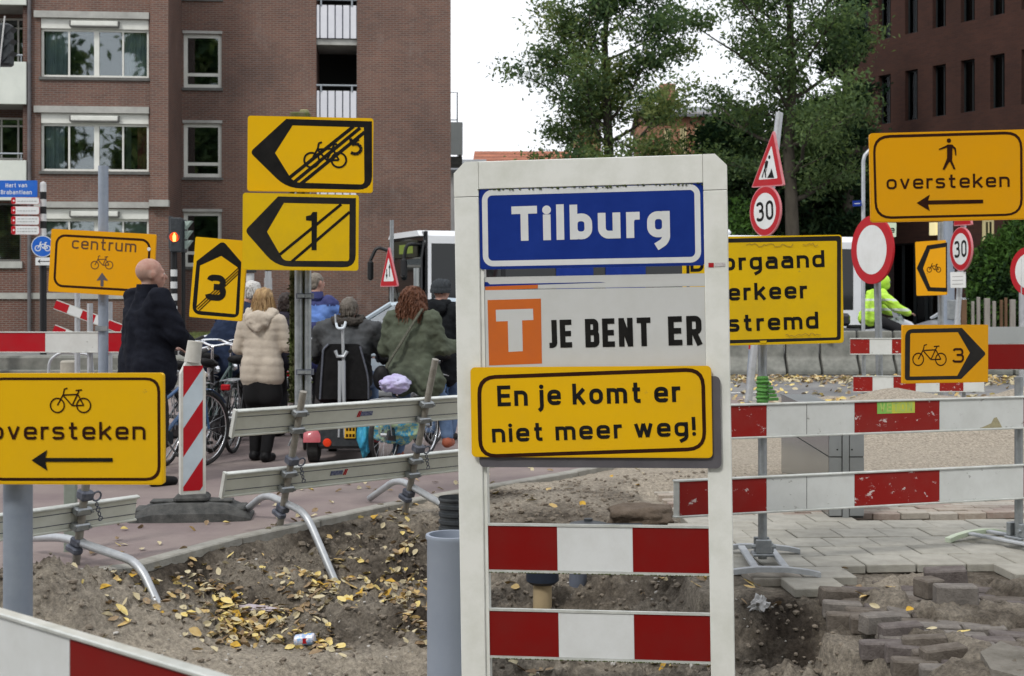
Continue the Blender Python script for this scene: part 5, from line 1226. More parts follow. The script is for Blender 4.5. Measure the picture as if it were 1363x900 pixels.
# thirty, left
def thirty(label, c, dia, Y, yaw, roll):
    S, circ, R0 = round_sign('speed_limit_sign', label, c, dia, Y, yaw, roll); mb = MB()
    mb.film(circ(R0*.96), S.y(), M['red_bright']); mb.build('rim', S.o, fix=False); mb = MB(); mb.film(circ(R0*.72), S.y(), M['white']); mb.build('face', S.o, fix=False)
    vs, fs = text_geo('30', .015, .95); xs_ = [v[0] for v in vs]; h1, h0 = cap_h(.015); k = R0*.78/(h1-h0); kx = R0*1.12/(max(xs_)-min(xs_)); y = S.y(); mb = MB(); mb.add([((v[0]-min(xs_))*kx-R0*.56, y, (v[1]-h0)*k-R0*.39) for v in vs], fs, M['black']); mb.build('lettering', S.o, fix=False)
    return S
Y1 = 19.3
S = thirty('round red rimmed 30 sign under the works triangle, left of the two', (1018, 281), .72, Y1, R(-64), R(3))
def triangle_sign(label, cor, Y, yaw, sym, cat='sign'):
    """cor apex, right, left"""
    c = P(sum(q[0] for q in cor)/3, sum(q[1] for q in cor)/3, Y); pl_ = Plane(c, yaw); S = Sign('warning_sign', label, cat, None, Y, None, plane=pl_, rect=(-.4, .4, -.4, .4))
    pp_ = [pl_.uv(*q) for q in (cor[0], cor[2], cor[1])]; cen = Vector((sum(p[0] for p in pp_)/3, sum(p[1] for p in pp_)/3)); sh = lambda k: fillet([tuple(cen+(Vector(p)-cen)*k) for p in pp_], .03, 4)
    mb = MB(); mb.prism(sh(1.), 0, .035, mat('sign_rim_pink', (.6, .22, .24), .4)); mb.build('panel', S.o)
    mb = MB(); mb.film(sh(.94), S.y(), M['red_bright']); mb.build('rim', S.o, fix=False); mb = MB(); mb.film(sh(.60), S.y(), M['white']); mb.build('face', S.o, fix=False)
    sym(S); return S
N = zz(990, 145, 5.3)
def works(S):
    S.poly([N(*q) for q in ((165, 488), (186, 450), (196, 418), (206, 452), (216, 488))], M['black'], 'digging_figure'); S.disc(N(181, 341), .028, M['black'], 'digging_figure')
    S.poly([N(*q) for q in ((160, 362), (174, 370), (170, 400), (156, 424), (160, 486), (152, 486), (146, 440), (134, 486), (126, 484), (146, 420), (150, 380))], M['black'], 'digging_figure'); S.strokes([(N(168, 396), N(160, 440))], 1, M['black'], 'digging_figure')
triangle_sign('triangular road works warning sign on a leaning pole above the left 30 sign', [N(207, 152), N(280, 540), N(54, 556)], Y1, R(-64), works)
pole_at(None, 'leaning grey tube with the works triangle and 30 sign', 1037.5, 150, 996, Y1+.12, .055, M['galv_light'])
mb = MB()  # reflective sleeve on the foot of that pole
rp_ = thing('reflective_post', 'low marker post with a red and white head beside the concrete blocks', 'post', loc=(X_(996, 20.6), 20.6, 0))
mb.tube([(0, 0, 0), (.05, 0, .72)], .045, M['pole_blue'], n=10); mb.build('tube', rp_, smooth=True); mb = MB(); mb.tube([(.05, 0, .722), (.055, 0, .80)], .047, M['red_bright'], n=10); mb.build('red_band', rp_); mb = MB(); mb.tube([(.055, 0, .802), (.06, 0, .86)], .047, M['white'], n=10); mb.build('white_cap', rp_)
# no entry for vehicles: white disc with red ring
S, circ, R0 = round_sign('closed_road_sign', 'large round white sign with a red ring, right of the worn yellow sign', (1160, 332.5), .84, 16.6, R(-69), R(2), face=M['red_bright'])
mb = MB(); mb.film(circ(R0*.72), S.y(), M['white']); mb.build('face', S.o, fix=False)
pole_at(S, 'grey tube carrying the large round red ringed sign', 1166, 296, 1172, 16.68, .045, M['galv'])
S, circ, R0 = round_sign('closed_road_sign', 'round red ringed sign cut off by the right edge of the picture', (1369, 361), .62, 17, R(-66), 0, face=M['red_bright'])
mb = MB(); mb.film(circ(R0*.72), S.y(), M['white']); mb.build('face', S.o, fix=False)
pole_at(S, 'grey tube under the cut off round sign at the right edge', 1366, 345, 1366, 17.1, .09, M['galv_light'])
# second thirty
Y2 = 21
S = thirty('round red rimmed 30 sign above a small white plate, right of the two', (1278.5, 331.5), .68, Y2, R(-80), R(2))
def nosym(S): pass
triangle_sign('warning triangle mostly hidden behind the right crossing sign', [(1281, 232), (1293, 299.5), (1269, 301)], Y2, R(-76), nosym)
S = Sign('sub_plate', 'small white text plate below the right 30 sign', 'sign', [(1265, 363), (1286, 361), (1284.5, 382.5), (1265, 384)], Y2, M['white'], yaw=R(-30), radius=.01, thick=.03)
for k in range(3): S.strokes([((1267.5, 368.5+k*5), (1282, 368+k*5))], .8, mat('plate_grey_print', (.3, .3, .3), .6), 'lettering')
pole_at(None, 'leaning tube under the right 30 sign', 1283, 290, 1268, Y2+.1, .045, M['galv_light'])
# yellow bicycle detour sign behind the lamp post
S = Sign('detour_sign', 'yellow left arrow bicycle board half hidden behind the grey lamp post', 'sign', [(1217.5, 323.5), (1260, 318), (1258, 392), (1220.5, 394.5)], 18.6, M['orange_yellow'], yaw=R(-50), radius=.02)
V = zz(1120, 280, 5.609)
S.ringp([V(*q) for q in ((562, 432), (640, 262), (790, 240), (790, 610), (645, 604))][::-1], [V(*q) for q in ((610, 434), (662, 292), (780, 274), (780, 578), (664, 574))][::-1], M['black'], 0, 0, 'arrow_outline')
S.bike(V(692, 430), 20, 1.1, M['brownblack'])
S.strokes([(V(640, 470), V(642, 472))], 1, M['brownblack'])
pole_at(None, 'thin grey tube behind the yellow bicycle detour board', 1252, 296, 1252, 18.75, .04, M['galv'])
# lamp post
lp = thing('lamp_post', 'grey blue lamp post rising behind the right crossing sign', 'lamp post', loc=(X_(1262, 24), 24, 0)); mb = MB(); mb.tube([(0, 0, 0), (0, 0, 2.0)], .11, M['pole_blue'], n=14); mb.build('base_tube', lp, smooth=True)
mb = MB(); mb.tube([(0, 0, 2.0), (0, 0, 4.2)], [.085, .080], M['pole_blue'], n=14); mb.build('tube', lp, smooth=True); mb = MB(); mb.bbox(-.05, .12, -.12, -.086, 1.1, 1.45, M['galv'], b=.01); mb.build('hatch', lp)
mb = MB(); mb.bbox(-.12, .12, -.14, .4, 4.2, 4.32, M['pole_blue'], b=.04); mb.build('lantern', lp)
lp = thing('lamp_post', 'thin pale hooked lamp post left of the right crossing sign', 'lamp post', loc=(X_(1149, 27), 27, 0)); mb = MB(); zt = zat(215, 27)
mb.tube([(0, 0, 0), (0, 0, zt), (.03, 0, zt+.12), (.12, 0, zt+.22), (.5, 0, zt+.26)], .04, M['galv_light'], n=10); mb.build('tube', lp, smooth=True); mb = MB(); mb.bbox(.5, .8, -.08, .08, zt+.2, zt+.3, M['galv'], b=.03); mb.build('lantern', lp)
S = Sign('street_name_plate', 'tiny blue street name plate on the thin hooked lamp post', 'sign', [(1135, 267.5), (1147, 266.5), (1147, 274), (1135, 275)], 26.9, M['blue'], yaw=0, radius=.01)
S.strokes([((1137, 271.3), (1145, 270.7))], .8, M['white'], 'lettering')

# ============================================================ STREET SIGN GROUP, far left
BA = mat('pole_black', (.012, .012, .013), .45); WA = mat('pole_white', (.62, .63, .62), .5, col2=(.5, .5, .5), scale=5)
Y3 = 25
sp_ = thing('street_sign_pole', 'black pole with black and white bands carrying the blue street name plate', 'pole', loc=(X_(57.5, Y3), Y3, 0)); zt = zat(246, Y3)
mb = MB(); mb.tube([(0, 0, 0), (0, 0, zat(353, Y3))], .062, BA, n=14); mb.build('tube', sp_, smooth=True)
zz0 = zat(353, Y3); bands = 11; hh = (zt-zz0)/bands
for k in range(bands):
    mb = MB(); f_ = .36 if k % 2 else 1.0
    mb.tube([(0, 0, zz0+k*hh+.001), (0, 0, zz0+(k+1)*hh)], .058, BA if k % 2 else WA, n=14); mb.build('band', sp_, smooth=True)
mb = MB(); mb.lathe([(.058, 0), (.05, .04), (.01, .06)], WA, n=14, T=Matrix.Translation((0, 0, zt)), close=True); mb.build('pole_cap', sp_)
D3 = zz(0, 180, 5)
S = Sign('street_name_sign', 'blue street name sign reading Hert van Brabantlaan', 'sign', [D3(-60, 300), D3(246, 302), D3(248, 412), D3(-60, 412)], Y3-.1, M['blue_light'], yaw=0, radius=.02)
S.text('Hert van', D3(38, 348), D3(180, 346), 5.6, M['white'], .01, 1.05); S.text('Brabantlaan', D3(6, 393), D3(212, 393), 5.6, M['white'], .01, 1.05)
rows = ((412, 460), (472, 528), (537, 596), (602, 662))
for k, (a, b) in enumerate(rows):
    lab = ('topmost', 'second', 'third', 'lowest')[k]
    S = Sign('direction_plate', f'{lab} white direction plate with a red arrow tip below the street name', 'sign', [D3(74, a), D3(262, a+3), D3(262, b), D3(74, b)], Y3-.1, M['white'], yaw=0, radius=.04, side=M['red_bright'])
    S.poly([D3(76, a+3), D3(104, a+3), D3(104, b-3), D3(76, b-3)], M['red_bright'], 'arrow_field', rs=.02); S.poly([D3(*q) for q in ((84, (a+b)/2), (92, (a+b)/2-9), (92, (a+b)/2-3), (100, (a+b)/2-3), (100, (a+b)/2+3), (92, (a+b)/2+3), (92, (a+b)/2+9))], M['white'], 'arrow_symbol')
    rr = random.Random(k)
    for row in range(2 if k > 1 else 1):
        sg = []; x = 116; yy = (a+b)/2+(row-.5)*18 if k > 1 else (a+b)/2+4
        while x < 235: l = rr.uniform(6, 20); sg.append((D3(x, yy), D3(x+l, yy))); x += l+5
        S.strokes(sg, 1.0, mat('plate_grey_print', (.3, .3, .3), .6), 'lettering')
S, circ, R0 = round_sign('cycle_path_sign', 'round blue cycle path sign on the banded black pole', (56.5, 328), .395, Y3-.12, R(10), face=mat('sign_rim_white', (.6, .65, .7), .4))
mb = MB(); mb.film(circ(R0*.93), S.y(), M['blue_light']); mb.build('face', S.o, fix=False)
S.bike((57, 328), 21, 1.2, M['white'])
S = Sign('arrow_plate', 'white plate with a black left arrow below the blue cycle sign', 'sign', [D3(236, 814), D3(345, 814), D3(345, 866), D3(236, 866)], Y3-.12, M['white'], yaw=0, radius=.01)
S.poly([D3(*q) for q in ((250, 840), (270, 824), (266, 837), (335, 837), (335, 843), (266, 843), (270, 856))], M['black'], 'arrow_symbol')

# ============================================================ TRAFFIC LIGHTS
Y4 = 27; tl = thing('traffic_light', 'pedestrian traffic light showing red on a black and white banded pole', 'traffic light', loc=(X_(231.5, Y4), Y4, 0))
mb = MB(); zt = zat(335, Y4); mb.tube([(0, 0, 0), (0, 0, zat(419, Y4))], .075, BA, n=14); mb.build('tube', tl, smooth=True)
ys_ = [419, 407.5, 400, 391, 384, 375, 368, 359]
for k in range(7):
    mb = MB(); mb.tube([(0, 0, zat(ys_[k], Y4)+.001), (0, 0, zat(ys_[k+1], Y4))], .068, WA if k % 2 == 0 else BA, n=14); mb.build('band', tl, smooth=True)
mb = MB(); mb.tube([(0, 0, zat(359, Y4)), (0, 0, zat(336, Y4)), (.05, 0, zat(330, Y4))], .065, BA, n=12); mb.build('neck', tl)
mb = MB(); mb.bbox(X_(228, Y4)-tl.location.x, X_(243, Y4)-tl.location.x, -.14, .1, zat(336, Y4), zat(290, Y4), M['dark_plastic'], b=.02)
hs = mb.build('housing', tl)
for zc, m_ in ((zat(316, Y4), M['red_bright']),):
    lr = mat('lamp_red', (.5, .02, .0), .3, emit=((1, .07, .01), 1.1)); lo = mat('lamp_figure', (1, .35, .1), .3, emit=((1, .45, .08), 3.2))
    T = Matrix.Translation((X_(234.5, Y4)-tl.location.x, -.142, zc)) @ Matrix.Rotation(PI/2, 4, 'X'); mb = MB(); mb.lathe([(.005, .0), (.095, .0)], lr, n=20, T=T); mb.build('red_lens', hs, fix=False)
    xx = X_(234.5, Y4)-tl.location.x; mb = MB(); mb.film([(xx-.028, zc-.085), (xx+.028, zc-.085), (xx+.032, zc+.03), (xx+.012, zc+.045), (xx+.014, zc+.08), (xx-.014, zc+.08), (xx-.012, zc+.045), (xx-.032, zc+.03)], -.146, lo); mb.build('standing_figure', hs, fix=False)
    mb = MB(); mb.tube([(xx+.11*math.cos(a), -.26, zc+.11*math.sin(a)) for a in [R(-20+22*k) for k in range(11)]], .01, M['dark_plastic'], n=5); mb.build('visor', hs)
mb = MB(); mb.bbox(X_(225, Y4)-tl.location.x, X_(229, Y4)-tl.location.x, -.05, .1, zat(331, Y4), zat(288, Y4), M['dark_plastic'], b=.01); mb.build('backboard', tl)
lv = thing('traffic_signal', 'side facing signal with pale green louvred visors beside the red light', 'traffic light', loc=(X_(245, Y4), Y4+.15, 0))
mb = MB(); mb.bbox(-.13, .0, -.1, .14, zat(336, Y4), zat(292, Y4), M['dark_plastic'], b=.02); mb.build('housing', lv); mb = MB(); mb.tube([(-.05, 0, 0), (-.05, 0, zat(336, Y4))], .04, BA); mb.build('tube', lv)
vg = mat('visor_pale_green', (.42, .52, .47), .5, col2=(.3, .38, .34), scale=9)
for k, py in enumerate((299, 312, 325)):
    z = zat(py, Y4); mb = MB(); mb.add([(.0, -.1, z+.07), (.13, -.1, z+.08), (.0, -.1, z-.09), (.0, .1, z+.07), (.13, .1, z+.08), (.0, .1, z-.09)], [(0, 2, 1), (3, 4, 5), (0, 1, 4, 3), (1, 2, 5, 4), (2, 0, 3, 5)], vg); mb.build('visor', lv)
st2 = thing('traffic_light', 'banded pole of a second traffic light beyond the white haired head', 'traffic light', loc=(X_(357, 29), 29, 0)); mb = MB(); mb.tube([(0, 0, 0), (0, 0, zat(386, 29))], .07, BA); mb.build('tube', st2)
for k, (a, b) in enumerate(((386, 378), (378, 370), (370, 361), (361, 352))): mb = MB(); mb.tube([(0, 0, zat(a, 29)+.001), (0, 0, zat(b, 29))], .085 if k in (0, 1) else .07, WA if k % 2 == 0 or k == 1 else BA, n=14); mb.build('band', st2, smooth=True)
mb = MB(); mb.bbox(-.12, .12, -.14, .1, zat(350, 29), zat(310, 29), M['dark_plastic'], b=.02); mb.build('housing', st2)
st3 = thing('traffic_light', 'pole with a white banded middle between the yellow boards and the blue jacket', 'traffic light', loc=(X_(333, 28.5), 28.5, 0)); mb = MB(); mb.tube([(0, 0, 0), (0, 0, zat(382, 28.5))], .07, BA); mb.build('tube', st3); mb = MB(); mb.tube([(0, 0, zat(382, 28.5)+.001), (0, 0, zat(364, 28.5))], .085, WA, n=14); mb.build('band', st3, smooth=True); mb = MB(); mb.bbox(-.12, .12, -.14, .1, zat(363, 28.5), zat(322, 28.5), M['dark_plastic'], b=.02); mb.build('housing', st3)
# top left corner: the back of a signal head on its gantry
sg_ = thing('traffic_signal', 'dark signal head with a pale edge at the top left corner', 'traffic light', loc=(X_(-6, 20), 20, 0)); mb = MB()
mb.tube([(-.05, 0, 0), (-.05, 0, zat(40, 20))], .07, BA); mb.build('tube', sg_)
mb = MB(); mb.bbox(.0, .24, -.1, .12, zat(88, 20), zat(32, 20), M['dark_plastic'], b=.03); mb.build('housing', sg_, label='dark housing'); mb = MB()
for k in range(3): z = zat(46+k*16, 20); mb.add([(.12, -.12, z+.07), (.30, -.12, z+.09), (.12, -.12, z-.08), (.12, .1, z+.07), (.30, .1, z+.09), (.12, .1, z-.08)], [(0, 2, 1), (3, 4, 5), (0, 1, 4, 3), (1, 2, 5, 4), (2, 0, 3, 5)], M['dark_plastic'])
mb.build('visor', sg_); mb = MB(); mb.tube([(.10, -.14, zat(100, 20)), (.19, -.14, zat(24, 20))], .012, WA); mb.build('pale_edge', sg_)
# warning triangle by the bus
E3 = zz(480, 280, 4.5)
def arrows(S): S.strokes([(E3(157, 395), E3(157, 350)), (E3(174, 340), E3(174, 398))], 1.5, M['black'], 'arrow_symbol'); S.poly([E3(157, 412), E3(150, 385), E3(164, 385)], M['black'], 'arrow_symbol'); S.poly([E3(174, 322), E3(181, 345), E3(167, 345)], M['black'], 'arrow_symbol')
triangle_sign('triangular two way traffic warning sign in front of the bus', [E3(167, 218), E3(222, 456), E3(116, 458)], 22.5, R(-42), arrows)
pole_at(None, 'grey tube behind the two way traffic triangle', 521.5, 293, 521.5, 22.62, .035, M['galv'])
# ============================================================ BARRIERS
def board_part(root, x0, x1, z0, z1, y, segs=None, backm=None, lean=0., lipm=None, sheets=True, edgem=None):
    """aluminium board: web with a lip along top and bottom; printed foil sheets on the front"""
    lipm = lipm or M['alu_edge']; web = backm or M['alu_edge']
    mb = MB(); h = z1-z0
    mb.box(x0, x1, y, y+.006, z0+.012, z1-.012, web)
    mb.bbox(x0, x1, y-.012, y+.022, z1-.012, z1, lipm, b=.003); mb.bbox(x0, x1, y-.012, y+.022, z0, z0+.012, lipm, b=.003)
    b = mb.build('board', root)
    if segs:
        for a, c, m_ in segs:
            q = MB(); q.box(a+.001, c-.001, y-.004, y-.0006, z0+.013, z1-.013, m_); q.build('reflective_sheet', b)
    return b
def fence(name, label, loc, yaw, posts, boards, foot='flat', post_top=1.0, post_r=.024, lean=0., postm=None, group=None):
    root = thing(name, label, 'barrier', loc=loc, rotz=yaw, group=group)
    return root
# --- main barrier on the right: two scratched boards on two posts
F1, F2 = G(1015, 752), G(1356, 729)
yaw = math.atan2(F2.y-F1.y, F2.x-F1.x); L12 = math.hypot(F2.y-F1.y, F2.x-F1.x)
rb = thing('barrier', 'red and white scratched barrier standing on the grey slab pavement, right foreground', 'barrier', loc=(F1.x, F1.y, 0.006), rotz=yaw)
RP = Plane(Vector((F1.x, F1.y, 0)) + Vector((math.sin(yaw), -math.cos(yaw), 0))*.045, yaw)
def zmid(a, b): return (RP.uv(*a)[1]+RP.uv(*b)[1])/2
def seg_edges(pxs, py): return [RP.uv(p, py)[0] for p in pxs]
for k, (tl_, tr_, bl_, br_, lx) in enumerate((((1000, 538.5), (1355, 528.5), (1000, 585), (1340, 573), 880), ((1000, 633), (1355, 622), (1000, 683), (1340, 669), 897))):
    z1 = zmid(tl_, tr_); z0 = zmid(bl_, br_); e = seg_edges([lx, 1020, 1137, 1250, 1362], 600); e.append(e[-1]+.49); e.append(e[-1]+.3)
    segs = []; 
    for i in range(len(e)-1): segs.append((e[i], e[i+1], M['red_worn'] if i % 2 == 0 else M['white_worn']))
    segs[0] = (e[0]+.035, e[1], M['red_worn'])
    bd = board_part(rb, e[0], e[-1], z0, z1, -.045, segs)
    # joint in the first white sheet
    j = RP.uv(1073, 600)[0]; mb = MB(); mb.box(j, j+.003, -.0495, -.0492, z0+.014, z1-.014, M['black']); mb.build('joint', bd)
    if k == 0:
        zt = z1-.014; a = RP.uv(1167, 555)[0]; b = RP.uv(1217, 555)[0]; zb_ = RP.uv(1190, 551.5)[1]
        stk = MB(); stk.box(a, (a+b)/2-.03, -.0503, -.0496, zb_, zt, mat('sticker_green', (.18, .48, .10), .5, col2=(.3, .55, .1), scale=20)); stk.box((a+b)/2-.03, b, -.0503, -.0496, zb_, zt, mat('sticker_yellow', (.62, .58, .06), .5, col2=(.4, .55, .1), scale=20)); s = stk.build('sticker', bd)
        vs, fs = text_geo('VETON', .03, 1.0); xs_ = [v[0] for v in vs]; kx = (b-a-.035)/(max(xs_)-min(xs_)); mb = MB(); mb.add([(a+.017+(v[0]-min(xs_))*kx, -.0506, zb_+.010+v[1]*.055) for v in vs], fs, mat('sticker_letters', (.42, .55, .14), .5)); mb.build('lettering', s, fix=False)
        # peeling patch low on the right white sheet
        a = RP.uv(1303, 575)[0]; mb = MB(); zb_ = z0+.013
        pl_ = [(a, zb_), (a+.165, zb_), (a+.145, zb_+.035), (a+.125, zb_+.065), (a+.105, zb_+.060), (a+.085, zb_+.028), (a+.04, zb_+.012)]; mb.film(pl_, -.0499, mat('peel_patch', (.42, .38, .22), .8, col2=(.3, .27, .18), scale=60)); mb.build('peeled_patch', bd, fix=False)
for i, u in enumerate((0., L12)):
    zt = 1.47 if i == 0 else 1.06; mb = MB(); mb.tube([(u, 0, .03), (u, 0, zt)], .026, M['galv'], n=14); p = mb.build('post', rb, smooth=True)
    for zc in (.77, .36):
        c_ = MB(); c_.bbox(u-.035, u+.035, -.038, .034, zc-.02, zc+.02, M['galv'], b=.006); c_.build('clamp', p)
FD = mat('foot_white_steel', (.50, .52, .54), .5, .2, col2=(.38, .40, .42), scale=14, bump=.2)
def flat_foot(root, u, m_, lime=False, ang=0., w=.27, dpt=.36):
    """two cross bars joined by two rails, clamp block in the middle"""
    T = Matrix.Translation((u, 0, 0)) @ Matrix.Rotation(ang, 4, 'Z'); mb = MB()
    def bar(y, m2):
        rings = []
        for t in (-1, -.75, -.3, .3, .75, 1): x = t*w; zc = .045-.030*abs(t)**2.2; hh = .014; rings.append([(x, y-.022, zc-hh), (x, y+.022, zc-hh), (x, y+.022, zc+hh), (x, y-.022, zc+hh)])
        mb.loft(rings, m2)
    bar(-dpt, m_); bar(dpt*.9, mat('foot_lime', (.50, .58, .42), .5, col2=(.55, .6, .5), scale=9) if lime else m_)
    for s in (-1, 1): mb.bbox(s*.085-.022, s*.085+.022, -dpt+.02, dpt*.9-.02, .034, .052, m_, b=.004)
    mb2 = MB(); mb2.v = [tuple(T @ Vector(v)) for v in mb.v]; mb2.f = mb.f; mb2.m = mb.m; mb2.mats = mb.mats; f = mb2.build('foot', root)
    c_ = MB(); c_.bbox(-.062, .062, -.062, .062, .052, .068, M['galv'], b=.004, T=T); c_.bbox(-.045, .045, -.06, -.03, .068, .15, M['galv'], b=.004, T=T); c_.bbox(-.045, .045, .03, .06, .068, .15, M['galv'], b=.004, T=T); c_.bbox(.03, .06, -.05, .02, .075, .13, M['galv'], b=.006, T=T); c_.tube([(-.07, -.045, .11), (.07, -.045, .11)], .012, M['galv'], T=T); c_.build('clamp', f)
flat_foot(rb, 0, FD, ang=R(-20)); flat_foot(rb, L12, FD, lime=True, ang=R(14))
# green tape tied round the tall post
mb = MB(); gt = mat('green_tape', (.09, .28, .05), .5, col2=(.06, .18, .04), scale=25, bump=.5)
for k in range(7): z = RP.uv(1015, 535-k*5)[1]; mb.lathe([(.030, -.012), (.036+.006*(k % 2), 0), (.031, .014)], gt, n=12, T=Matrix.Translation((0, 0, z)) @ Matrix.Rotation(R(random.uniform(-9, 9)), 4, 'X'))
for k in range(5): mb.bbox(.02, .085-.012*k, -.04, -.028, RP.uv(1015, 534)[1]+.022*k, RP.uv(1015, 534)[1]+.022*k+.018, gt, b=.003)
tp_ = mb.build('green_tape'); tp_.matrix_world = Matrix.Translation((F1.x, F1.y, 0)) @ Matrix.Rotation(yaw, 4, 'Z'); tag(tp_, 'green tape knotted round the post under the road closed sign', 'tape')
# --- a third, higher board behind the small bicycle board, at the right edge
hb = thing('barrier', 'grey topped red board at the right edge, level with the small bicycle board', 'barrier', loc=(X_(1440, 9.2), 9.2, 0), rotz=R(4))
x0 = X_(1225, 9.2)-hb.location.x
mb = MB(); mb.box(x0, .3, 0, .02, zat(492, 9.2), zat(457, 9.2)-.002, M['alu_edge']); bd = mb.build('board', hb)
q = MB(); q.box(x0, .3, -.004, -.0006, zat(491, 9.2), zat(458, 9.2), M['red']); q.build('reflective_sheet', bd)
mb = MB(); mb.box(x0, .3, 0, .02, zat(457, 9.2), zat(435, 9.2), mat('board_plain_grey', (.38, .40, .40), .5, col2=(.32, .34, .34), scale=4)); mb.build('board', hb)
mb = MB(); mb.tube([(.05, .05, 0), (.05, .05, zat(430, 9.2))], .03, M['galv']); mb.build('post', hb); mb = MB(); mb.bbox(-.2, .3, -.2, .3, 0, .09, M['rubber'], b=.02); mb.build('foot', hb)
# --- far barrier with the round sign
Yb = 16.4; fb = thing('barrier', 'low red and white barrier beneath the large round sign, behind the sand heap', 'barrier', loc=(X_(1130, Yb), Yb, 0), rotz=R(2))
for k, (a, b, xs_) in enumerate(((450, 472, (1130, 1156, 1186, 1213, 1240, 1268, 1296)), (500, 522, (1134, 1160, 1188, 1218, 1250, 1282, 1310)))):
    e = [X_(x, Yb)-fb.location.x for x in xs_]; segs = [(e[i], e[i+1], M['red_worn'] if i % 2 == 0 else M['white_worn']) for i in range(len(e)-1)]; board_part(fb, e[0], e[-1], zat(b, Yb), zat(a, Yb), -.05, segs)
for px in (1150, 1285): mb = MB(); u = X_(px, Yb)-fb.location.x; mb.tube([(u, 0, .0), (u, 0, zat(452, Yb))], .024, M['galv']); mb.build('post', fb)
mb = MB(); mb.bbox(.05, .33, -.2, .2, 0, .1, M['rubber'], b=.02); mb.bbox(1.28, 1.56, -.2, .2, 0, .1, M['rubber'], b=.02); mb.build('foot', fb)

# --- folding aluminium barriers seen from behind, with bent tube feet
def alu_barrier(label, F0, yaw, stands, x0, x1, lean, boards=((.262, .437), (.69, .875)), tops=None, stickers=False, feet=None):
    root = thing('folding_barrier', label, 'barrier', loc=(F0.x, F0.y, 0), rotz=yaw)
    n_ = Vector((0, -lean, 1))     # direction up the leaning plane (local; -y is towards the viewer)
    T = Matrix.Rotation(math.atan(lean), 4, 'X')
    for z0, z1 in boards:
        mb = MB(); th = .0
        mb.box(x0+.01, x1-.01, .012, .020, z0+.016, z1-.016, M['alu_back'], T=T)
        mb.bbox(x0, x1, -.006, .03, z1-.018, z1, M['alu_edge'], b=.005, T=T); mb.bbox(x0, x1, -.002, .03, z0, z0+.014, M['alu_back'], b=.004, T=T)
        for zz_ in (z1-.052, z0+.042): mb.box(x0+.01, x1-.01, .0095, .0119, zz_, zz_+.004, M['steel_blue'], T=T)
        mb.box(x0-.006, x0+.012, -.004, .032, z0-.004, z1+.002, M['alu_edge'], T=T); b = mb.build('board', root)
        if stickers:
            u = .52 if z0 > .5 else .36; q = MB(); zc = (z0+z1)/2-.012
            bl = mat('sticker_navy', (.02, .03, .12), .5, col2=(.25, .27, .35), scale=70); q.box(u, u+.10, .0075, .0092, zc, zc+.032, bl, T=T)
            for k in range(2): uu = (u-.03+k*.014) if z0 > .5 else (u+.105+k*.014); q.add([(uu, .0080, zc-.006), (uu+.010, .0080, zc-.006), (uu+.022, .0080, zc+.038), (uu+.012, .0080, zc+.038)], [(0, 1, 2, 3)], M['red_bright'], T)
            q.build('sticker', b)
    for i, u in enumerate(stands):
        mb = MB(); mb.tube([(u, -.02, -.02), (u, -.02, tops[i])], .024, mat('tube_weathered', (.33, .315, .28), .55, .4, col2=(.22, .20, .17), scale=20, bump=.3), n=14, T=T); p = mb.build('post', root, smooth=True)
        for z0, z1 in boards:
            c_ = MB()
            for zz_ in (z0+.03, z1-.035): c_.bbox(u-.055, u+.05, -.052, .008, zz_-.022, zz_+.022, M['galv'], b=.008, T=T); c_.tube([(u-.04, -.06, zz_), (u-.04, .02, zz_)], .012, M['galv'], T=T); c_.tube([(u+.045, -.06, zz_), (u+.045, .02, zz_)], .009, M['galv'], T=T)
            c_.build('clamp', p)
        # shackle with a chain tail
        c_ = MB(); zc = (boards[0][1]+.06); c_.bbox(u-.035, u+.045, -.06, .02, zc-.03, zc+.03, M['steel_blue'], b=.012, T=T); ch = MB(); ch.torus((u+.07, -.04, zc-.01), .028, .006, M['steel_blue'], n=14, k=5, ax='y', T=T)
        for k in range(4): ch.torus((u+.075+.012*k, -.045, zc-.06-.03*k), .013, .004, M['steel_blue'], n=10, k=4, ax='y' if k % 2 else 'x', T=T)
        ch.build('chain', p)
        c_.bbox(u-.03, u+.035, -.06, .03, .12, .17, M['steel_blue'], b=.01, T=T); c_.bbox(u-.05, u+.01, -.07, .04, .085, .125, M['steel_blue'], b=.01, T=T); c_.build('shackle', p)
        if feet and feet[i]:
            m_ = MB(); m_.tube([Vector((u, 0, 0))+Vector(q) for q in feet[i]], .025, M['galv_light'], n=14); m_.build('foot_tube', root, smooth=True)
    return root
def bent(pts, k=5):
    """round the corners of a polyline"""
    pts = [Vector(p) for p in pts]; out = [pts[0]]
    for i in range(1, len(pts)-1):
        a, b, c = pts[i-1], pts[i], pts[i+1]; t = min(.12, (b-a).length*.4, (c-b).length*.4); p0 = b+(a-b).normalized()*t; p1 = b+(c-b).normalized()*t
        for j in range(k+1): u = j/k; out.append(p0*(1-u)**2+b*2*u*(1-u)+p1*u**2)
    return out+[pts[-1]]
FA = G(370, 701); FA = Vector((FA.x, FA.y, 0))
ft1 = bent([(.02, .50, .03), (.02, .20, .20), (.02, -.32, .13), (.05, -.64, -.30)])
ft2 = bent([(.02, .46, .03), (.02, .10, .22), (.02, -.55, .06), (.02, -.85, .02)])
alu_barrier('leaning aluminium barrier seen from behind, with navy and red stickers, along the kerb', FA, R(41), (0, 1.06), -.47, 2.05, .32, tops=(.99, 1.18), stickers=True, feet=(ft1, ft2))
FB = G(98, 752); FB = Vector((FB.x, FB.y, 0))
ft3 = bent([(0, .50, .10), (0, .1, .15), (.02, -.62, .09), (.02, -.90, -.24)])
alu_barrier('leaning aluminium barrier half hidden behind the near left crossing sign', FB, R(50), (0, -1.1), -1.7, .40, .22, tops=(.95, .95), feet=(ft3, None), boards=((.215, .375), (.64, .80)))
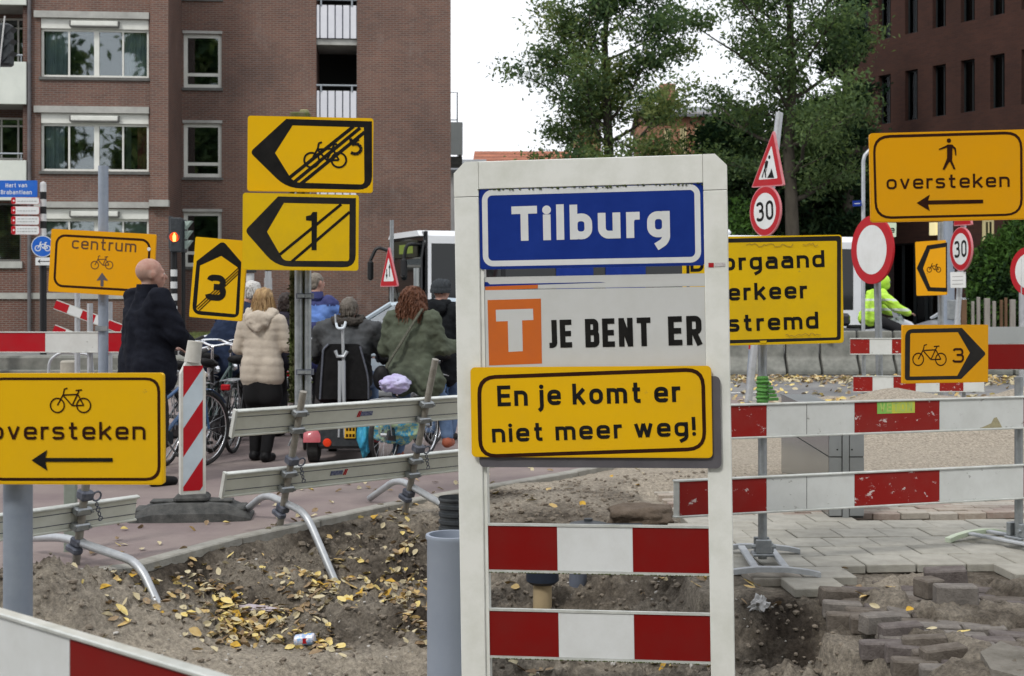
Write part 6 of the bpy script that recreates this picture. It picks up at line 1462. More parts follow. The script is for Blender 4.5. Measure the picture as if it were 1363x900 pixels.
sp = thing('support_bar', 'flat green grey steel bar standing behind the near left crossing sign', 'post', loc=(X_(94, 8.3), 8.3, 0)); mb = MB(); mb.bbox(-.038, .038, -.02, .02, -.05, .95, mat('bar_green_grey', (.27, .31, .27), .6, .2, col2=(.2, .22, .19), scale=9), b=.006); mb.build('bar', sp)
# near board at the bottom left corner
nb = thing('barrier', 'white and red barrier board close to the camera at the bottom left corner', 'barrier', loc=(-1.62, 3.56, 0), rotz=math.atan2(-.53, .62))
NP = Plane(Vector((-1.62, 3.56, 0)), math.atan2(-.53, .62)); z1 = .84
u95 = NP.uv(95, 880)[0]
board_part(nb, -.1, 2.3, z1-.25, z1, -.0, [(-.1, u95-.55, M['red']), (u95-.55, u95, M['white']), (u95, u95+.62, M['red']), (u95+.62, 2.3, M['white'])])
board_part(nb, -.1, 2.3, .2, .43, -.0, [(-.1, u95-.2, M['red']), (u95-.2, u95+.4, M['white']), (u95+.4, 2.3, M['red'])])
for u in (.1, 2.1): mb = MB(); mb.tube([(u, .045, 0), (u, .045, .88)], .024, M['galv']); mb.build('post', nb); mb = MB(); mb.bbox(u-.12, u+.12, -.25, .3, 0, .08, M['rubber'], b=.02); mb.build('foot', nb)
# left mid-ground barrier (behind which the bald man stands) and the folded ones beyond
Yl = 14.8; lb = thing('barrier', 'long red and white board on two tubes passing behind the man in the black coat', 'barrier', loc=(X_(60, Yl), Yl, 0))
e = [X_(x, Yl)-lb.location.x for x in (-110, -30, 62, 132, 205)]; board_part(lb, e[0], e[-1], zat(469.5, Yl), zat(441.5, Yl), -.04, [(e[0], e[1], M['white']), (e[1], e[2], M['red_bright']), (e[2], e[3], M['white_worn']), (e[3], e[4], M['red_bright'])])
for px in (119, -60): mb = MB(); u = X_(px, Yl)-lb.location.x; mb.tube([(u, .02, 0), (u, .02, zat(404, Yl))], .032, M['galv_light']); mb.build('post', lb); mb = MB(); mb.bbox(u-.2, u+.2, -.3, .3, 0, .1, M['rubber'], b=.02); mb.build('foot', lb)
def slanted(label, pts, Y, bars, postx):
    r = thing('barrier', label, 'barrier', loc=(X_(postx[0], Y), Y, 0)); x0 = r.location.x
    for (pa, pb, hpx, first) in bars:
        a = P(*pa, Y); b = P(*pb, Y); d = Vector((b.x-a.x, 0, b.z-a.z)); ang = math.atan2(d.z, d.x); T = Matrix.Translation((a.x-x0, -.04, a.z)) @ Matrix.Rotation(-ang, 4, 'Y'); n = 5; L_ = d.length; h = hpx*Y/FPX
        mb = MB(); mb.box(0, L_, 0, .02, -h, 0, M['alu_edge'], T=T); bd = mb.build('board', r)
        for k in range(n): q = MB(); q.box(L_*k/n, L_*(k+1)/n-.002, -.004, -.0006, -h+.01, -.01, M['red_bright'] if (k+first) % 2 == 0 else M['white'], T=T); q.build('reflective_sheet', bd)
    for px, pt in zip(postx, (365, 402)): mb = MB(); u = X_(px, Y)-x0; mb.tube([(u, .0, 0), (u, .0, zat(pt, Y))], .035, M['galv_light']); mb.build('post', r)
slanted('slanting red and white boards behind the centrum sign post', None, 16.5, (((77, 399), (165, 432), 13, 0), ((75, 432), (150, 462), 12, 0)), (103, 146))
# low concrete upstand beyond, far left, and the pale stub in front of it
M['stub'] = mat('stub_pale', (.42, .40, .34), .8, col2=(.3, .28, .24), scale=7)
Yc = 20.3; cw_ = thing('concrete_block', 'long mossy concrete block behind the long red and white board, far left', 'concrete block', loc=(X_(60, Yc), Yc, 0)); mb = MB(); mb.bbox(-4.2, 1.55, 0, .5, 0, zat(474, Yc), M['concrete'], b=.03); mb.bbox(-4.2, 1.55, -.12, -.002, 0, zat(492, Yc), M['concrete'], b=.02); mb.build('block', cw_)
cb2 = thing('concrete_block', 'second mossy concrete block in line, behind the man in the black coat', 'concrete block', loc=(X_(60, Yc)+3.2, Yc, 0)); mb = MB(); mb.bbox(-1.6, 1.4, 0, .5, 0, zat(474, Yc)-.01, M['concrete'], b=.03); mb.build('block', cb2)
st = thing('bollard', 'short pale round bollard before the concrete block, above the near left sign', 'bollard', loc=(X_(92, 17.5), 17.5, 0)); mb = MB(); mb.lathe([(.11, 0), (.11, zat(482, 17.5)), (.09, zat(480, 17.5))], M['stub'], n=18, close=True); mb.build('shaft', st, smooth=True)
hp = thing('tube_hoop', 'thin pale bent tube in front of the concrete block, far left', 'barrier foot', loc=(X_(80, 18.5), 18.5, 0)); mb = MB(); mb.tube(bent([(-.18, 0, 0), (-.15, 0, zat(480, 18.5)), (.0, 0, zat(469, 18.5)), (.42, 0, zat(471, 18.5)), (.5, 0, 0)]), .02, M['galv_light']); mb.build('tube', hp)

# ============================================================ CONCRETE BLOCK ROW, right
Yj = 26.0; xj = X_(972, Yj)
prof = [(-.30, 0), (-.30, .10), (-.10, .34), (-.06, .86), (.10, .86), (.14, .34), (.34, .10), (.34, 0)]
px_edges = [972-70, 1046, 1092, 1142, 1190, 1240, 1292, 1345, 1400]
words_ = ('first', 'second', 'third', 'fourth', 'fifth', 'sixth', 'seventh', 'eighth')
hts = .98
for k in range(8):
    Ya = 26.0-.28*k*0; a, b = X_(px_edges[k], Yj), X_(px_edges[k+1], Yj); r = thing('concrete_block', f'{words_[k]} low concrete crash block from the white frame, in the row behind the roadway', 'concrete block', loc=(a, Yj, 0))
    mb = MB(); L_ = b-a-.05
    rings = [[(x, y, z*hts) for y, z in prof] for x in (0, L_)]
    mb.loft([rings[0], rings[1]], M['concrete']); o = mb.build('block', r); bv = o.modifiers.new('bevel', 'BEVEL'); bv.width = .02; bv.segments = 1
    if k == 2: q = MB(); q.lathe([(.0, 0), (.05, .02), (.05, .09), (.02, .12)], mat('marker_orange', (.55, .2, .03), .5), n=12, T=Matrix.Translation((.15, -.12, .62))); q.build('orange_marker', r)
mk = MB(); g0, g1 = G(960, 523.5), G(1032, 522); mk.add([(g0.x, g0.y-.1, .004), (g1.x, g1.y-.1, .004), (g1.x, g1.y+.1, .004), (g0.x, g0.y+.1, .004)], [(0, 1, 2, 3)], mat('road_paint', (.6, .6, .58), .7, col2=(.4, .4, .38), scale=9)); tag(mk.build('road_marking', fix=False), 'thin white line painted on the roadway', kind='structure')
dk = thing('rubber_mat', 'thin dark mat lying at the foot of the sand beyond the barrier', 'mat', loc=(*G(1075, 536)[:2], .0)); mb = MB(); mb.bbox(-.28, .28, -.12, .12, 0, .03, M['tyre'], b=.01); mb.build('sheet', dk)

# ============================================================ DELINEATOR
gd = G(256, 690); dl = thing('delineator', 'red and white striped delineator beacon standing in a dark rubber foot', 'beacon', loc=(gd.x, gd.y, 0)); s = FPX/gd.y
zt = zat(478, gd.y); PW = mat('beacon_white', (.62, .62, .58), .5, col2=(.50, .49, .45), scale=9)
mb = MB(); yw = R(24)
T = Matrix.Rotation(yw, 4, 'Z'); w2 = .088
out_ = [(-w2, .17), (w2, .17), (w2, zt-.10), (w2-.045, zt-.01), (-w2+.045, zt-.01), (-w2, zt-.10)]
mb.prism(out_, -.035, .035, PW, T=T); mb.build('body', dl)
# diagonal stripes, clipped to the front face
def clip(poly, x0, x1, z0, z1):
    def cl(p, f, g):
        o = []
        for i in range(len(p)):
            a, b = p[i-1], p[i]; fa, fb = f(a), f(b)
            if (fa >= 0) != (fb >= 0): t = fa/(fa-fb); o.append((a[0]+(b[0]-a[0])*t, a[1]+(b[1]-a[1])*t))
            if fb >= 0: o.append(b)
        return o
    for f in (lambda p: p[0]-x0, lambda p: x1-p[0], lambda p: p[1]-z0, lambda p: z1-p[1]):
        poly = cl(poly, f, None)
        if not poly: return []
    return poly
fx0, fx1, fz0, fz1 = -w2+.018, w2-.022, .20, zt-.045
mb = MB(); mb.film([(fx0, fz0), (fx1, fz0), (fx1, fz1), (fx0, fz1)], -.0362, mat('foil_pale_blue', (.52, .60, .66), .35, col2=(.45, .52, .58), scale=9), T=T); mb.build('reflective_sheet', dl, fix=False)
for zc in (fz1-.02, fz1-.42, fz1-.83):
    pl_ = clip([(fx0, zc-.22), (fx1, zc-.02), (fx1, zc+.18), (fx0, zc-.02)] if zc < fz1-.1 else [(fx0, zc-.20), (fx1, zc+.0), (fx1, zc+.3), (fx0, zc+.3)], fx0, fx1, fz0, fz1)
    if pl_: mb = MB(); mb.film(pl_, -.0368, M['red_bright'], T=T); mb.build('red_stripe', dl, fix=False)
mb = MB(); mb.tube([(0, 0, zt-.02), (.02, 0, zt+.125)], [.058, .052], mat('pale_pipe', (.52, .51, .47), .6, col2=(.42, .41, .37), scale=12), n=16); mb.build('pipe_stub', dl, smooth=True)
# rubber foot: low moulded block with chamfered ends and recesses
mb = MB(); ang = R(6); T2 = Matrix.Rotation(ang, 4, 'Z')
def rbx(x0, x1, z, w): return [(x0, -w, 0), (x0, w, 0), (x1, w*.8, z), (x1, -w*.8, z)]
rings = []
for x, z, w in ((-.42, .035, .16), (-.40, .05, .19), (-.26, .115, .20), (-.12, .125, .21), (.12, .125, .21), (.26, .115, .20), (.38, .06, .19), (.42, .03, .16)):
    rings.append([(x, -w, 0), (x, w, 0), (x, w*.98, z*.5), (x, w*.72, z), (x, -w*.72, z), (x, -w*.98, z*.5)])
mb.loft(rings, M['rubber'], T=T2)
for x in (-.20, .20):
    mb.bbox(x-.085, x+.085, -.06, .06, .118, .135, M['rubber'], b=.006, T=T2)
mb.bbox(-.12, .12, -.10, .10, .12, .175, M['rubber'], b=.02, T=T2)
mb.bbox(-.39, -.29, -.12, .10, .05, .085, M['rubber'], b=.01, T=T2); mb.bbox(.28, .38, -.12, .12, .05, .09, M['rubber'], b=.01, T=T2)
f = mb.build('rubber_foot', dl)

# ============================================================ PIPES AND OTHER THINGS IN THE DIG
g = 6.9; pi_ = thing('grey_duct', 'grey blue plastic duct standing upright beside the left post of the frame', 'pipe', loc=(X_(600, 6.72), 6.72, -.5)); mb = MB(); ztp = zat(711, 6.72)+.5; DG = mat('duct_grey', (.27, .31, .38), .5, col2=(.31, .35, .42), scale=3)
mb.lathe([(.118, 0), (.118, ztp-.03), (.126, ztp-.015), (.124, ztp), (.108, ztp), (.104, ztp-.25)], DG, n=32); mb.build('tube', pi_, smooth=True)
pk = thing('ribbed_duct', 'dark ribbed duct end sticking up behind the grey duct', 'pipe', loc=(X_(606, 7.9), 7.9, -.3)); mb = MB(); pr = []; ztp = zat(664, 7.9)+.3; z = 0
while z < ztp: r_ = .098 if int(z/.022) % 2 else .090; pr += [(r_, z), (r_, z+.018)]; z += .022
pr += [(.10, ztp), (.092, ztp+.005), (.085, ztp-.1)]; mb.lathe(pr, M['dark_plastic'], n=24); mb.build('tube', pk, smooth=True)
gp = G(722, 812, -.15); tp = thing('clay_pipe', 'cream coloured upright pipe with a dark collar, between the frame boards', 'pipe', loc=(X_(722, 8.2), 8.2, -.35)); mb = MB(); rr_ = 12.5*8.2/FPX; z1_ = zat(777, 8.2)+.35
mb.tube([(0, 0, 0), (0, 0, z1_)], rr_, mat('cream_pipe', (.46, .36, .22), .6, col2=(.38, .30, .18), scale=7), n=20); mb.build('tube', tp, smooth=True); mb = MB(); mb.lathe([(rr_*1.3, z1_), (rr_*1.75, z1_+.02), (rr_*1.75, z1_+.09), (rr_*1.4, z1_+.10)], mat('collar_navy', (.02, .028, .045), .45), n=20, close=True); mb.build('collar', tp, smooth=True)
bp2 = thing('blue_duct', 'slanting blue grey duct half buried right of the cream pipe', 'pipe', loc=(X_(768, 8.4), 8.4, -.3)); mb = MB(); mb.tube([(-.01, 0, -.1), (.03, .02, .42)], .055, mat('duct_slate', (.12, .14, .18), .5, col2=(.09, .10, .13), scale=6), n=16); mb.build('tube', bp2, smooth=True)
cov = thing('duct_cover', 'round black cover lying in the sand just above the frame board', 'cover', loc=(*G(783, 699)[:2], -.02)); mb = MB(); mb.lathe([(.14, 0), (.13, .03), (.03, .05), (.03, .065)], M['dark_plastic'], n=24, close=True); mb.bbox(.1, .38, -.06, .06, 0, .025, M['dark_plastic'], b=.01); mb.build('lid', cov)
gcan = onsoil(406, 860); cn = thing('drink_can', 'crushed small blue and white drink can among the leaves', 'can', loc=(gcan.x, gcan.y, gcan.z+.03), rotz=R(12)); mb = MB(); T = Matrix.Rotation(R(82), 4, 'Y') @ Matrix.Rotation(R(20), 4, 'X')
mb.lathe([(.026, -.055), (.032, -.048), (.033, -.01), (.028, .005), (.033, .02), (.032, .048), (.026, .055)], mat('can_print', (.25, .42, .68), .3, .2, col2=(.75, .7, .75), scale=40, amt=.15), n=18, T=T, close=True); mb.build('shell', cn); mb = MB(); mb.film([(-.015, -.012), (.018, -.012), (.018, .016), (-.015, .016)], -.034, M['red_bright']); mb.build('print', cn)
gb = onsoil(340, 832); wd = thing('plastic_scrap', 'pale lilac crumpled plastic scrap lying on the leaves', 'litter', loc=(gb.x, gb.y, gb.z+.02), rotz=R(-12)); bm = bmesh.new(); bmesh.ops.create_icosphere(bm, subdivisions=3, radius=1)
for v in bm.verts: n_ = noise.fractal(v.co*2.3, 1, 2, 4); v.co = Vector((v.co.x*.105, v.co.y*.03, v.co.z*.022))*(1+.5*n_)
me = bpy.data.meshes.new('scrap'); bm.to_mesh(me); bm.free(); me.materials.append(mat('scrap_lilac', (.50, .46, .52), .6, col2=(.36, .30, .30), scale=30)); o = bpy.data.objects.new('scrap', me); C.objects.link(o); o.parent = wd
gb = onsoil(1010, 802); wd = thing('paper_scrap', 'small white crumpled scrap on the bank under the barrier foot', 'litter', loc=(gb.x, gb.y, gb.z+.02)); bm = bmesh.new(); bmesh.ops.create_icosphere(bm, subdivisions=3, radius=1)
for v in bm.verts: n_ = noise.fractal(v.co*2.9+Vector((9, 2, 1)), 1, 2, 4); v.co = Vector((v.co.x*.05, v.co.y*.03, v.co.z*.04))*(1+.8*n_)
me = bpy.data.meshes.new('scrap'); bm.to_mesh(me); bm.free(); me.materials.append(mat('scrap_white', (.6, .6, .6), .6, col2=(.4, .4, .4), scale=30)); o = bpy.data.objects.new('scrap', me); C.objects.link(o); o.parent = wd; o.rotation_euler = (0, -.7, 0)

# steel bench block behind the right barrier
gs = G(1104, 691); SB = mat('brushed_steel', (.33, .345, .35), .35, .55, col2=(.27, .285, .29), scale=3); SBd = mat('brushed_steel_side', (.26, .28, .28), .2, .7, col2=(.22, .24, .24), scale=2)
Yb_ = 9.52; xa, xb_, xc = X_(1104, Yb_), X_(1130, Yb_), X_(1150, Yb_); bn = thing('steel_block', 'low brushed steel block with dark seams standing on the paving behind the barrier', 'street furniture', loc=(xa, Yb_, 0))
far = Vector((X_(1040, 11.6)-xa, 11.6-Yb_, 0)); hz = .72; seam = zat(608, Yb_)
w1 = xb_-xa; w3 = xc-xa
mb = MB()
mb.box(0, w1*.62, 0, .012, .02, seam-.006, SB); mb.box(0, w1*.62, 0, .012, seam+.002, hz, SB); mb.box(w1*.62+.006, w1*.98, -.012, .012, .0, hz+.002, SB); mb.box(w1*.98+.008, w3, .0, .012, .02, seam-.006, SB); mb.box(w1*.98+.008, w3, .0, .012, seam+.002, hz, SB); mb.build('front_panel', bn)
mb = MB()
def side(z0, z1, off_=0.): d = far; mb.add([(-.002+off_, .014, z0), (far.x+off_, far.y, z0), (far.x+off_, far.y, z1), (-.002+off_, .014, z1)], [(0, 3, 2, 1)], SBd)
side(.02, seam-.006); side(seam+.004, hz); mb.build('side_panel', bn, fix=False)
mb = MB(); q = [(0.001, .014), (w3-.001, .014), (far.x+w3, far.y), (far.x+.001, far.y)]; vs = [(x, y, 0.0) for x, y in q]+[(x, y, hz-.004) for x, y in q]; ins = [(v[0]*.985+.004, v[1]*.985+.004, v[2]) for v in vs]; mb.add(ins, [(3, 2, 1, 0), (4, 5, 6, 7), (0, 1, 5, 4), (1, 2, 6, 5), (2, 3, 7, 6), (3, 0, 4, 7)], M['sill']); mb.build('core', bn)
mb = MB(); mb.add([(x, y, hz) for x, y in q], [(0, 1, 2, 3)], SB); mb.build('top_panel', bn)
mb = MB()
for u in (w1*.4, w1*1.15): mb.lathe([(.0, 0), (.006, 0)], M['black'], n=10, T=Matrix.Translation((u, -.002, seam+.05)) @ Matrix.Rotation(PI/2, 4, 'X'))
mb.build('rivet', bn)
# timber stakes and rails of the fence under the hedge
fw_ = [mat('fence_wood_%s' % n_, c, .9, col2=c2, scale=8, stretch=(1, 1, .2)) for n_, c, c2 in (('brown', (.16, .09, .05), (.10, .06, .035)), ('grey', (.30, .28, .25), (.2, .18, .16)), ('green', (.17, .18, .12), (.24, .24, .17)))]
ff = thing('stake_fence', 'low fence of brown and grey upright stakes under the hedge, right', 'fence', loc=(X_(1275, 31.5), 31.5, 0))
rr = random.Random(3); px = 1272
while px < 1385:
    w_ = rr.choice((4, 5, 7, 9)); x = X_(px, 31.5)-ff.location.x; mb = MB(); mb.bbox(x, x+w_*31.5/FPX*.8, 0, .08, 0, zat(rr.uniform(394, 402), 31.5), fw_[rr.choice((0, 1, 2, 1))], b=.01); mb.build('stake', ff); px += w_+rr.choice((2, 3, 5))
mb = MB(); mb.box(-.1, 2.1, .085, .13, .35, .45, fw_[0]); mb.build('rail', ff)
# ============================================================ VEHICLES
M['bus_white'] = mat('bus_white', (.74, .76, .78), .3, col2=(.66, .68, .70), scale=1, coat=.3)
M['bus_black'] = mat('bus_black_trim', (.012, .013, .014), .3)
M['seat_dark'] = mat('vehicle_interior', (.03, .032, .035), .9)
A_, B2 = Vector((X_(567, 28.6), 28.6, 0)), Vector((X_(1150, 32.7), 32.7, 0)); d = (B2-A_); L_ = d.length; yaw = math.atan2(d.y, d.x)
bus = thing('city_bus', 'white city bus with a dark windscreen and black window band crossing the junction', 'bus', loc=(A_.x, A_.y, 0), rotz=yaw)
H_ = 2.90; Wd = 2.5; zf = .35
mb = MB(); BW = M['bus_white']
# lower side, roof, rear; the window band is left open and glazed
mb.box(.0, L_, .0, .05, zf, 1.15, BW); mb.box(0, L_, 0, .05, 2.62, H_-.12, BW); mb.box(0, .12, .0, .05, 1.151, 2.619, BW); mb.box(L_-.3, L_, 0, .05, 1.151, 2.619, BW)
mb.box(0, L_, Wd-.05, Wd, zf, H_-.12, BW); mb.box(L_-.05, L_+.001, .051, Wd-.051, zf, H_-.12, BW)
mb.loft([[(-.12, .08, H_-.12), (-.12, Wd-.08, H_-.12), (-.12, Wd-.25, H_), (-.12, .25, H_)], [(L_, .02, H_-.119), (L_, Wd-.02, H_-.119), (L_, Wd-.2, H_+.02), (L_, .2, H_+.02)]], BW)
mb.bbox(7.2, 7.7, .4, .9, H_+.021, H_+.16, BW, b=.06)
mb.box(-.14, -.02, .05, Wd-.05, zf, 1.0, BW); mb.build('body', bus)
mb = MB(); mb.box(.13, L_-.31, .01, .02, 1.152, 2.618, M['tinted_glass']); mb.build('side_window', bus)
for k in range(1, 7): q = MB(); x = .25+(L_-.56)*k/7; q.box(x-.05, x+.05, .0, .009, 1.153, 2.617, M['bus_black']); q.build('window_pillar', bus)
mb = MB(); mb.loft([[(-.10, .06, 1.0), (-.10, Wd-.06, 1.0), (-.06, Wd-.06, 1.0), (-.06, .06, 1.0)], [(-.10, .06, 2.3), (-.10, Wd-.06, 2.3), (-.06, Wd-.06, 2.3), (-.06, .06, 2.3)], [(-.02, .06, 2.88), (-.02, Wd-.06, 2.88), (.02, Wd-.06, 2.88), (.02, .06, 2.88)]], M['tinted_glass']); mb.build('windscreen', bus)
mb = MB(); mb.box(-.13, -.105, .2, Wd-.2, 2.34, 2.70, mat('route_display', (.02, .02, .01), .5, emit=((.8, 1, .1), .0))); mb.build('display_box', bus); mb = MB(); mb.box(-.136, -.131, .5, 1.5, 2.42, 2.62, mat('route_text', (.12, .16, .03), .6, emit=((.75, 1, .1), .04))); mb.build('route_text', bus)
mb = MB(); mb.box(.0, .04, -.002, .049, 1.0, 2.88, M['bus_black']); mb.build('front_pillar', bus)
mb = MB(); mb.box(.6, L_-.4, .8, .85, .5, 2.6, M['seat_dark']); mb.box(.6, .65, .86, Wd-.1, .5, 2.6, M['seat_dark']); mb.box(.1, L_-.1, .06, Wd-.06, .45, .5, M['seat_dark']); mb.build('interior', bus)
mb = MB(); mb.tube(bent([(-.05, Wd-.1, 2.5), (-.35, Wd+.05, 2.62), (-.5, Wd+.05, 2.3)]), .04, M['bus_black']); mb.bbox(-.56, -.44, Wd-.04, Wd+.12, 1.85, 2.3, M['bus_black'], b=.04); mb.build('mirror', bus); mb = MB(); mb.tube(bent([(-.05, .2, 2.6), (-.4, .1, 2.6), (-.45, .1, 2.3)]), .04, M['bus_black']); mb.bbox(-.52, -.40, .02, .2, 1.9, 2.3, M['bus_black'], b=.04); mb.build('mirror', bus)
mb = MB(); mb.tube(bent([(-.12, .4, 1.1), (-.12, 1.1, 1.6)]), .012, M['bus_black']); mb.tube([(-.12, 1.5, 1.1), (-.12, 1.9, 1.7)], .012, M['bus_black']); mb.build('wiper', bus)
for x in (2.4, 8.3):
    w = MB(); w.lathe([(.48, -.12), (.50, -.10), (.50, .12), (.3, .14)], M['tyre'], n=28, T=Matrix.Translation((x, .08, .50)) @ Matrix.Rotation(PI/2, 4, 'X'), close=True); wh = w.build('wheel', bus); r = MB(); r.lathe([(.0, 0), (.27, .02), (.3, 0)], M['galv_light'], n=20, T=Matrix.Translation((x, -.06, .50)) @ Matrix.Rotation(PI/2, 4, 'X')); r.build('rim', wh)
mb = MB(); BL = M['blue']
for x0, x1, m_ in ((3.0, 3.9, BL), (4.2, 5.2, BL), (6.6, 7.3, M['red_bright'])): mb = MB(); mb.box(x0, x1, -.006, -.001, 1.6, 2.2, m_); mb.build('livery_panel', bus)
mb = MB(); mb.box(-.14, -.11, .12, .42, 1.7, 2.1, mat('notice_grey', (.35, .38, .38), .6)); mb.build('notice', bus)

def car(label, loc, yaw, col, glass, sc=1., name='parked_car'):
    root = thing(name, label, 'car', loc=loc, rotz=yaw); W2 = .84
    prof = [(-2.05, .45, .55), (-2.0, .62, .78), (-1.2, .84, .84), (-.85, .90, .86), (0, .93, .87), (1.2, .95, .86), (1.9, .93, .80), (2.05, .75, .7)]
    mb = MB(); rings = []
    for x, zt, w in prof: rings.append([(x, -w*.94, .20), (x, w*.94, .20), (x, w, .45), (x, w*.99, zt*.86), (x, w*.90, zt), (x, -w*.90, zt), (x, -w*.99, zt*.86), (x, -w, .45)])
    mb.loft(rings, col); 
    # roof shell
    mb.loft([[(-.30, -.62, 1.40), (-.30, .62, 1.40), (-.30, .60, 1.44), (-.30, -.60, 1.44)], [(.5, -.66, 1.46), (.5, .66, 1.46), (.5, .62, 1.51), (.5, -.62, 1.51)], [(1.35, -.62, 1.42), (1.35, .62, 1.42), (1.35, .58, 1.46), (1.35, -.58, 1.46)]], col)
    for s in (-1, 1):
        for a, b in (((-1.12, s*.76, .90), (-.30, s*.62, 1.42)), ((.50, s*.83, .92), (.50, s*.66, 1.46)), ((1.85, s*.76, .93), (1.35, s*.62, 1.42))): mb.tube([a, b], .035, col, n=6)
    mb.build('body', root, smooth=True)
    g = MB(); G8 = glass
    g.add([(-1.10, -.74, .90), (-1.10, .74, .90), (-.31, .60, 1.41), (-.31, -.60, 1.41)], [(0, 1, 2, 3)], G8); g.build('windscreen', root, fix=False); g = MB(); g.add([(1.84, -.74, .93), (1.84, .74, .93), (1.36, .60, 1.42), (1.36, -.60, 1.42)], [(0, 1, 2, 3)], G8); g.build('rear_window', root, fix=False)
    for s in (-1, 1):
        g = MB(); g.add([(-1.05, s*.77, .91), (.48, s*.82, .93), (.48, s*.655, 1.44), (-.32, s*.62, 1.40)], [(0, 1, 2, 3)], G8); g.add([(.53, s*.82, .93), (1.8, s*.77, .94), (1.34, s*.62, 1.41), (.53, s*.655, 1.44)], [(0, 1, 2, 3)], G8); g.build('side_window', root, fix=False)
        m_ = MB(); m_.bbox(-.88, -.70, s*.86-.06 if s > 0 else s*.86-.1, s*.86+.1 if s > 0 else s*.86+.06, .92, 1.05, M['black_paint'], b=.03); m_.build('mirror', root)
        h = MB(); h.bbox(-2.055, -1.90, s*.62-.18, s*.62+.12, .58, .70, M['chrome'], b=.03); h.build('headlight', root)
        for x in (-1.28, 1.3):
            w = MB(); w.lathe([(.26, -.10), (.31, -.08), (.31, .08), (.26, .10)], M['tyre'], n=24, T=Matrix.Translation((x, s*.76, .31)) @ Matrix.Rotation(PI/2, 4, 'X'), close=True); wh = w.build('wheel', root); r = MB(); r.lathe([(0, 0), (.19, .01), (.22, 0)], M['galv_light'], n=16, T=Matrix.Translation((x, s*.865, .31)) @ Matrix.Rotation(PI/2*(-s), 4, 'X')); r.build('rim', wh)
    m_ = MB(); m_.bbox(-2.07, -2.0, -.40, .40, .42, .56, M['black_paint'], b=.02); m_.build('grille', root)
    m_ = MB(); m_.bbox(.0, 1.5, -.55, .55, .5, 1.0, M['seat_dark'], b=.05); m_.bbox(-.15, .1, -.6, .6, .9, 1.22, M['seat_dark'], b=.05); m_.build('interior', root)
    return root
SV = mat('car_silver_blue', (.42, .50, .56), .28, .35, col2=(.36, .43, .49), scale=2, coat=.5); S2 = mat('car_silver', (.55, .58, .62), .28, .4, col2=(.5, .53, .57), scale=2, coat=.5)
car('silver blue hatchback half hidden behind the two women, in front of the bus', (X_(548, 20), 20, 0), R(4), SV, M['car_glass'])
car('silver car coming into view behind the small bicycle board, right', (X_(1312, 34.5), 34.5, 0), R(10), S2, M['car_glass'])

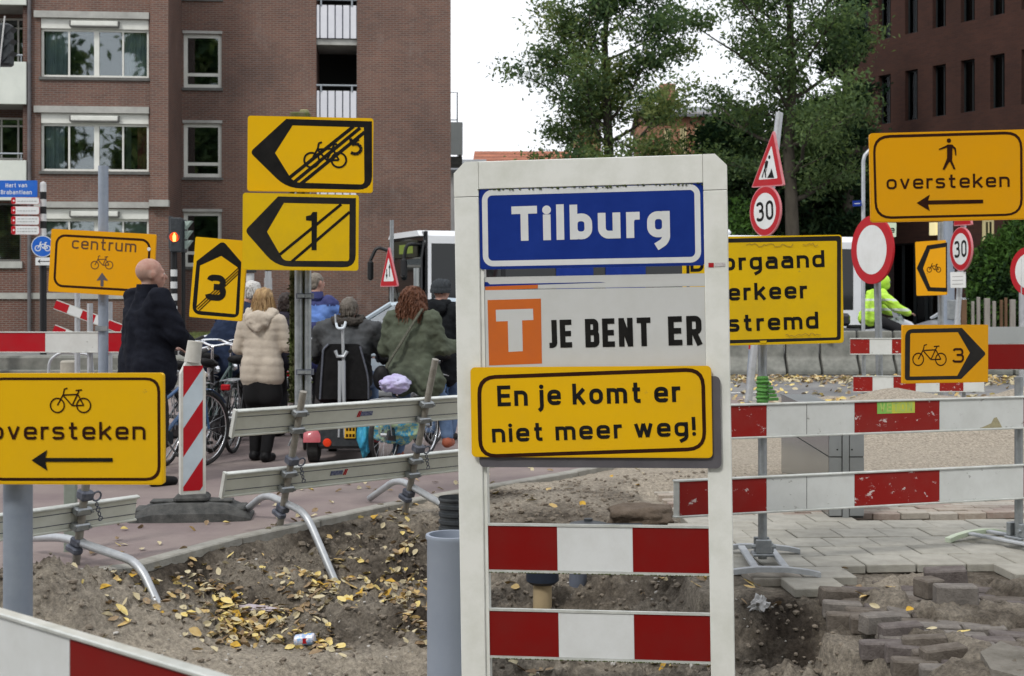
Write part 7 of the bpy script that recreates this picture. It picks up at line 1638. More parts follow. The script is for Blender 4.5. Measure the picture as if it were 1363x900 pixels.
# ---------------- bicycles
def bicycle(label, loc, yaw, frame, saddle=None, fold=None, sc=1., lean=0., front_light=True, rack=True, stand=True, steer=0.):
    """Dutch upright bicycle, facing local +x; wheels of 28 inch"""
    root = thing('bicycle', label, 'bicycle', loc=loc, rotz=yaw); root.rotation_euler = (lean, 0, yaw); RW = .345; wb = 1.08; xr, xf = -wb/2, wb/2; zc = RW
    for x, nm in ((xr, 'rear'), (xf, 'front')):
        t = MB(); t.torus((x, 0, zc), RW-.018, .018, M['tyre'], n=40, k=7); wh = t.build('wheel', root, smooth='all')
        r = MB(); r.torus((x, 0, zc), RW-.042, .009, M['chrome'], n=40, k=5); r.build('rim', wh, smooth='all')
        s = MB()
        for k in range(18): a = 2*PI*k/18; b = a+(.35 if k % 2 else -.35); s.tube([(x+.03*math.cos(b), .02*(1 if k % 2 else -1), zc+.03*math.sin(b)), (x+(RW-.05)*math.cos(a), 0, zc+(RW-.05)*math.sin(a))], .0016, M['galv_light'], n=3, cap=False)
        s.build('spokes', wh); h = MB(); h.tube([(x, -.05, zc), (x, .05, zc)], .022, M['galv_light'], n=10); h.build('hub', wh)
        f = MB(); n = 16; a0, a1 = (R(20), R(200)) if nm == 'rear' else (R(35), R(170)); vs = []; fs = []
        for k in range(n+1):
            a = a0+(a1-a0)*k/n
            for w_, rr_ in ((-.026, RW+.012), (0, RW+.024), (.026, RW+.012)): vs.append((x+rr_*math.cos(a), w_, zc+rr_*math.sin(a)))
        for k in range(n):
            for j in range(2): fs.append((k*3+j, k*3+3+j, k*3+4+j, k*3+1+j))
        f.add(vs, fs, frame); f.build('mudguard', root, fix=False, smooth='all')
    seatt = Vector((-.22, 0, .62)); bbk = Vector((-.05, 0, .29)); head1 = Vector((.40, 0, .90)); head0 = Vector((.44, 0, .66)); f = MB()
    f.tube([bbk, seatt+Vector((-.03, 0, .12))], .017, frame, n=10); f.tube([bbk, head0], .018, frame, n=10); f.tube([bbk.lerp(seatt, .75), head1-Vector((-.005, 0, .06))], .015, frame, n=10); f.tube([head0, head1], .02, frame, n=10)
    for s in (-1, 1): f.tube([(xr, s*.06, zc), tuple(seatt+Vector((0, s*.015, 0)))], .009, frame); f.tube([(xr, s*.06, zc), tuple(bbk+Vector((0, s*.03, 0)))], .010, frame); f.tube([(xf, s*.055, zc), (.47, s*.05, .72), tuple(head0+Vector((0, s*.02, .02)))], .011, frame)
    f.build('frame', root, smooth=True)
    g = MB(); g.prism([(-.62, .30), (-.05, .22), (.06, .26), (.06, .36), (-.05, .39), (-.58, .40)], -.065, -.040, M['black_paint']); g.build('chain_case', root)
    c = MB(); c.tube([tuple(bbk+Vector((0, -.09, 0))), tuple(bbk+Vector((.12, -.09, -.12)))], .009, M['galv']); c.bbox(bbk.x+.07, bbk.x+.17, -.18, -.095, bbk.z-.14, bbk.z-.115, M['tyre'], b=.004); c.tube([tuple(bbk+Vector((0, .06, 0))), tuple(bbk+Vector((-.12, .06, .12)))], .009, M['galv']); c.bbox(bbk.x-.17, bbk.x-.07, .065, .15, bbk.z+.11, bbk.z+.135, M['tyre'], b=.004); c.build('crank', root)
    sp = seatt+Vector((-.03, 0, .12)); s = MB(); s.tube([sp, sp+Vector((-.03, 0, .13))], .013, M['chrome']); s.build('seat_post', root)
    q = MB(); z = sp.z+.17; rings = []
    for x, w, t in ((-.14, .03, .03), (-.12, .10, .05), (-.05, .115, .055), (.04, .07, .045), (.13, .03, .035), (.17, .018, .02)): rings.append([(sp.x-.03+x, w*math.cos(a), z+t*math.sin(a)*.8+(.015 if x < -.05 else 0)) for a in [2*PI*k/12 for k in range(12)]])
    q.loft(rings, saddle or M['black_leather']); q.build('saddle', root, smooth=True)
    hb_ = MB(); hz = head1+Vector((-.015, 0, .16)); hb_.tube([head1, hz], .013, M['chrome'])
    pts = bent([tuple(hz+Vector((-.26, -.29, -.01))), tuple(hz+Vector((-.10, -.28, .03))), tuple(hz+Vector((.05, -.14, .04))), tuple(hz), tuple(hz+Vector((.05, .14, .04))), tuple(hz+Vector((-.10, .28, .03))), tuple(hz+Vector((-.26, .29, -.01)))]); hb_.tube(pts, .012, M['chrome'], n=8)
    hh = hb_.build('handlebar', root, smooth=True)
    for s_ in (-1, 1): g = MB(); g.tube([tuple(hz+Vector((-.27, s_*.29, -.012))), tuple(hz+Vector((-.14, s_*.283, .02)))], .017, M['tyre']); g.build('grip', hh); b_ = MB(); b_.tube([tuple(hz+Vector((-.05, s_*.25, .03))), tuple(hz+Vector((-.18, s_*.26, -.01)))], .005, M['chrome']); b_.build('brake_lever', hh)
    if rack:
        r = MB()
        for s_ in (-1, 1): r.tube(bent([(-.24, s_*.06, .70), (-.40, s_*.065, .73), (-.78, s_*.065, .73)]), .006, M['galv_light'], n=6); r.tube([(xr-.0, s_*.07, zc), (-.62, s_*.065, .73)], .006, M['galv_light'], n=6)
        for x in (-.40, -.52, -.64, -.76): r.tube([(x, -.065, .73), (x, .065, .73)], .005, M['galv_light'], n=6)
        r.build('luggage_rack', root)
        t = MB(); t.bbox(-.83, -.79, -.045, .045, .64, .70, M['red_bright'], b=.01); t.build('rear_light', root)
    if front_light: l = MB(); l.lathe([(.0, .05), (.04, .04), (.045, 0), (.03, -.04)], M['chrome'], n=14, T=Matrix.Translation((.50, 0, .83)) @ Matrix.Rotation(PI/2, 4, 'Y')); l.build('headlight', root)
    if stand: s = MB(); s.tube([(-.12, .03, .28), (-.2, .16, .0)], .009, M['galv']); s.build('kick_stand', root)
    root.scale = (sc, sc, sc)
    return root
BF = M['black_paint']; BG = mat('bicycle_dark_green', (.02, .05, .045), .3, coat=.4); BU = mat('bicycle_blue', (.04, .10, .22), .3, coat=.4); BSv = mat('bicycle_silver', (.35, .37, .38), .3, .6)
bicycle('blue grey bicycle of the man in the black coat, behind the near left sign', (X_(205, 11.6), 11.9, 0), R(62), BU)
bicycle('black bicycle with chrome handlebar leaning behind the striped beacon', (X_(252, 12.9), 12.9, 0), R(80), BF, lean=R(4))
bicycle('dark bicycle held by the woman in the beige coat', (X_(283, 13.5), 13.4, 0), R(84), BG, lean=R(5))
bicycle('silver bicycle under the person in the navy jacket', (X_(292, 14.4), 14.5, 0), R(80), BSv)
LV = mat('saddle_cover_lavender', (.42, .36, .62), .7, col2=(.55, .55, .75), scale=9, bump=.5)
bicycle('bicycle with a lavender saddle cover under the woman in the green coat', (X_(538, 12.4), 12.7, 0), R(70), BF, saddle=LV, sc=.86)
bicycle('dark bicycle squeezed between the beige coat and the striped beacon', (X_(322, 13.6), 13.9, 0), R(86), BF)
bicycle('dark bicycle behind the double pole, next to the scooter', (X_(396, 13.8), 14.2, 0), R(100), BG)
bicycle('black bicycle at the back of the waiting group, right of the black coat', (X_(262, 14.6), 15.2, 0), R(64), BF)
bicycle('bicycle of the man in the blue jacket, beyond the mobility scooter', (X_(415, 15.6), 16.0, 0), R(75), BF)
bicycle('bicycle partly behind the white frame beside the person in the woolly hat', (X_(598, 14.0), 14.6, 0), R(72), BU)
# lavender cover bulges over the saddle
def blobmesh(name, parent, c, r, m, nscale=2.5, namp=.15, seed=0, sub=3):
    bm = bmesh.new(); bmesh.ops.create_icosphere(bm, subdivisions=sub, radius=1)
    for v in bm.verts: n_ = noise.fractal(v.co*nscale+Vector((seed, seed*2, 1)), 1, 2, 4); k = 1+namp*n_; v.co = Vector((c[0]+v.co.x*r[0]*k, c[1]+v.co.y*r[1]*k, c[2]+v.co.z*r[2]*k))
    me = bpy.data.meshes.new(name); bm.to_mesh(me); bm.free(); me.materials.append(m); me.polygons.foreach_set('use_smooth', [True]*len(me.polygons)); o = bpy.data.objects.new(name, me); C.objects.link(o)
    if parent is not None: o.parent = parent
    return o
def bag(name, label, cat, c, r, m, seed=0, namp=.35): o = blobmesh(name, None, (0, 0, 0), r, m, 2.2, namp, seed, 4); o.location = c; return tag(o, label, cat)
bag('saddle_cover', 'lavender padded cover on the saddle below the green coat', 'saddle cover', P(526, 511, 12.35), (.14, .13, .085), LV, 3, .25)
BLB = mat('bag_turquoise', (.03, .28, .52), .45, col2=(.08, .45, .60), scale=9, bump=.6, bscale=14); BLG = mat('bag_print', (.05, .32, .55), .45, col2=(.38, .50, .30), scale=22, amt=.1)
bag('shopping_bag', 'bright turquoise bag hanging left of the green coat, by the scooter', 'bag', P(486, 578, 12.5), (.07, .1, .19), BLB, 5)
bag('shopping_bag', 'big turquoise patterned bag on the luggage rack between the two boards', 'bag', P(525, 568, 12.45), (.24, .14, .15), BLG, 8)
# ---------------- mobility scooter
g = G(455, 617); ms = thing('mobility_scooter', 'red and black mobility scooter seen from behind, with a yellow plate', 'mobility scooter', loc=(g.x, g.y, 0), rotz=R(2))
RP_ = mat('scooter_red', (.42, .05, .07), .35, col2=(.50, .16, .18), scale=6, coat=.3)
for s in (-1, 1):
    w = MB(); w.lathe([(.10, -.06), (.155, -.045), (.155, .045), (.10, .06)], M['tyre'], n=24, T=Matrix.Translation((s*.27, .12, .155)) @ Matrix.Rotation(PI/2, 4, 'Y'), close=True); w.build('wheel', ms)
    f = MB(); rings = []
    for k in range(9): a = R(10+160*k/8); rings.append([(s*.27+dx, .12+.20*math.cos(a), .17+.20*math.sin(a)*rr_) for dx, rr_ in ((-.08, 1), (.08, 1), (.075, 1.12), (-.075, 1.12))])
    f.loft(rings, RP_); f.build('mudguard', ms, smooth=True)
for s in (-1, 1): w = MB(); w.lathe([(.08, -.05), (.13, -.04), (.13, .04), (.08, .05)], M['tyre'], n=20, T=Matrix.Translation((s*.18, 1.0, .13)) @ Matrix.Rotation(PI/2, 4, 'Y'), close=True); w.build('wheel', ms)
mb = MB(); mb.bbox(-.22, .22, -.06, .42, .14, .46, M['dark_plastic'], b=.03); mb.bbox(-.20, .20, .3, 1.15, .13, .20, M['dark_plastic'], b=.02); mb.build('body', ms)
mb = MB(); mb.bbox(-.16, .17, -.03, .4, .461, .54, RP_, b=.03); mb.build('rear_shroud', ms)
for x, z in ((-.13, .43), (-.13, .20), (.20, .19), (.2, .42)): q = MB(); q.lathe([(0, .02), (.032, .015), (.04, 0)], mat('tail_light', (.6, .03, .01), .3, emit=((1, .12, .02), .1)), n=16, T=Matrix.Translation((x, -.06, z)) @ Matrix.Rotation(PI/2, 4, 'X')); q.build('tail_light', ms)
mb = MB(); mb.bbox(.03, .135, -.075, -.062, .24, .36, mat('plate_yellow', (.72, .42, .03), .5), b=.004); pl8 = mb.build('number_plate', ms)
q = MB(); 
for z in (.325, .268):
    for x in (.045, .075, .105): q.box(x, x+.020, -.078, -.0755, z-.014, z+.014, M['brownblack'])
q.build('lettering', pl8)
mb = MB(); mb.bbox(-.25, .25, .06, .50, .56, .68, M['black_leather'], b=.04); mb.build('seat', ms); mb = MB(); mb.tube([(0, .25, .4), (0, .25, .56)], .04, M['galv']); mb.build('seat_column', ms)
mb = MB(); zt = zat(458, g.y); mb.prism(fillet([(-.24, .60), (.25, .60), (.25, .78), (.17, zt), (-.15, zt), (-.24, .85)], .04), -.02, .06, M['black_leather']); o = mb.build('backrest', ms)
mb = MB(); mb.tube(bent([(-.2, -.03, .6), (-.17, -.03, zt-.05), (-.12, -.03, zt)]), .010, M['steel_blue']); mb.tube(bent([(.25, -.03, .6), (.25, -.03, .8), (.17, -.03, zt-.02)]), .010, M['steel_blue']); mb.build('backrest_frame', ms)
mb = MB(); mb.tube([(0, 1.0, .2), (0, .9, .9)], .03, M['dark_plastic']); mb.tube([(-.25, .85, .95), (.25, .85, .95)], .014, M['dark_plastic']); mb.build('tiller', ms)
cr = thing('crutch', 'grey elbow crutch strapped upright to the back of the scooter seat', 'crutch', loc=(g.x, g.y-.06, 0))
CA = mat('crutch_grey', (.46, .49, .52), .4, .4); xk = X_(455, g.y)-g.x; mb = MB(); mb.tube([(xk-.02, 0, .25), (xk-.005, 0, zat(480, g.y))], [.011, .024], CA, n=10); mb.tube([(xk+.035, 0, .25), (xk+.02, 0, zat(480, g.y))], [.011, .024], CA, n=10); mb.tube([(xk+.022, 0, zat(482, g.y)), (xk+.015, 0, zat(432, g.y))], .015, M['galv_light'], n=10); mb.build('shaft', cr, smooth=True)
mb = MB(); mb.tube([(xk-.05, -.02, zat(466, g.y)), (xk-.03, -.02, zat(474, g.y)), (xk+.03, -.02, zat(474, g.y)), (xk+.06, -.02, zat(467, g.y))], .017, CA, n=8); mb.tube(bent([(xk-.045, -.01, zat(430, g.y)), (xk-.03, -.03, zat(437, g.y)), (xk+.03, -.03, zat(437, g.y)), (xk+.045, -.01, zat(428, g.y))]), .012, mat('cuff_pale', (.6, .66, .72), .4), n=8); mb.tube([(xk-.055, 0, zat(418, g.y)), (xk-.05, 0, zat(430, g.y))], .008, CA); mb.build('cuff_and_handle', cr, smooth=True)
# ---------------- motorcycle
Ym = 27.5; mc = thing('motorcycle', 'white and blue police style motorcycle with dark panniers, beyond the round sign', 'motorcycle', loc=(X_(1163, Ym), Ym, 0), rotz=R(14))
for x in (-.72, .78): w = MB(); w.torus((x, 0, .31), .25, .06, M['tyre'], n=28, k=8); wh = w.build('wheel', mc, smooth='all'); r = MB(); r.torus((x, 0, .31), .18, .02, M['galv_light'], n=24, k=5); r.tube([(x, -.05, .31), (x, .05, .31)], .05, M['galv']); r.build('rim', wh)
MW = mat('motorcycle_white', (.62, .64, .68), .3, coat=.4); MBl = mat('motorcycle_blue', (.03, .08, .32), .3, coat=.4)
mb = MB(); rings = [[(x, w*math.cos(a), z+h*math.sin(a)) for a in [2*PI*k/12 for k in range(12)]] for x, w, h, z in ((-.62, .06, .06, .80), (-.35, .14, .09, .76), (-.05, .17, .14, .78), (.25, .20, .17, .84), (.55, .22, .20, .88), (.82, .14, .13, .86), (.95, .05, .06, .82))]; mb.loft(rings, MW); mb.build('fairing', mc, smooth=True)
mb = MB(); mb.bbox(.1, .6, -.225, .225, .60, .78, MBl, b=.04); mb.bbox(.35, .5, -.24, .24, .62, .86, M['red_bright'], b=.03); mb.build('stripe_panel', mc); mb = MB(); mb.bbox(-.1, .35, -.15, .15, .30, .62, M['steel_blue'], b=.05); mb.build('engine', mc)
for s in (-1, 1): q = MB(); q.bbox(-.98, -.42, s*.26-.1, s*.26+.1, .48, .86, M['black_paint'], b=.06); q.build('pannier', mc)
mb = MB(); mb.bbox(-1.0, -.6, -.2, .2, .90, 1.16, M['black_paint'], b=.06); mb.build('top_case', mc); mb = MB(); mb.bbox(-1.03, -.98, -.34, .34, .62, .70, M['red_bright'], b=.01); mb.build('tail_light', mc); mb = MB(); mb.tube([(-.7, -.2, .35), (.1, -.2, .30)], .045, M['chrome'], n=10); mb.build('exhaust', mc)
mb = MB(); mb.bbox(-.55, .02, -.15, .15, .84, .92, M['black_leather'], b=.03); mb.build('saddle', mc); mb = MB(); mb.tube([(.35, -.36, 1.02), (.5, 0, 1.06), (.35, .36, 1.02)], .016, M['galv']); mb.build('handlebar', mc)
mb = MB(); mb.add([(.58, -.2, 1.0), (.58, .2, 1.0), (.45, .14, 1.28), (.45, -.14, 1.28)], [(0, 1, 2, 3)], M['glass']); mb.build('wind_shield', mc, fix=False)
# ============================================================ PEOPLE
def caps(mb, p0, p1, r0, r1, m=None, flat=1., n=14, seg=6, axis=None):
    """tapered capsule; flat squashes it front to back (y)"""
    p0, p1 = Vector(p0), Vector(p1); d = p1-p0; L = d.length or 1e-4; d = d/L
    a = Vector((1, 0, 0)) if abs(d.x) < .9 else Vector((0, 1, 0)); a = (a-d*a.dot(d)).normalized(); b = d.cross(a)
    rings = []
    for k in range(seg+1): t = -PI/2+PI/2*k/seg; rings.append((p0+d*r0*math.sin(t), max(r0*math.cos(t), 1e-3)))
    for k in range(seg+1): t = PI/2*k/seg; rings.append((p1+d*r1*math.sin(t), max(r1*math.cos(t), 1e-3)))
    mb.loft([[c+a*r*math.cos(2*PI*i/n)+b*r*math.sin(2*PI*i/n)*flat for i in range(n)] for c, r in rings], m or M['rubber'])
def ell(mb, c, r, rot=(0, 0, 0), m=None):
    from mathutils import Euler
    T = Matrix.Translation(c) @ Euler(rot).to_matrix().to_4x4(); n = 18; rings = []
    for k in range(13): t = -PI/2+PI*k/12; q = max(math.cos(t), 1e-3); rings.append([T @ Vector((r[0]*q*math.cos(2*PI*i/n), r[1]*q*math.sin(2*PI*i/n), r[2]*math.sin(t))) for i in range(n)])
    mb.loft(rings, m or M['rubber'])
def skin(mb, name, mats, parent, voxel=.018, smooth=6, disp=None, pick=None):
    """join overlapping volumes into one continuous surface"""
    me = bpy.data.meshes.new('tmp'); me.from_pydata(mb.v, [], mb.f); bm = bmesh.new(); bm.from_mesh(me); bmesh.ops.recalc_face_normals(bm, faces=bm.faces[:]); bm.to_mesh(me); bm.free()
    ob = bpy.data.objects.new('tmp', me); C.objects.link(ob); rm = ob.modifiers.new('r', 'REMESH'); rm.mode = 'VOXEL'; rm.voxel_size = voxel; rm.adaptivity = 0; sm = ob.modifiers.new('s', 'SMOOTH'); sm.iterations = smooth; sm.factor = .5
    dg = bpy.context.evaluated_depsgraph_get(); m2 = bpy.data.meshes.new_from_object(ob.evaluated_get(dg)); bpy.data.objects.remove(ob); bpy.data.meshes.remove(me)
    m2.name = name; m2.materials.clear(); [m2.materials.append(x) for x in mats]
    if disp or pick:
        co = np.empty(len(m2.vertices)*3); m2.vertices.foreach_get('co', co); co = co.reshape(-1, 3)
    if disp:
        no = np.empty(len(m2.vertices)*3); m2.vertices.foreach_get('normal', no); no = no.reshape(-1, 3); co = co+no*disp(co)[:, None]; m2.vertices.foreach_set('co', co.ravel()); m2.update()
    if pick: fc = np.empty(len(m2.polygons)*3); m2.polygons.foreach_get('center', fc); m2.polygons.foreach_set('material_index', pick(fc.reshape(-1, 3)).astype(np.int32))
    m2.polygons.foreach_set('use_smooth', [True]*len(m2.polygons)); o = bpy.data.objects.new(name, m2); C.objects.link(o); o.parent = parent; return o
def folds(amp=.008, f=14, zf=2.2):
    """creases: sharp valleys between soft ridges, running round and down the cloth"""
    def d(c):
        a = fbm(c[:, 0]*f*.5+40, c[:, 2]*f*zf*.35+c[:, 1]*f*.4+60, 4, .55); b = fbm(c[:, 0]*f*.9+c[:, 2]*f*.7+11, c[:, 2]*f*.5-c[:, 0]*f*.5+31, 3)
        return amp*1.6*(2*np.abs(2*a-1)-.5)+amp*1.3*(2*np.abs(2*b-1)-.5)
    return d
def puff(pitch=.082, amp=.0055):
    def d(c): return amp*(np.abs(np.sin(PI*c[:, 2]/pitch+.35*np.sin(c[:, 0]*5)))**.55-.6)+.003*(2*np.abs(2*fbm(c[:, 0]*9+40, c[:, 2]*13+60, 3)-1)-.5)
    return d
SK = mat('skin', (.44, .27, .21), .5, col2=(.37, .19, .15), scale=26, bump=.15, bscale=140)
SKs = mat('skin_stubble', (.33, .22, .18), .6, col2=(.38, .24, .19), scale=30)
def hand(mb, w, d, s=1., curl=.5, side=1):
    """palm and five bent fingers; w wrist, d direction the hand points to"""
    w, d = Vector(w), Vector(d).normalized(); u = Vector((0, 0, 1)); x = d.cross(u).normalized()*side; dn = x.cross(d)*(-side)
    for k, t in enumerate((-.03, -.01, .01, .03)): caps(mb, w, w+d*.075*s+x*t*s, .019*s, .014*s, n=8, seg=3)
    for k, (t, L) in enumerate(((-.033, .060), (-.011, .072), (.011, .068), (.032, .052))):
        a = w+d*.08*s+x*t*s; b = a+(d*(1-curl*.4)-u*curl*.6).normalized()*L*.5*s; c = b+(d*(1-curl)-u*curl*1.3).normalized()*L*.5*s; caps(mb, a, b, .0105*s, .0095*s, n=8, seg=3); caps(mb, b, c, .0095*s, .008*s, n=8, seg=3)
    a = w+d*.02*s-x*.03*s; b = a+(d*.6-x*.8).normalized()*.04*s; c = b+(d*.9-x*.2-u*curl*.5).normalized()*.032*s; caps(mb, a, b, .013*s, .011*s, n=8, seg=3); caps(mb, b, c, .011*s, .009*s, n=8, seg=3)
def head(mb, c, s=1., yaw=0., bald=False):
    """skull, jaw, nose, brows, lips, ears and eye sockets; faces +y turned by yaw; c centre of the skull"""
    T = Matrix.Translation(c) @ Matrix.Rotation(yaw, 4, 'Z') @ Matrix.Scale(s, 4)
    q = MB()
    ell(q, (0, -.012, .022), (.077, .096, .088)); ell(q, (0, .018, -.035), (.062, .078, .080)); ell(q, (0, .048, -.085), (.036, .042, .028)); ell(q, (0, .075, .022), (.052, .020, .014))
    caps(q, (0, .090, .010), (0, .112, -.028), .010, .015, n=10, seg=4); ell(q, (0, .094, -.056), (.024, .012, .007)); ell(q, (0, .092, -.067), (.021, .011, .007))
    for sd in (-1, 1): ell(q, (sd*.076, -.008, -.012), (.010, .024, .034), rot=(R(-12), 0, sd*R(-18))); ell(q, (sd*.084, -.016, -.002), (.005, .010, .020)); ell(q, (sd*.034, .068, -.02), (.026, .02, .022)); ell(q, (sd*.030, .078, .000), (.013, .010, .009))
    mb.v += [tuple(T @ Vector(v)) for v in []]; k = len(mb.v); mb.add([T @ Vector(v) for v in q.v], q.f, M['rubber'])
    return T
def eyes(parent, T):
    ew = mat('eye_white', (.7, .68, .65), .3); ed = mat('eye_dark', (.03, .02, .015), .2)
    for sd in (-1, 1):
        q = MB(); ell(q, (sd*.030, .0835, .000), (.010, .008, .008), m=ew); ell(q, (sd*.030, .0905, .000), (.0045, .002, .0045), m=ed); q.v = [tuple(T @ Vector(v)) for v in q.v]; q.build('eye', parent, smooth='all')
def hairmat(n, c, c2): return mat(n, c, .55, col2=c2, scale=26, stretch=(1, 1, .25), bump=.8, bscale=70)
def strands(parent, T, m, spots, L, n, seed, r=.0035, curly=0., name='hair_strands'):
    rr = random.Random(seed); mb = MB()
    for _ in range(n):
        c, rad = rr.choice(spots); a = rr.uniform(0, 2*PI); b = rr.uniform(-.6, 1.2); dv = Vector((math.cos(a)*math.cos(b), math.sin(a)*math.cos(b), math.sin(b)))
        p = Vector(c)+Vector((dv.x*rad[0], dv.y*rad[1], dv.z*rad[2])); pts = [p]; v = (dv*.25+Vector((0, 0, -1))).normalized(); l = L*rr.uniform(.5, 1.1); ph = rr.uniform(0, 6)
        for k in range(5): p = p+v*l/5+Vector((math.sin(ph+k*1.7), math.cos(ph+k*1.7), 0))*curly; pts.append(p)
        mb.tube(pts, [r, r, r, r*.9, r*.6, r*.3], m, n=3, cap=False)
    mb.v = [tuple(T @ Vector(v)) for v in mb.v]; o = mb.build(name, parent, fix=False); return o
def torso(mb, pel, che, nek, sh, w=.17, d=.115, hip=.16):
    """pelvis -> chest -> neck; sh half shoulder width; along given points"""
    pel, che, nek = Vector(pel), Vector(che), Vector(nek)
    for sx in (-1, 1):
        caps(mb, pel+Vector((sx*hip*.45, 0, 0)), che+Vector((sx*w*.42, 0, 0)), hip*.66, w*.62)
        caps(mb, che+Vector((sx*w*.42, 0, -.05)), nek+Vector((sx*sh*.72, 0, -.075)), w*.62, .082)
    caps(mb, pel, che, hip*.8, w*.7); caps(mb, che, nek+Vector((0, 0, -.06)), w*.66, .085)
def limb(mb, pts, rs):
    for i in range(len(pts)-1): caps(mb, pts[i], pts[i+1], rs[i], rs[i+1])
def person(label, X, Y, yaw, group=None, z=0.): return thing('person', label, 'person', loc=(X, Y, z), rotz=yaw, group=group)

def build_body(root, hc, hs, hyaw, nek, pel, che, sh, arms, legs, handd, shoes=True, slim=1., bald=False):
    """arms [(shoulder, elbow, wrist)], legs [(hip, knee, ankle)] ; one continuous skin surface"""
    mb = MB(); T = head(mb, hc, hs, hyaw); caps(mb, nek, Vector(hc)+Vector((0, -.01, -.05)), .058*slim, .056*slim); torso(mb, pel, che, nek, sh, w=.145*slim, hip=.14*slim)
    for i, (a, b, c) in enumerate(arms): limb(mb, (a, b, c), (.048, .038, .026)); hand(mb, c, handd[i], side=1 if i else -1)
    for a, b, c in legs: limb(mb, (a, b, c), (.075, .052, .036)); ft = Vector(c); caps(mb, ft, ft+Vector((0, .14, -.05)), .036, .026)
    Ti = np.array(T.inverted())
    def pk(c): q = c@Ti[:3, :3].T+Ti[:3, 3]; return ((q[:, 2] > -.075) & (q[:, 2] < .030+.05*q[:, 1]+.02*(fbm(q[:, 0]*60+9, q[:, 2]*60+9, 2)-.5)) & (q[:, 1] < -.012) & (np.abs(q[:, 0]) < .0835)).astype(int)
    o = skin(mb, 'body', [SK, SKs] if bald else [SK], root, voxel=.011, smooth=4, pick=pk if bald else None); eyes(root, T); return T
def shoes(root, legs, m, d=(0, .17, 0)):
    for a, b, c in legs:
        mb = MB(); c = Vector(c); dv = Vector(d); caps(mb, c+Vector((0, -.02, -.03)), c+dv*.9+Vector((0, 0, -.045)), .052, .040); caps(mb, c+Vector((0, 0, .04)), c+Vector((0, 0, -.03)), .048, .052); skin(mb, 'shoe', [m], root, voxel=.012, smooth=3)

# ---------- the bald man in the black coat
Yp = 11.15; r = person('bald man in a long black coat standing with his back to us beside the delineator', X_(196, Yp), Yp, R(-48))
zs = 1.60
arms = [((-.23, 0, 1.54), (-.30, .06, 1.25), (-.13, .29, 1.12)), ((.23, 0, 1.54), (.32, .10, 1.25), (.13, .32, 1.14))]; legs = [((-.1, 0, .98), (-.11, .04, .52), (-.11, 0, .08)), ((.1, 0, .98), (.12, .05, .52), (.12, .02, .08))]
T = build_body(r, (0, .03, 1.745), 1.17, R(-12), (0, -.01, 1.58), (0, 0, 1.0), (0, 0, 1.38), .22, arms, legs, [(.6, .7, -.1), (-.6, .7, -.1)], bald=True)
CB = mat('coat_black', (.006, .007, .012), .85, col2=(.012, .014, .022), spec=.1, scale=9, bump=.3, bscale=60)
mb = MB(); torso(mb, (0, -.01, 1.0), (0, -.02, 1.36), (0, -.015, 1.63), .27, w=.235, hip=.235)
for a, b, c in arms: limb(mb, (a, b, Vector(b).lerp(Vector(c), .9)), (.098, .088, .066))
for sx in (-1, 1): caps(mb, (sx*.11, 0, 1.02), (sx*.12, 0, .92), .195, .19)
caps(mb, (0, 0, 1.0), (0, 0, .92), .17, .17)
skin(mb, 'coat', [CB], r, voxel=.018, smooth=7, disp=folds(.008, 11))
mb = MB(); mb.lathe([(.088, 1.555), (.078, 1.60), (.080, 1.655), (.086, 1.66), (.092, 1.60), (.105, 1.555)], CB, n=24, T=Matrix.Translation((0, .0, 0))); mb.build('collar', r, smooth=True)
TR = mat('trousers_black', (.012, .012, .014), .85, col2=(.02, .02, .023), scale=8); mb = MB()
for a, b, c in legs: limb(mb, (a, b, Vector(c)+Vector((0, 0, .03))), (.10, .08, .065))
skin(mb, 'trousers', [TR], r, voxel=.02, smooth=4, disp=folds(.005)); shoes(r, legs, M['black_leather'])
# ---------- woman in the beige quilted coat
Yp = 12.75; r = person('woman with short blond hair in a beige quilted coat, seen from behind', X_(349, Yp), Yp, R(-12))
arms = [((-.17, 0, 1.32), (-.24, .0, 1.06), (-.15, .22, 1.02)), ((.17, 0, 1.32), (.235, .03, 1.08), (.17, .24, 1.12))]; legs = [((-.075, 0, .85), (-.08, .05, .45), (-.08, .02, .08)), ((.075, 0, .85), (.09, .03, .45), (.07, -.08, .08))]
T = build_body(r, (0, .04, 1.515), .98, R(-8), (0, 0, 1.37), (0, 0, .88), (0, 0, 1.2), .175, arms, legs, [(.3, .9, .1), (-.1, .9, .3)], slim=.95)
BE = mat('coat_beige', (.50, .44, .365), .7, col2=(.43, .375, .31), spec=.15, scale=7, bump=.25, bscale=60)
mb = MB(); torso(mb, (0, .0, .92), (0, -.0, 1.16), (0, -.01, 1.40), .185, w=.160, hip=.175)
for a, b, c in arms: limb(mb, (a, b, Vector(b).lerp(Vector(c), .92)), (.070, .062, .048))
caps(mb, (-.07, 0, .92), (-.075, 0, .80), .135, .14); caps(mb, (.07, 0, .92), (.075, 0, .80), .135, .14)
skin(mb, 'coat', [BE], r, voxel=.014, smooth=5, disp=puff())
mb = MB(); ell(mb, (0, -.10, 1.33), (.125, .055, .095)); caps(mb, (-.11, -.02, 1.40), (.11, -.02, 1.40), .055, .055); caps(mb, (-.12, -.05, 1.38), (0, -.13, 1.25), .045, .04); caps(mb, (.12, -.05, 1.38), (0, -.13, 1.25), .045, .04)
skin(mb, 'hood', [BE], r, voxel=.012, smooth=5, disp=folds(.006, 16))
SKT = mat('skirt_black', (.008, .008, .009), .9); mb = MB(); caps(mb, (-.06, 0, .80), (-.07, .0, .62), .125, .12); caps(mb, (.06, 0, .80), (.08, 0, .62), .125, .12)
for a, b, c in legs: limb(mb, (a, b, Vector(c)+Vector((0, 0, .02))), (.10, .075, .055))
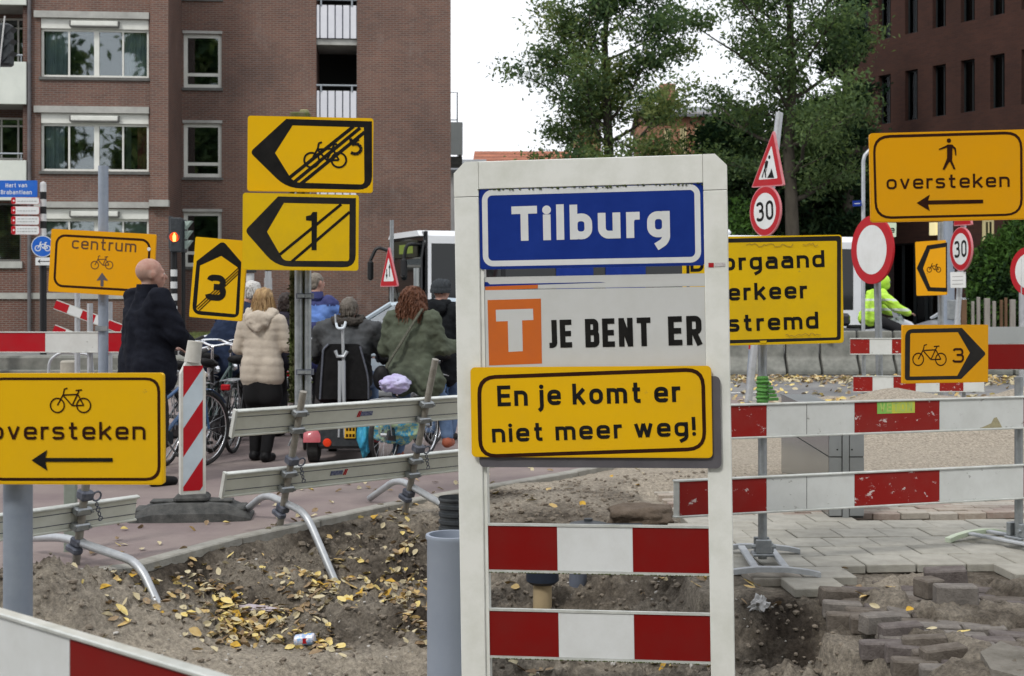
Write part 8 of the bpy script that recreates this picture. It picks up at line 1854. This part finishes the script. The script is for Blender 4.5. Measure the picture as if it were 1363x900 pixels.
skin(mb, 'trousers', [SKT], r, voxel=.02, smooth=4); shoes(r, legs, M['black_leather'])
HB = hairmat('hair_blond', (.42, .28, .13), (.22, .13, .06)); mb = MB(); ell(mb, (0, -.005, .03), (.096, .112, .097)); ell(mb, (0, -.055, -.055), (.088, .062, .085)); ell(mb, (-.065, -.005, -.035), (.034, .062, .075)); ell(mb, (.065, -.005, -.035), (.034, .062, .075)); mb.v = [tuple(T @ Vector(v)) for v in mb.v]
skin(mb, 'hair', [HB], r, voxel=.009, smooth=3, disp=lambda c: .005*np.sin(c[:, 0]*130+6*fbm(c[:, 0]*12+9, c[:, 2]*12+9, 2)*3))
strands(r, T, HB, [((0, -.01, .0), (.10, .11, .09)), ((0, -.05, -.05), (.09, .07, .07))], .10, 520, 3, r=.004)
# ---------- person in the navy jacket bending over a bicycle
Yp = 14.4; r = person('white haired person in a navy jacket leaning forward, half behind the tilted sign', X_(302, Yp), Yp, R(-20))
arms = [((-.13, .12, 1.38), (-.20, .18, 1.12), (-.16, .42, 1.06)), ((.26, .12, 1.40), (.27, .30, 1.2), (.25, .5, 1.1))]; legs = [((-.12, -.05, .92), (-.16, .18, .52), (-.14, .05, .08)), ((.06, -.05, .92), (.12, .2, .55), (.12, .1, .12))]
T = build_body(r, (.20, .20, 1.60), 1.02, R(-10), (.13, .13, 1.45), (-.05, -.05, .93), (.04, .04, 1.25), .19, arms, legs, [(0, 1, 0), (0, 1, 0)])
NV = mat('jacket_navy', (.016, .026, .055), .85, col2=(.025, .036, .07), spec=.1, scale=8, bump=.3, bscale=50); mb = MB(); torso(mb, (-.06, -.05, .95), (.03, .03, 1.22), (.13, .11, 1.48), .21, w=.185, hip=.20)
for a, b, c in arms: limb(mb, (a, b, Vector(b).lerp(Vector(c), .9)), (.078, .065, .05))
caps(mb, (-.12, -.08, .95), (-.10, -.06, .84), .18, .18); caps(mb, (.05, -.06, .95), (.06, -.05, .84), .15, .15)
skin(mb, 'jacket', [NV], r, voxel=.018, smooth=6, disp=folds(.009, 12)); mb = MB()
for a, b, c in legs: limb(mb, (a, b, Vector(c)+Vector((0, 0, .03))), (.105, .08, .065))
skin(mb, 'trousers', [TR], r, voxel=.02, smooth=4); shoes(r, legs, M['black_leather'])
HW = hairmat('hair_white', (.62, .61, .58), (.45, .44, .42)); mb = MB(); ell(mb, (0, -.012, .028), (.088, .104, .090)); ell(mb, (0, -.065, -.03), (.074, .045, .065)); mb.v = [tuple(T @ Vector(v)) for v in mb.v]; skin(mb, 'hair', [HW], r, voxel=.010, smooth=3, disp=folds(.006, 40))
strands(r, T, HW, [((0, -.01, .01), (.09, .105, .088))], .05, 240, 5, r=.004)
# ---------- man in the blue jacket
Yp = 15.6; r = person('grey haired man in a two tone blue jacket beyond the double pole', X_(419, Yp), Yp, R(-15))
arms = [((-.22, 0, 1.45), (-.28, .1, 1.2), (-.2, .3, 1.1)), ((.22, 0, 1.45), (.29, .1, 1.2), (.2, .3, 1.1))]; legs = [((-.1, 0, .92), (-.14, .2, .52), (-.12, .05, .08)), ((.1, 0, .92), (.14, .2, .52), (.12, .05, .08))]
T = build_body(r, (0.0, .05, 1.70), 1.02, R(-25), (0, 0, 1.52), (0, -.02, .95), (0, 0, 1.3), .21, arms, legs, [(.2, 1, 0), (-.2, 1, 0)])
NV2 = mat('jacket_dark_blue', (.03, .035, .13), .7, col2=(.04, .05, .16), scale=8); LB = mat('jacket_mid_blue', (.10, .20, .52), .7, col2=(.13, .24, .56), scale=8)
mb = MB(); torso(mb, (0, -.03, .93), (0, -.02, 1.28), (0, -.01, 1.56), .235, w=.21, hip=.20)
for a, b, c in arms: limb(mb, (a, b, Vector(b).lerp(Vector(c), .9)), (.085, .07, .055))
caps(mb, (-.08, 0, .93), (-.08, 0, .82), .16, .17); caps(mb, (.08, 0, .93), (.08, 0, .82), .16, .17)
skin(mb, 'jacket', [NV2, LB], r, voxel=.018, smooth=6, disp=folds(.009, 12), pick=lambda c: ((c[:, 2] < 1.44) & (c[:, 2] > 1.25)).astype(int)); mb = MB()
for a, b, c in legs: limb(mb, (a, b, Vector(c)+Vector((0, 0, .03))), (.105, .08, .065))
skin(mb, 'trousers', [TR], r, voxel=.02, smooth=4); shoes(r, legs, M['black_leather'])
mb = MB(); mb.lathe([(.10, 1.50), (.088, 1.57), (.092, 1.60), (.11, 1.52)], NV2, n=20); mb.build('collar', r, smooth=True)
HG = hairmat('hair_grey', (.24, .21, .17), (.15, .13, .11)); mb = MB(); ell(mb, (0, -.016, .028), (.083, .098, .090)); ell(mb, (0, -.06, -.03), (.070, .042, .055)); mb.v = [tuple(T @ Vector(v)) for v in mb.v]; skin(mb, 'hair', [HG], r, voxel=.010, smooth=3, disp=folds(.004, 50))
# ---------- person on the mobility scooter
Yp = G(455, 617).y+.28; r = person('person in a charcoal jacket with a dark fur collar seated on the mobility scooter', X_(463, Yp), Yp, R(-4))
arms = [((-.24, 0, 1.24), (-.33, .12, .98), (-.24, .40, .95)), ((.24, 0, 1.24), (.33, .12, .98), (.24, .40, .95))]; legs = [((-.11, .05, .76), (-.14, .46, .74), (-.13, .55, .28)), ((.11, .05, .76), (.14, .46, .74), (.13, .55, .28))]
T = build_body(r, (.0, .06, 1.43), 1.0, R(0), (0, .01, 1.28), (0, 0, .77), (0, -.02, 1.08), .22, arms, legs, [(.2, 1, 0), (-.2, 1, 0)])
CH = mat('jacket_charcoal', (.060, .063, .068), .85, col2=(.085, .09, .095), spec=.1, scale=8, bump=.3, bscale=50); CH2 = mat('jacket_black_lower', (.02, .021, .024), .8)
mb = MB(); torso(mb, (0, -.0, .74), (0, -.03, 1.05), (0, .0, 1.34), .25, w=.225, hip=.215)
for a, b, c in arms: limb(mb, (a, b, Vector(b).lerp(Vector(c), .9)), (.095, .08, .06))
skin(mb, 'jacket', [CH2, CH], r, voxel=.018, smooth=6, disp=folds(.011, 12), pick=lambda c: (c[:, 2] > 1.06-.05*np.abs(c[:, 0]/.2)).astype(int)); mb = MB()
for a, b, c in legs: limb(mb, (a, b, Vector(c)+Vector((0, 0, .03))), (.11, .085, .065))
skin(mb, 'trousers', [mat('jeans_blue', (.07, .12, .22), .8, col2=(.12, .18, .30), scale=12)], r, voxel=.02, smooth=4); shoes(r, legs, M['black_leather'])
FU = mat('fur_dark', (.03, .026, .024), .95, col2=(.08, .07, .06), scale=60, bump=1, bscale=120); mb = MB()
for k in range(12): a = 2*PI*k/12; a2 = 2*PI*(k+1)/12; caps(mb, (.135*math.cos(a), .02+.10*math.sin(a), 1.325+.015*math.sin(a)), (.135*math.cos(a2), .02+.10*math.sin(a2), 1.325+.015*math.sin(a2)), .042, .042, n=8, seg=3)
skin(mb, 'fur_collar', [FU], r, voxel=.010, smooth=2, disp=lambda c: .014*(2*fbm(c[:, 0]*60+9, c[:, 2]*60+c[:, 1]*40+9, 2)-1))
HD = hairmat('hair_dark_grey', (.10, .085, .07), (.17, .15, .13)); mb = MB(); ell(mb, (0, -.016, .028), (.086, .100, .092)); ell(mb, (0, -.06, -.03), (.074, .045, .055)); mb.v = [tuple(T @ Vector(v)) for v in mb.v]; skin(mb, 'hair', [HD], r, voxel=.010, smooth=3, disp=folds(.005, 50)); strands(r, T, HD, [((0, -.012, .015), (.086, .10, .09))], .05, 200, 6, r=.004)
# ---------- woman with curly red brown hair
Yp = 12.6; r = person('woman with curly red brown hair in an olive green coat, from behind on a bicycle', X_(548, Yp), Yp, R(-10))
arms = [((-.19, 0, 1.34), (-.26, .05, 1.06), (-.12, .30, 1.00)), ((.19, 0, 1.34), (.27, .04, 1.07), (.44, .30, 1.10))]; legs = [((-.1, 0, .86), (-.14, .16, .48), (-.12, -.02, .08)), ((.1, 0, .86), (.26, .14, .54), (.32, .10, .22))]
T = build_body(r, (0, .05, 1.52), 1.02, R(-6), (0, 0, 1.37), (0, 0, .86), (0, 0, 1.18), .195, arms, legs, [(0, 1, 0), (.3, 1, 0)])
OG = mat('coat_olive', (.075, .088, .062), .85, col2=(.10, .115, .085), spec=.1, scale=8, bump=.35, bscale=50); mb = MB(); torso(mb, (0, -.01, .88), (0, -.02, 1.16), (0, -.01, 1.42), .225, w=.195, hip=.21)
for a, b, c in arms: limb(mb, (a, b, Vector(b).lerp(Vector(c), .9)), (.092, .082, .062))
caps(mb, (-.09, -.02, .86), (-.08, -.02, .78), .17, .16); caps(mb, (.10, -.02, .86), (.16, -.02, .76), .17, .17)
skin(mb, 'coat', [OG], r, voxel=.016, smooth=5, disp=folds(.012, 11)); mb = MB()
for a, b, c in legs: limb(mb, (a, b, Vector(c)+Vector((0, 0, .03))), (.115, .08, .06))
skin(mb, 'trousers', [MATS['jeans_blue']], r, voxel=.02, smooth=4, disp=folds(.006)); shoes(r, legs, mat('shoe_red_brown', (.32, .09, .05), .6))
mb = MB(); mb.tube([(.12, -.08, 1.44), (.06, -.155, 1.32), (-.04, -.205, 1.14), (-.13, -.215, 1.0), (-.19, -.20, .90)], .010, mat('strap_dark_green', (.035, .04, .028), .7, col2=(.12, .12, .09), scale=90), n=6, flat=2.); mb.build('bag_strap', r)
mb = MB(); ell(mb, (-.25, -.14, .80), (.085, .06, .12)); skin(mb, 'shoulder_bag', [M['black_leather']], r, voxel=.012, smooth=3)
HR = hairmat('hair_auburn', (.075, .028, .014), (.15, .06, .03)); mb = MB(); ell(mb, (0, -.01, .02), (.112, .125, .112)); ell(mb, (0, -.06, -.06), (.128, .085, .11)); ell(mb, (-.085, -.02, -.10), (.055, .075, .09)); ell(mb, (.085, -.02, -.10), (.055, .075, .09)); ell(mb, (0, -.08, -.13), (.115, .06, .075)); mb.v = [tuple(T @ Vector(v)) for v in mb.v]
skin(mb, 'hair', [HR], r, voxel=.009, smooth=2, disp=lambda c: .016*(2*fbm(c[:, 0]*38+9, c[:, 2]*38+c[:, 1]*30+9, 3)-1)); strands(r, T, HR, [((0, -.01, .02), (.115, .13, .115)), ((0, -.06, -.07), (.135, .09, .11))], .10, 900, 9, r=.0045, curly=.007)
# ---------- person in the dark woolly hat
Yp = 14.5; r = person('person in a dark grey woolly hat and black hooded jacket beside the bus', X_(585, Yp), Yp, R(-18))
arms = [((-.19, 0, 1.40), (-.24, .1, 1.14), (-.12, .32, 1.05)), ((.19, 0, 1.40), (.25, .08, 1.12), (.18, .32, 1.05))]; legs = [((-.1, 0, .88), (-.12, .16, .5), (-.1, 0, .08)), ((.1, 0, .88), (.13, .16, .5), (.12, 0, .08))]
T = build_body(r, (0, .05, 1.60), 1.0, R(-20), (0, 0, 1.45), (0, 0, .9), (0, 0, 1.24), .19, arms, legs, [(.2, 1, 0), (-.2, 1, 0)])
BJ = mat('jacket_black_hooded', (.008, .009, .011), .85, col2=(.014, .016, .018), spec=.1, scale=8, bump=.3, bscale=50); mb = MB(); torso(mb, (0, -.01, .9), (0, -.02, 1.22), (0, -.01, 1.48), .215, w=.185, hip=.19)
for a, b, c in arms: limb(mb, (a, b, Vector(b).lerp(Vector(c), .9)), (.085, .072, .055))
caps(mb, (-.08, 0, .88), (-.08, 0, .74), .16, .16); caps(mb, (.08, 0, .88), (.08, 0, .74), .16, .16)
skin(mb, 'jacket', [BJ], r, voxel=.018, smooth=6, disp=folds(.009, 12)); mb = MB(); ell(mb, (0, -.10, 1.42), (.12, .06, .09)); caps(mb, (-.1, -.02, 1.47), (.1, -.02, 1.47), .05, .05); skin(mb, 'hood', [BJ], r, voxel=.012, smooth=4, disp=folds(.006)); mb = MB()
for a, b, c in legs: limb(mb, (a, b, Vector(c)+Vector((0, 0, .03))), (.10, .08, .065))
skin(mb, 'trousers', [MATS['jeans_blue']], r, voxel=.02, smooth=4); shoes(r, legs, M['black_leather'])
HT = mat('wool_dark_grey', (.03, .036, .042), .95, col2=(.05, .056, .062), scale=60, bump=.8, bscale=160); mb = MB(); ell(mb, (0, -.014, .045), (.098, .112, .095)); ell(mb, (.02, .04, .075), (.075, .06, .06)); mb.v = [tuple(T @ Vector(v)) for v in mb.v]; skin(mb, 'woolly_hat', [HT], r, voxel=.009, smooth=4, disp=lambda c: .003*np.sin(c[:, 0]*240)); mb = MB(); mb.lathe([(.094, -.03), (.108, -.028), (.112, .0), (.106, .022), (.095, .02)], HT, n=28, T=T @ Matrix.Translation((0, -.01, .012)) @ Matrix.Scale(1.08, 4, (0, 1, 0))); mb.build('hat_brim', r, smooth=True)
# ---------- motorcyclist
r = person('motorcycle rider in a bright yellow green jacket and helmet, seen from the side', X_(1166, Ym), Ym, R(-76)); r.scale = (1.1, 1.1, 1.1)
arms = [((-.2, .02, 1.38), (-.3, .25, 1.15), (-.30, .50, 1.05)), ((.2, .02, 1.38), (.3, .25, 1.15), (.30, .50, 1.05))]; legs = [((-.12, -.05, .93), (-.24, .32, .78), (-.22, .12, .38)), ((.12, -.05, .93), (.24, .32, .78), (.22, .12, .38))]
T = build_body(r, (0, .12, 1.62), 1.0, 0, (0, .05, 1.45), (0, -.18, .95), (0, -.06, 1.25), .2, arms, legs, [(0, 1, -.1), (0, 1, -.1)])
HV = mat('hi_vis_yellow', (.42, .72, .04), .6, col2=(.50, .78, .10), scale=6, bump=.3, bscale=30); RT = mat('reflective_tape', (.55, .60, .50), .4); mb = MB(); torso(mb, (0, -.18, .95), (0, -.08, 1.24), (0, .04, 1.50), .22, w=.20, hip=.2)
for a, b, c in arms: limb(mb, (a, b, Vector(b).lerp(Vector(c), .9)), (.115, .10, .075))
skin(mb, 'jacket', [HV, RT], r, voxel=.018, smooth=6, disp=folds(.012, 10), pick=lambda c: ((np.abs(c[:, 2]-1.12) < .025) | (np.abs(c[:, 2]-1.30) < .02)).astype(int)); mb = MB()
for a, b, c in legs: limb(mb, (a, b, Vector(c)+Vector((0, 0, .0))), (.12, .09, .07))
skin(mb, 'trousers', [TR], r, voxel=.02, smooth=4); shoes(r, legs, M['black_leather'])
mb = MB(); ell(mb, (0, -.0, .02), (.135, .16, .145)); ell(mb, (0, .04, -.06), (.11, .12, .09)); mb.v = [tuple(T @ Vector(v)) for v in mb.v]; skin(mb, 'helmet', [HV], r, voxel=.014, smooth=4); mb = MB(); ell(mb, (0, .07, .01), (.105, .105, .05), m=M['black_paint']); mb.v = [tuple(T @ Vector(v)) for v in mb.v]; mb.build('visor', r, smooth='all')
# ---------- another cyclist glimpsed between beige coat and double pole
Yp = 14.9; r = person('dark haired person in dark clothing glimpsed between the beige coat and the double pole', X_(381, Yp), Yp, R(-10))
arms = [((-.18, 0, 1.3), (-.23, .1, 1.05), (-.12, .3, 1.0)), ((.18, 0, 1.3), (.24, .1, 1.05), (.14, .3, 1.0))]; legs = [((-.1, 0, .85), (-.12, .15, .46), (-.1, 0, .08)), ((.1, 0, .85), (.13, .15, .46), (.1, 0, .08))]
T = build_body(r, (0, .04, 1.48), .98, 0, (0, 0, 1.34), (0, 0, .86), (0, 0, 1.15), .18, arms, legs, [(0, 1, 0), (0, 1, 0)]); mb = MB(); torso(mb, (0, -.01, .86), (0, -.02, 1.14), (0, -.01, 1.38), .2, w=.18, hip=.18)
for a, b, c in arms: limb(mb, (a, b, Vector(b).lerp(Vector(c), .9)), (.08, .07, .055))
skin(mb, 'jacket', [mat('jacket_dark_plum', (.02, .018, .03), .8)], r, voxel=.018, smooth=5, disp=folds(.008)); mb = MB()
for a, b, c in legs: limb(mb, (a, b, Vector(c)+Vector((0, 0, .03))), (.10, .08, .065))
skin(mb, 'trousers', [TR], r, voxel=.02, smooth=4); shoes(r, legs, M['black_leather']); HK = hairmat('hair_black', (.02, .015, .015), (.05, .035, .03)); mb = MB(); ell(mb, (0, -.02, .02), (.10, .115, .10)); ell(mb, (0, -.05, -.05), (.1, .07, .09)); mb.v = [tuple(T @ Vector(v)) for v in mb.v]; skin(mb, 'hair', [HK], r, voxel=.010, smooth=3, disp=folds(.006, 50))
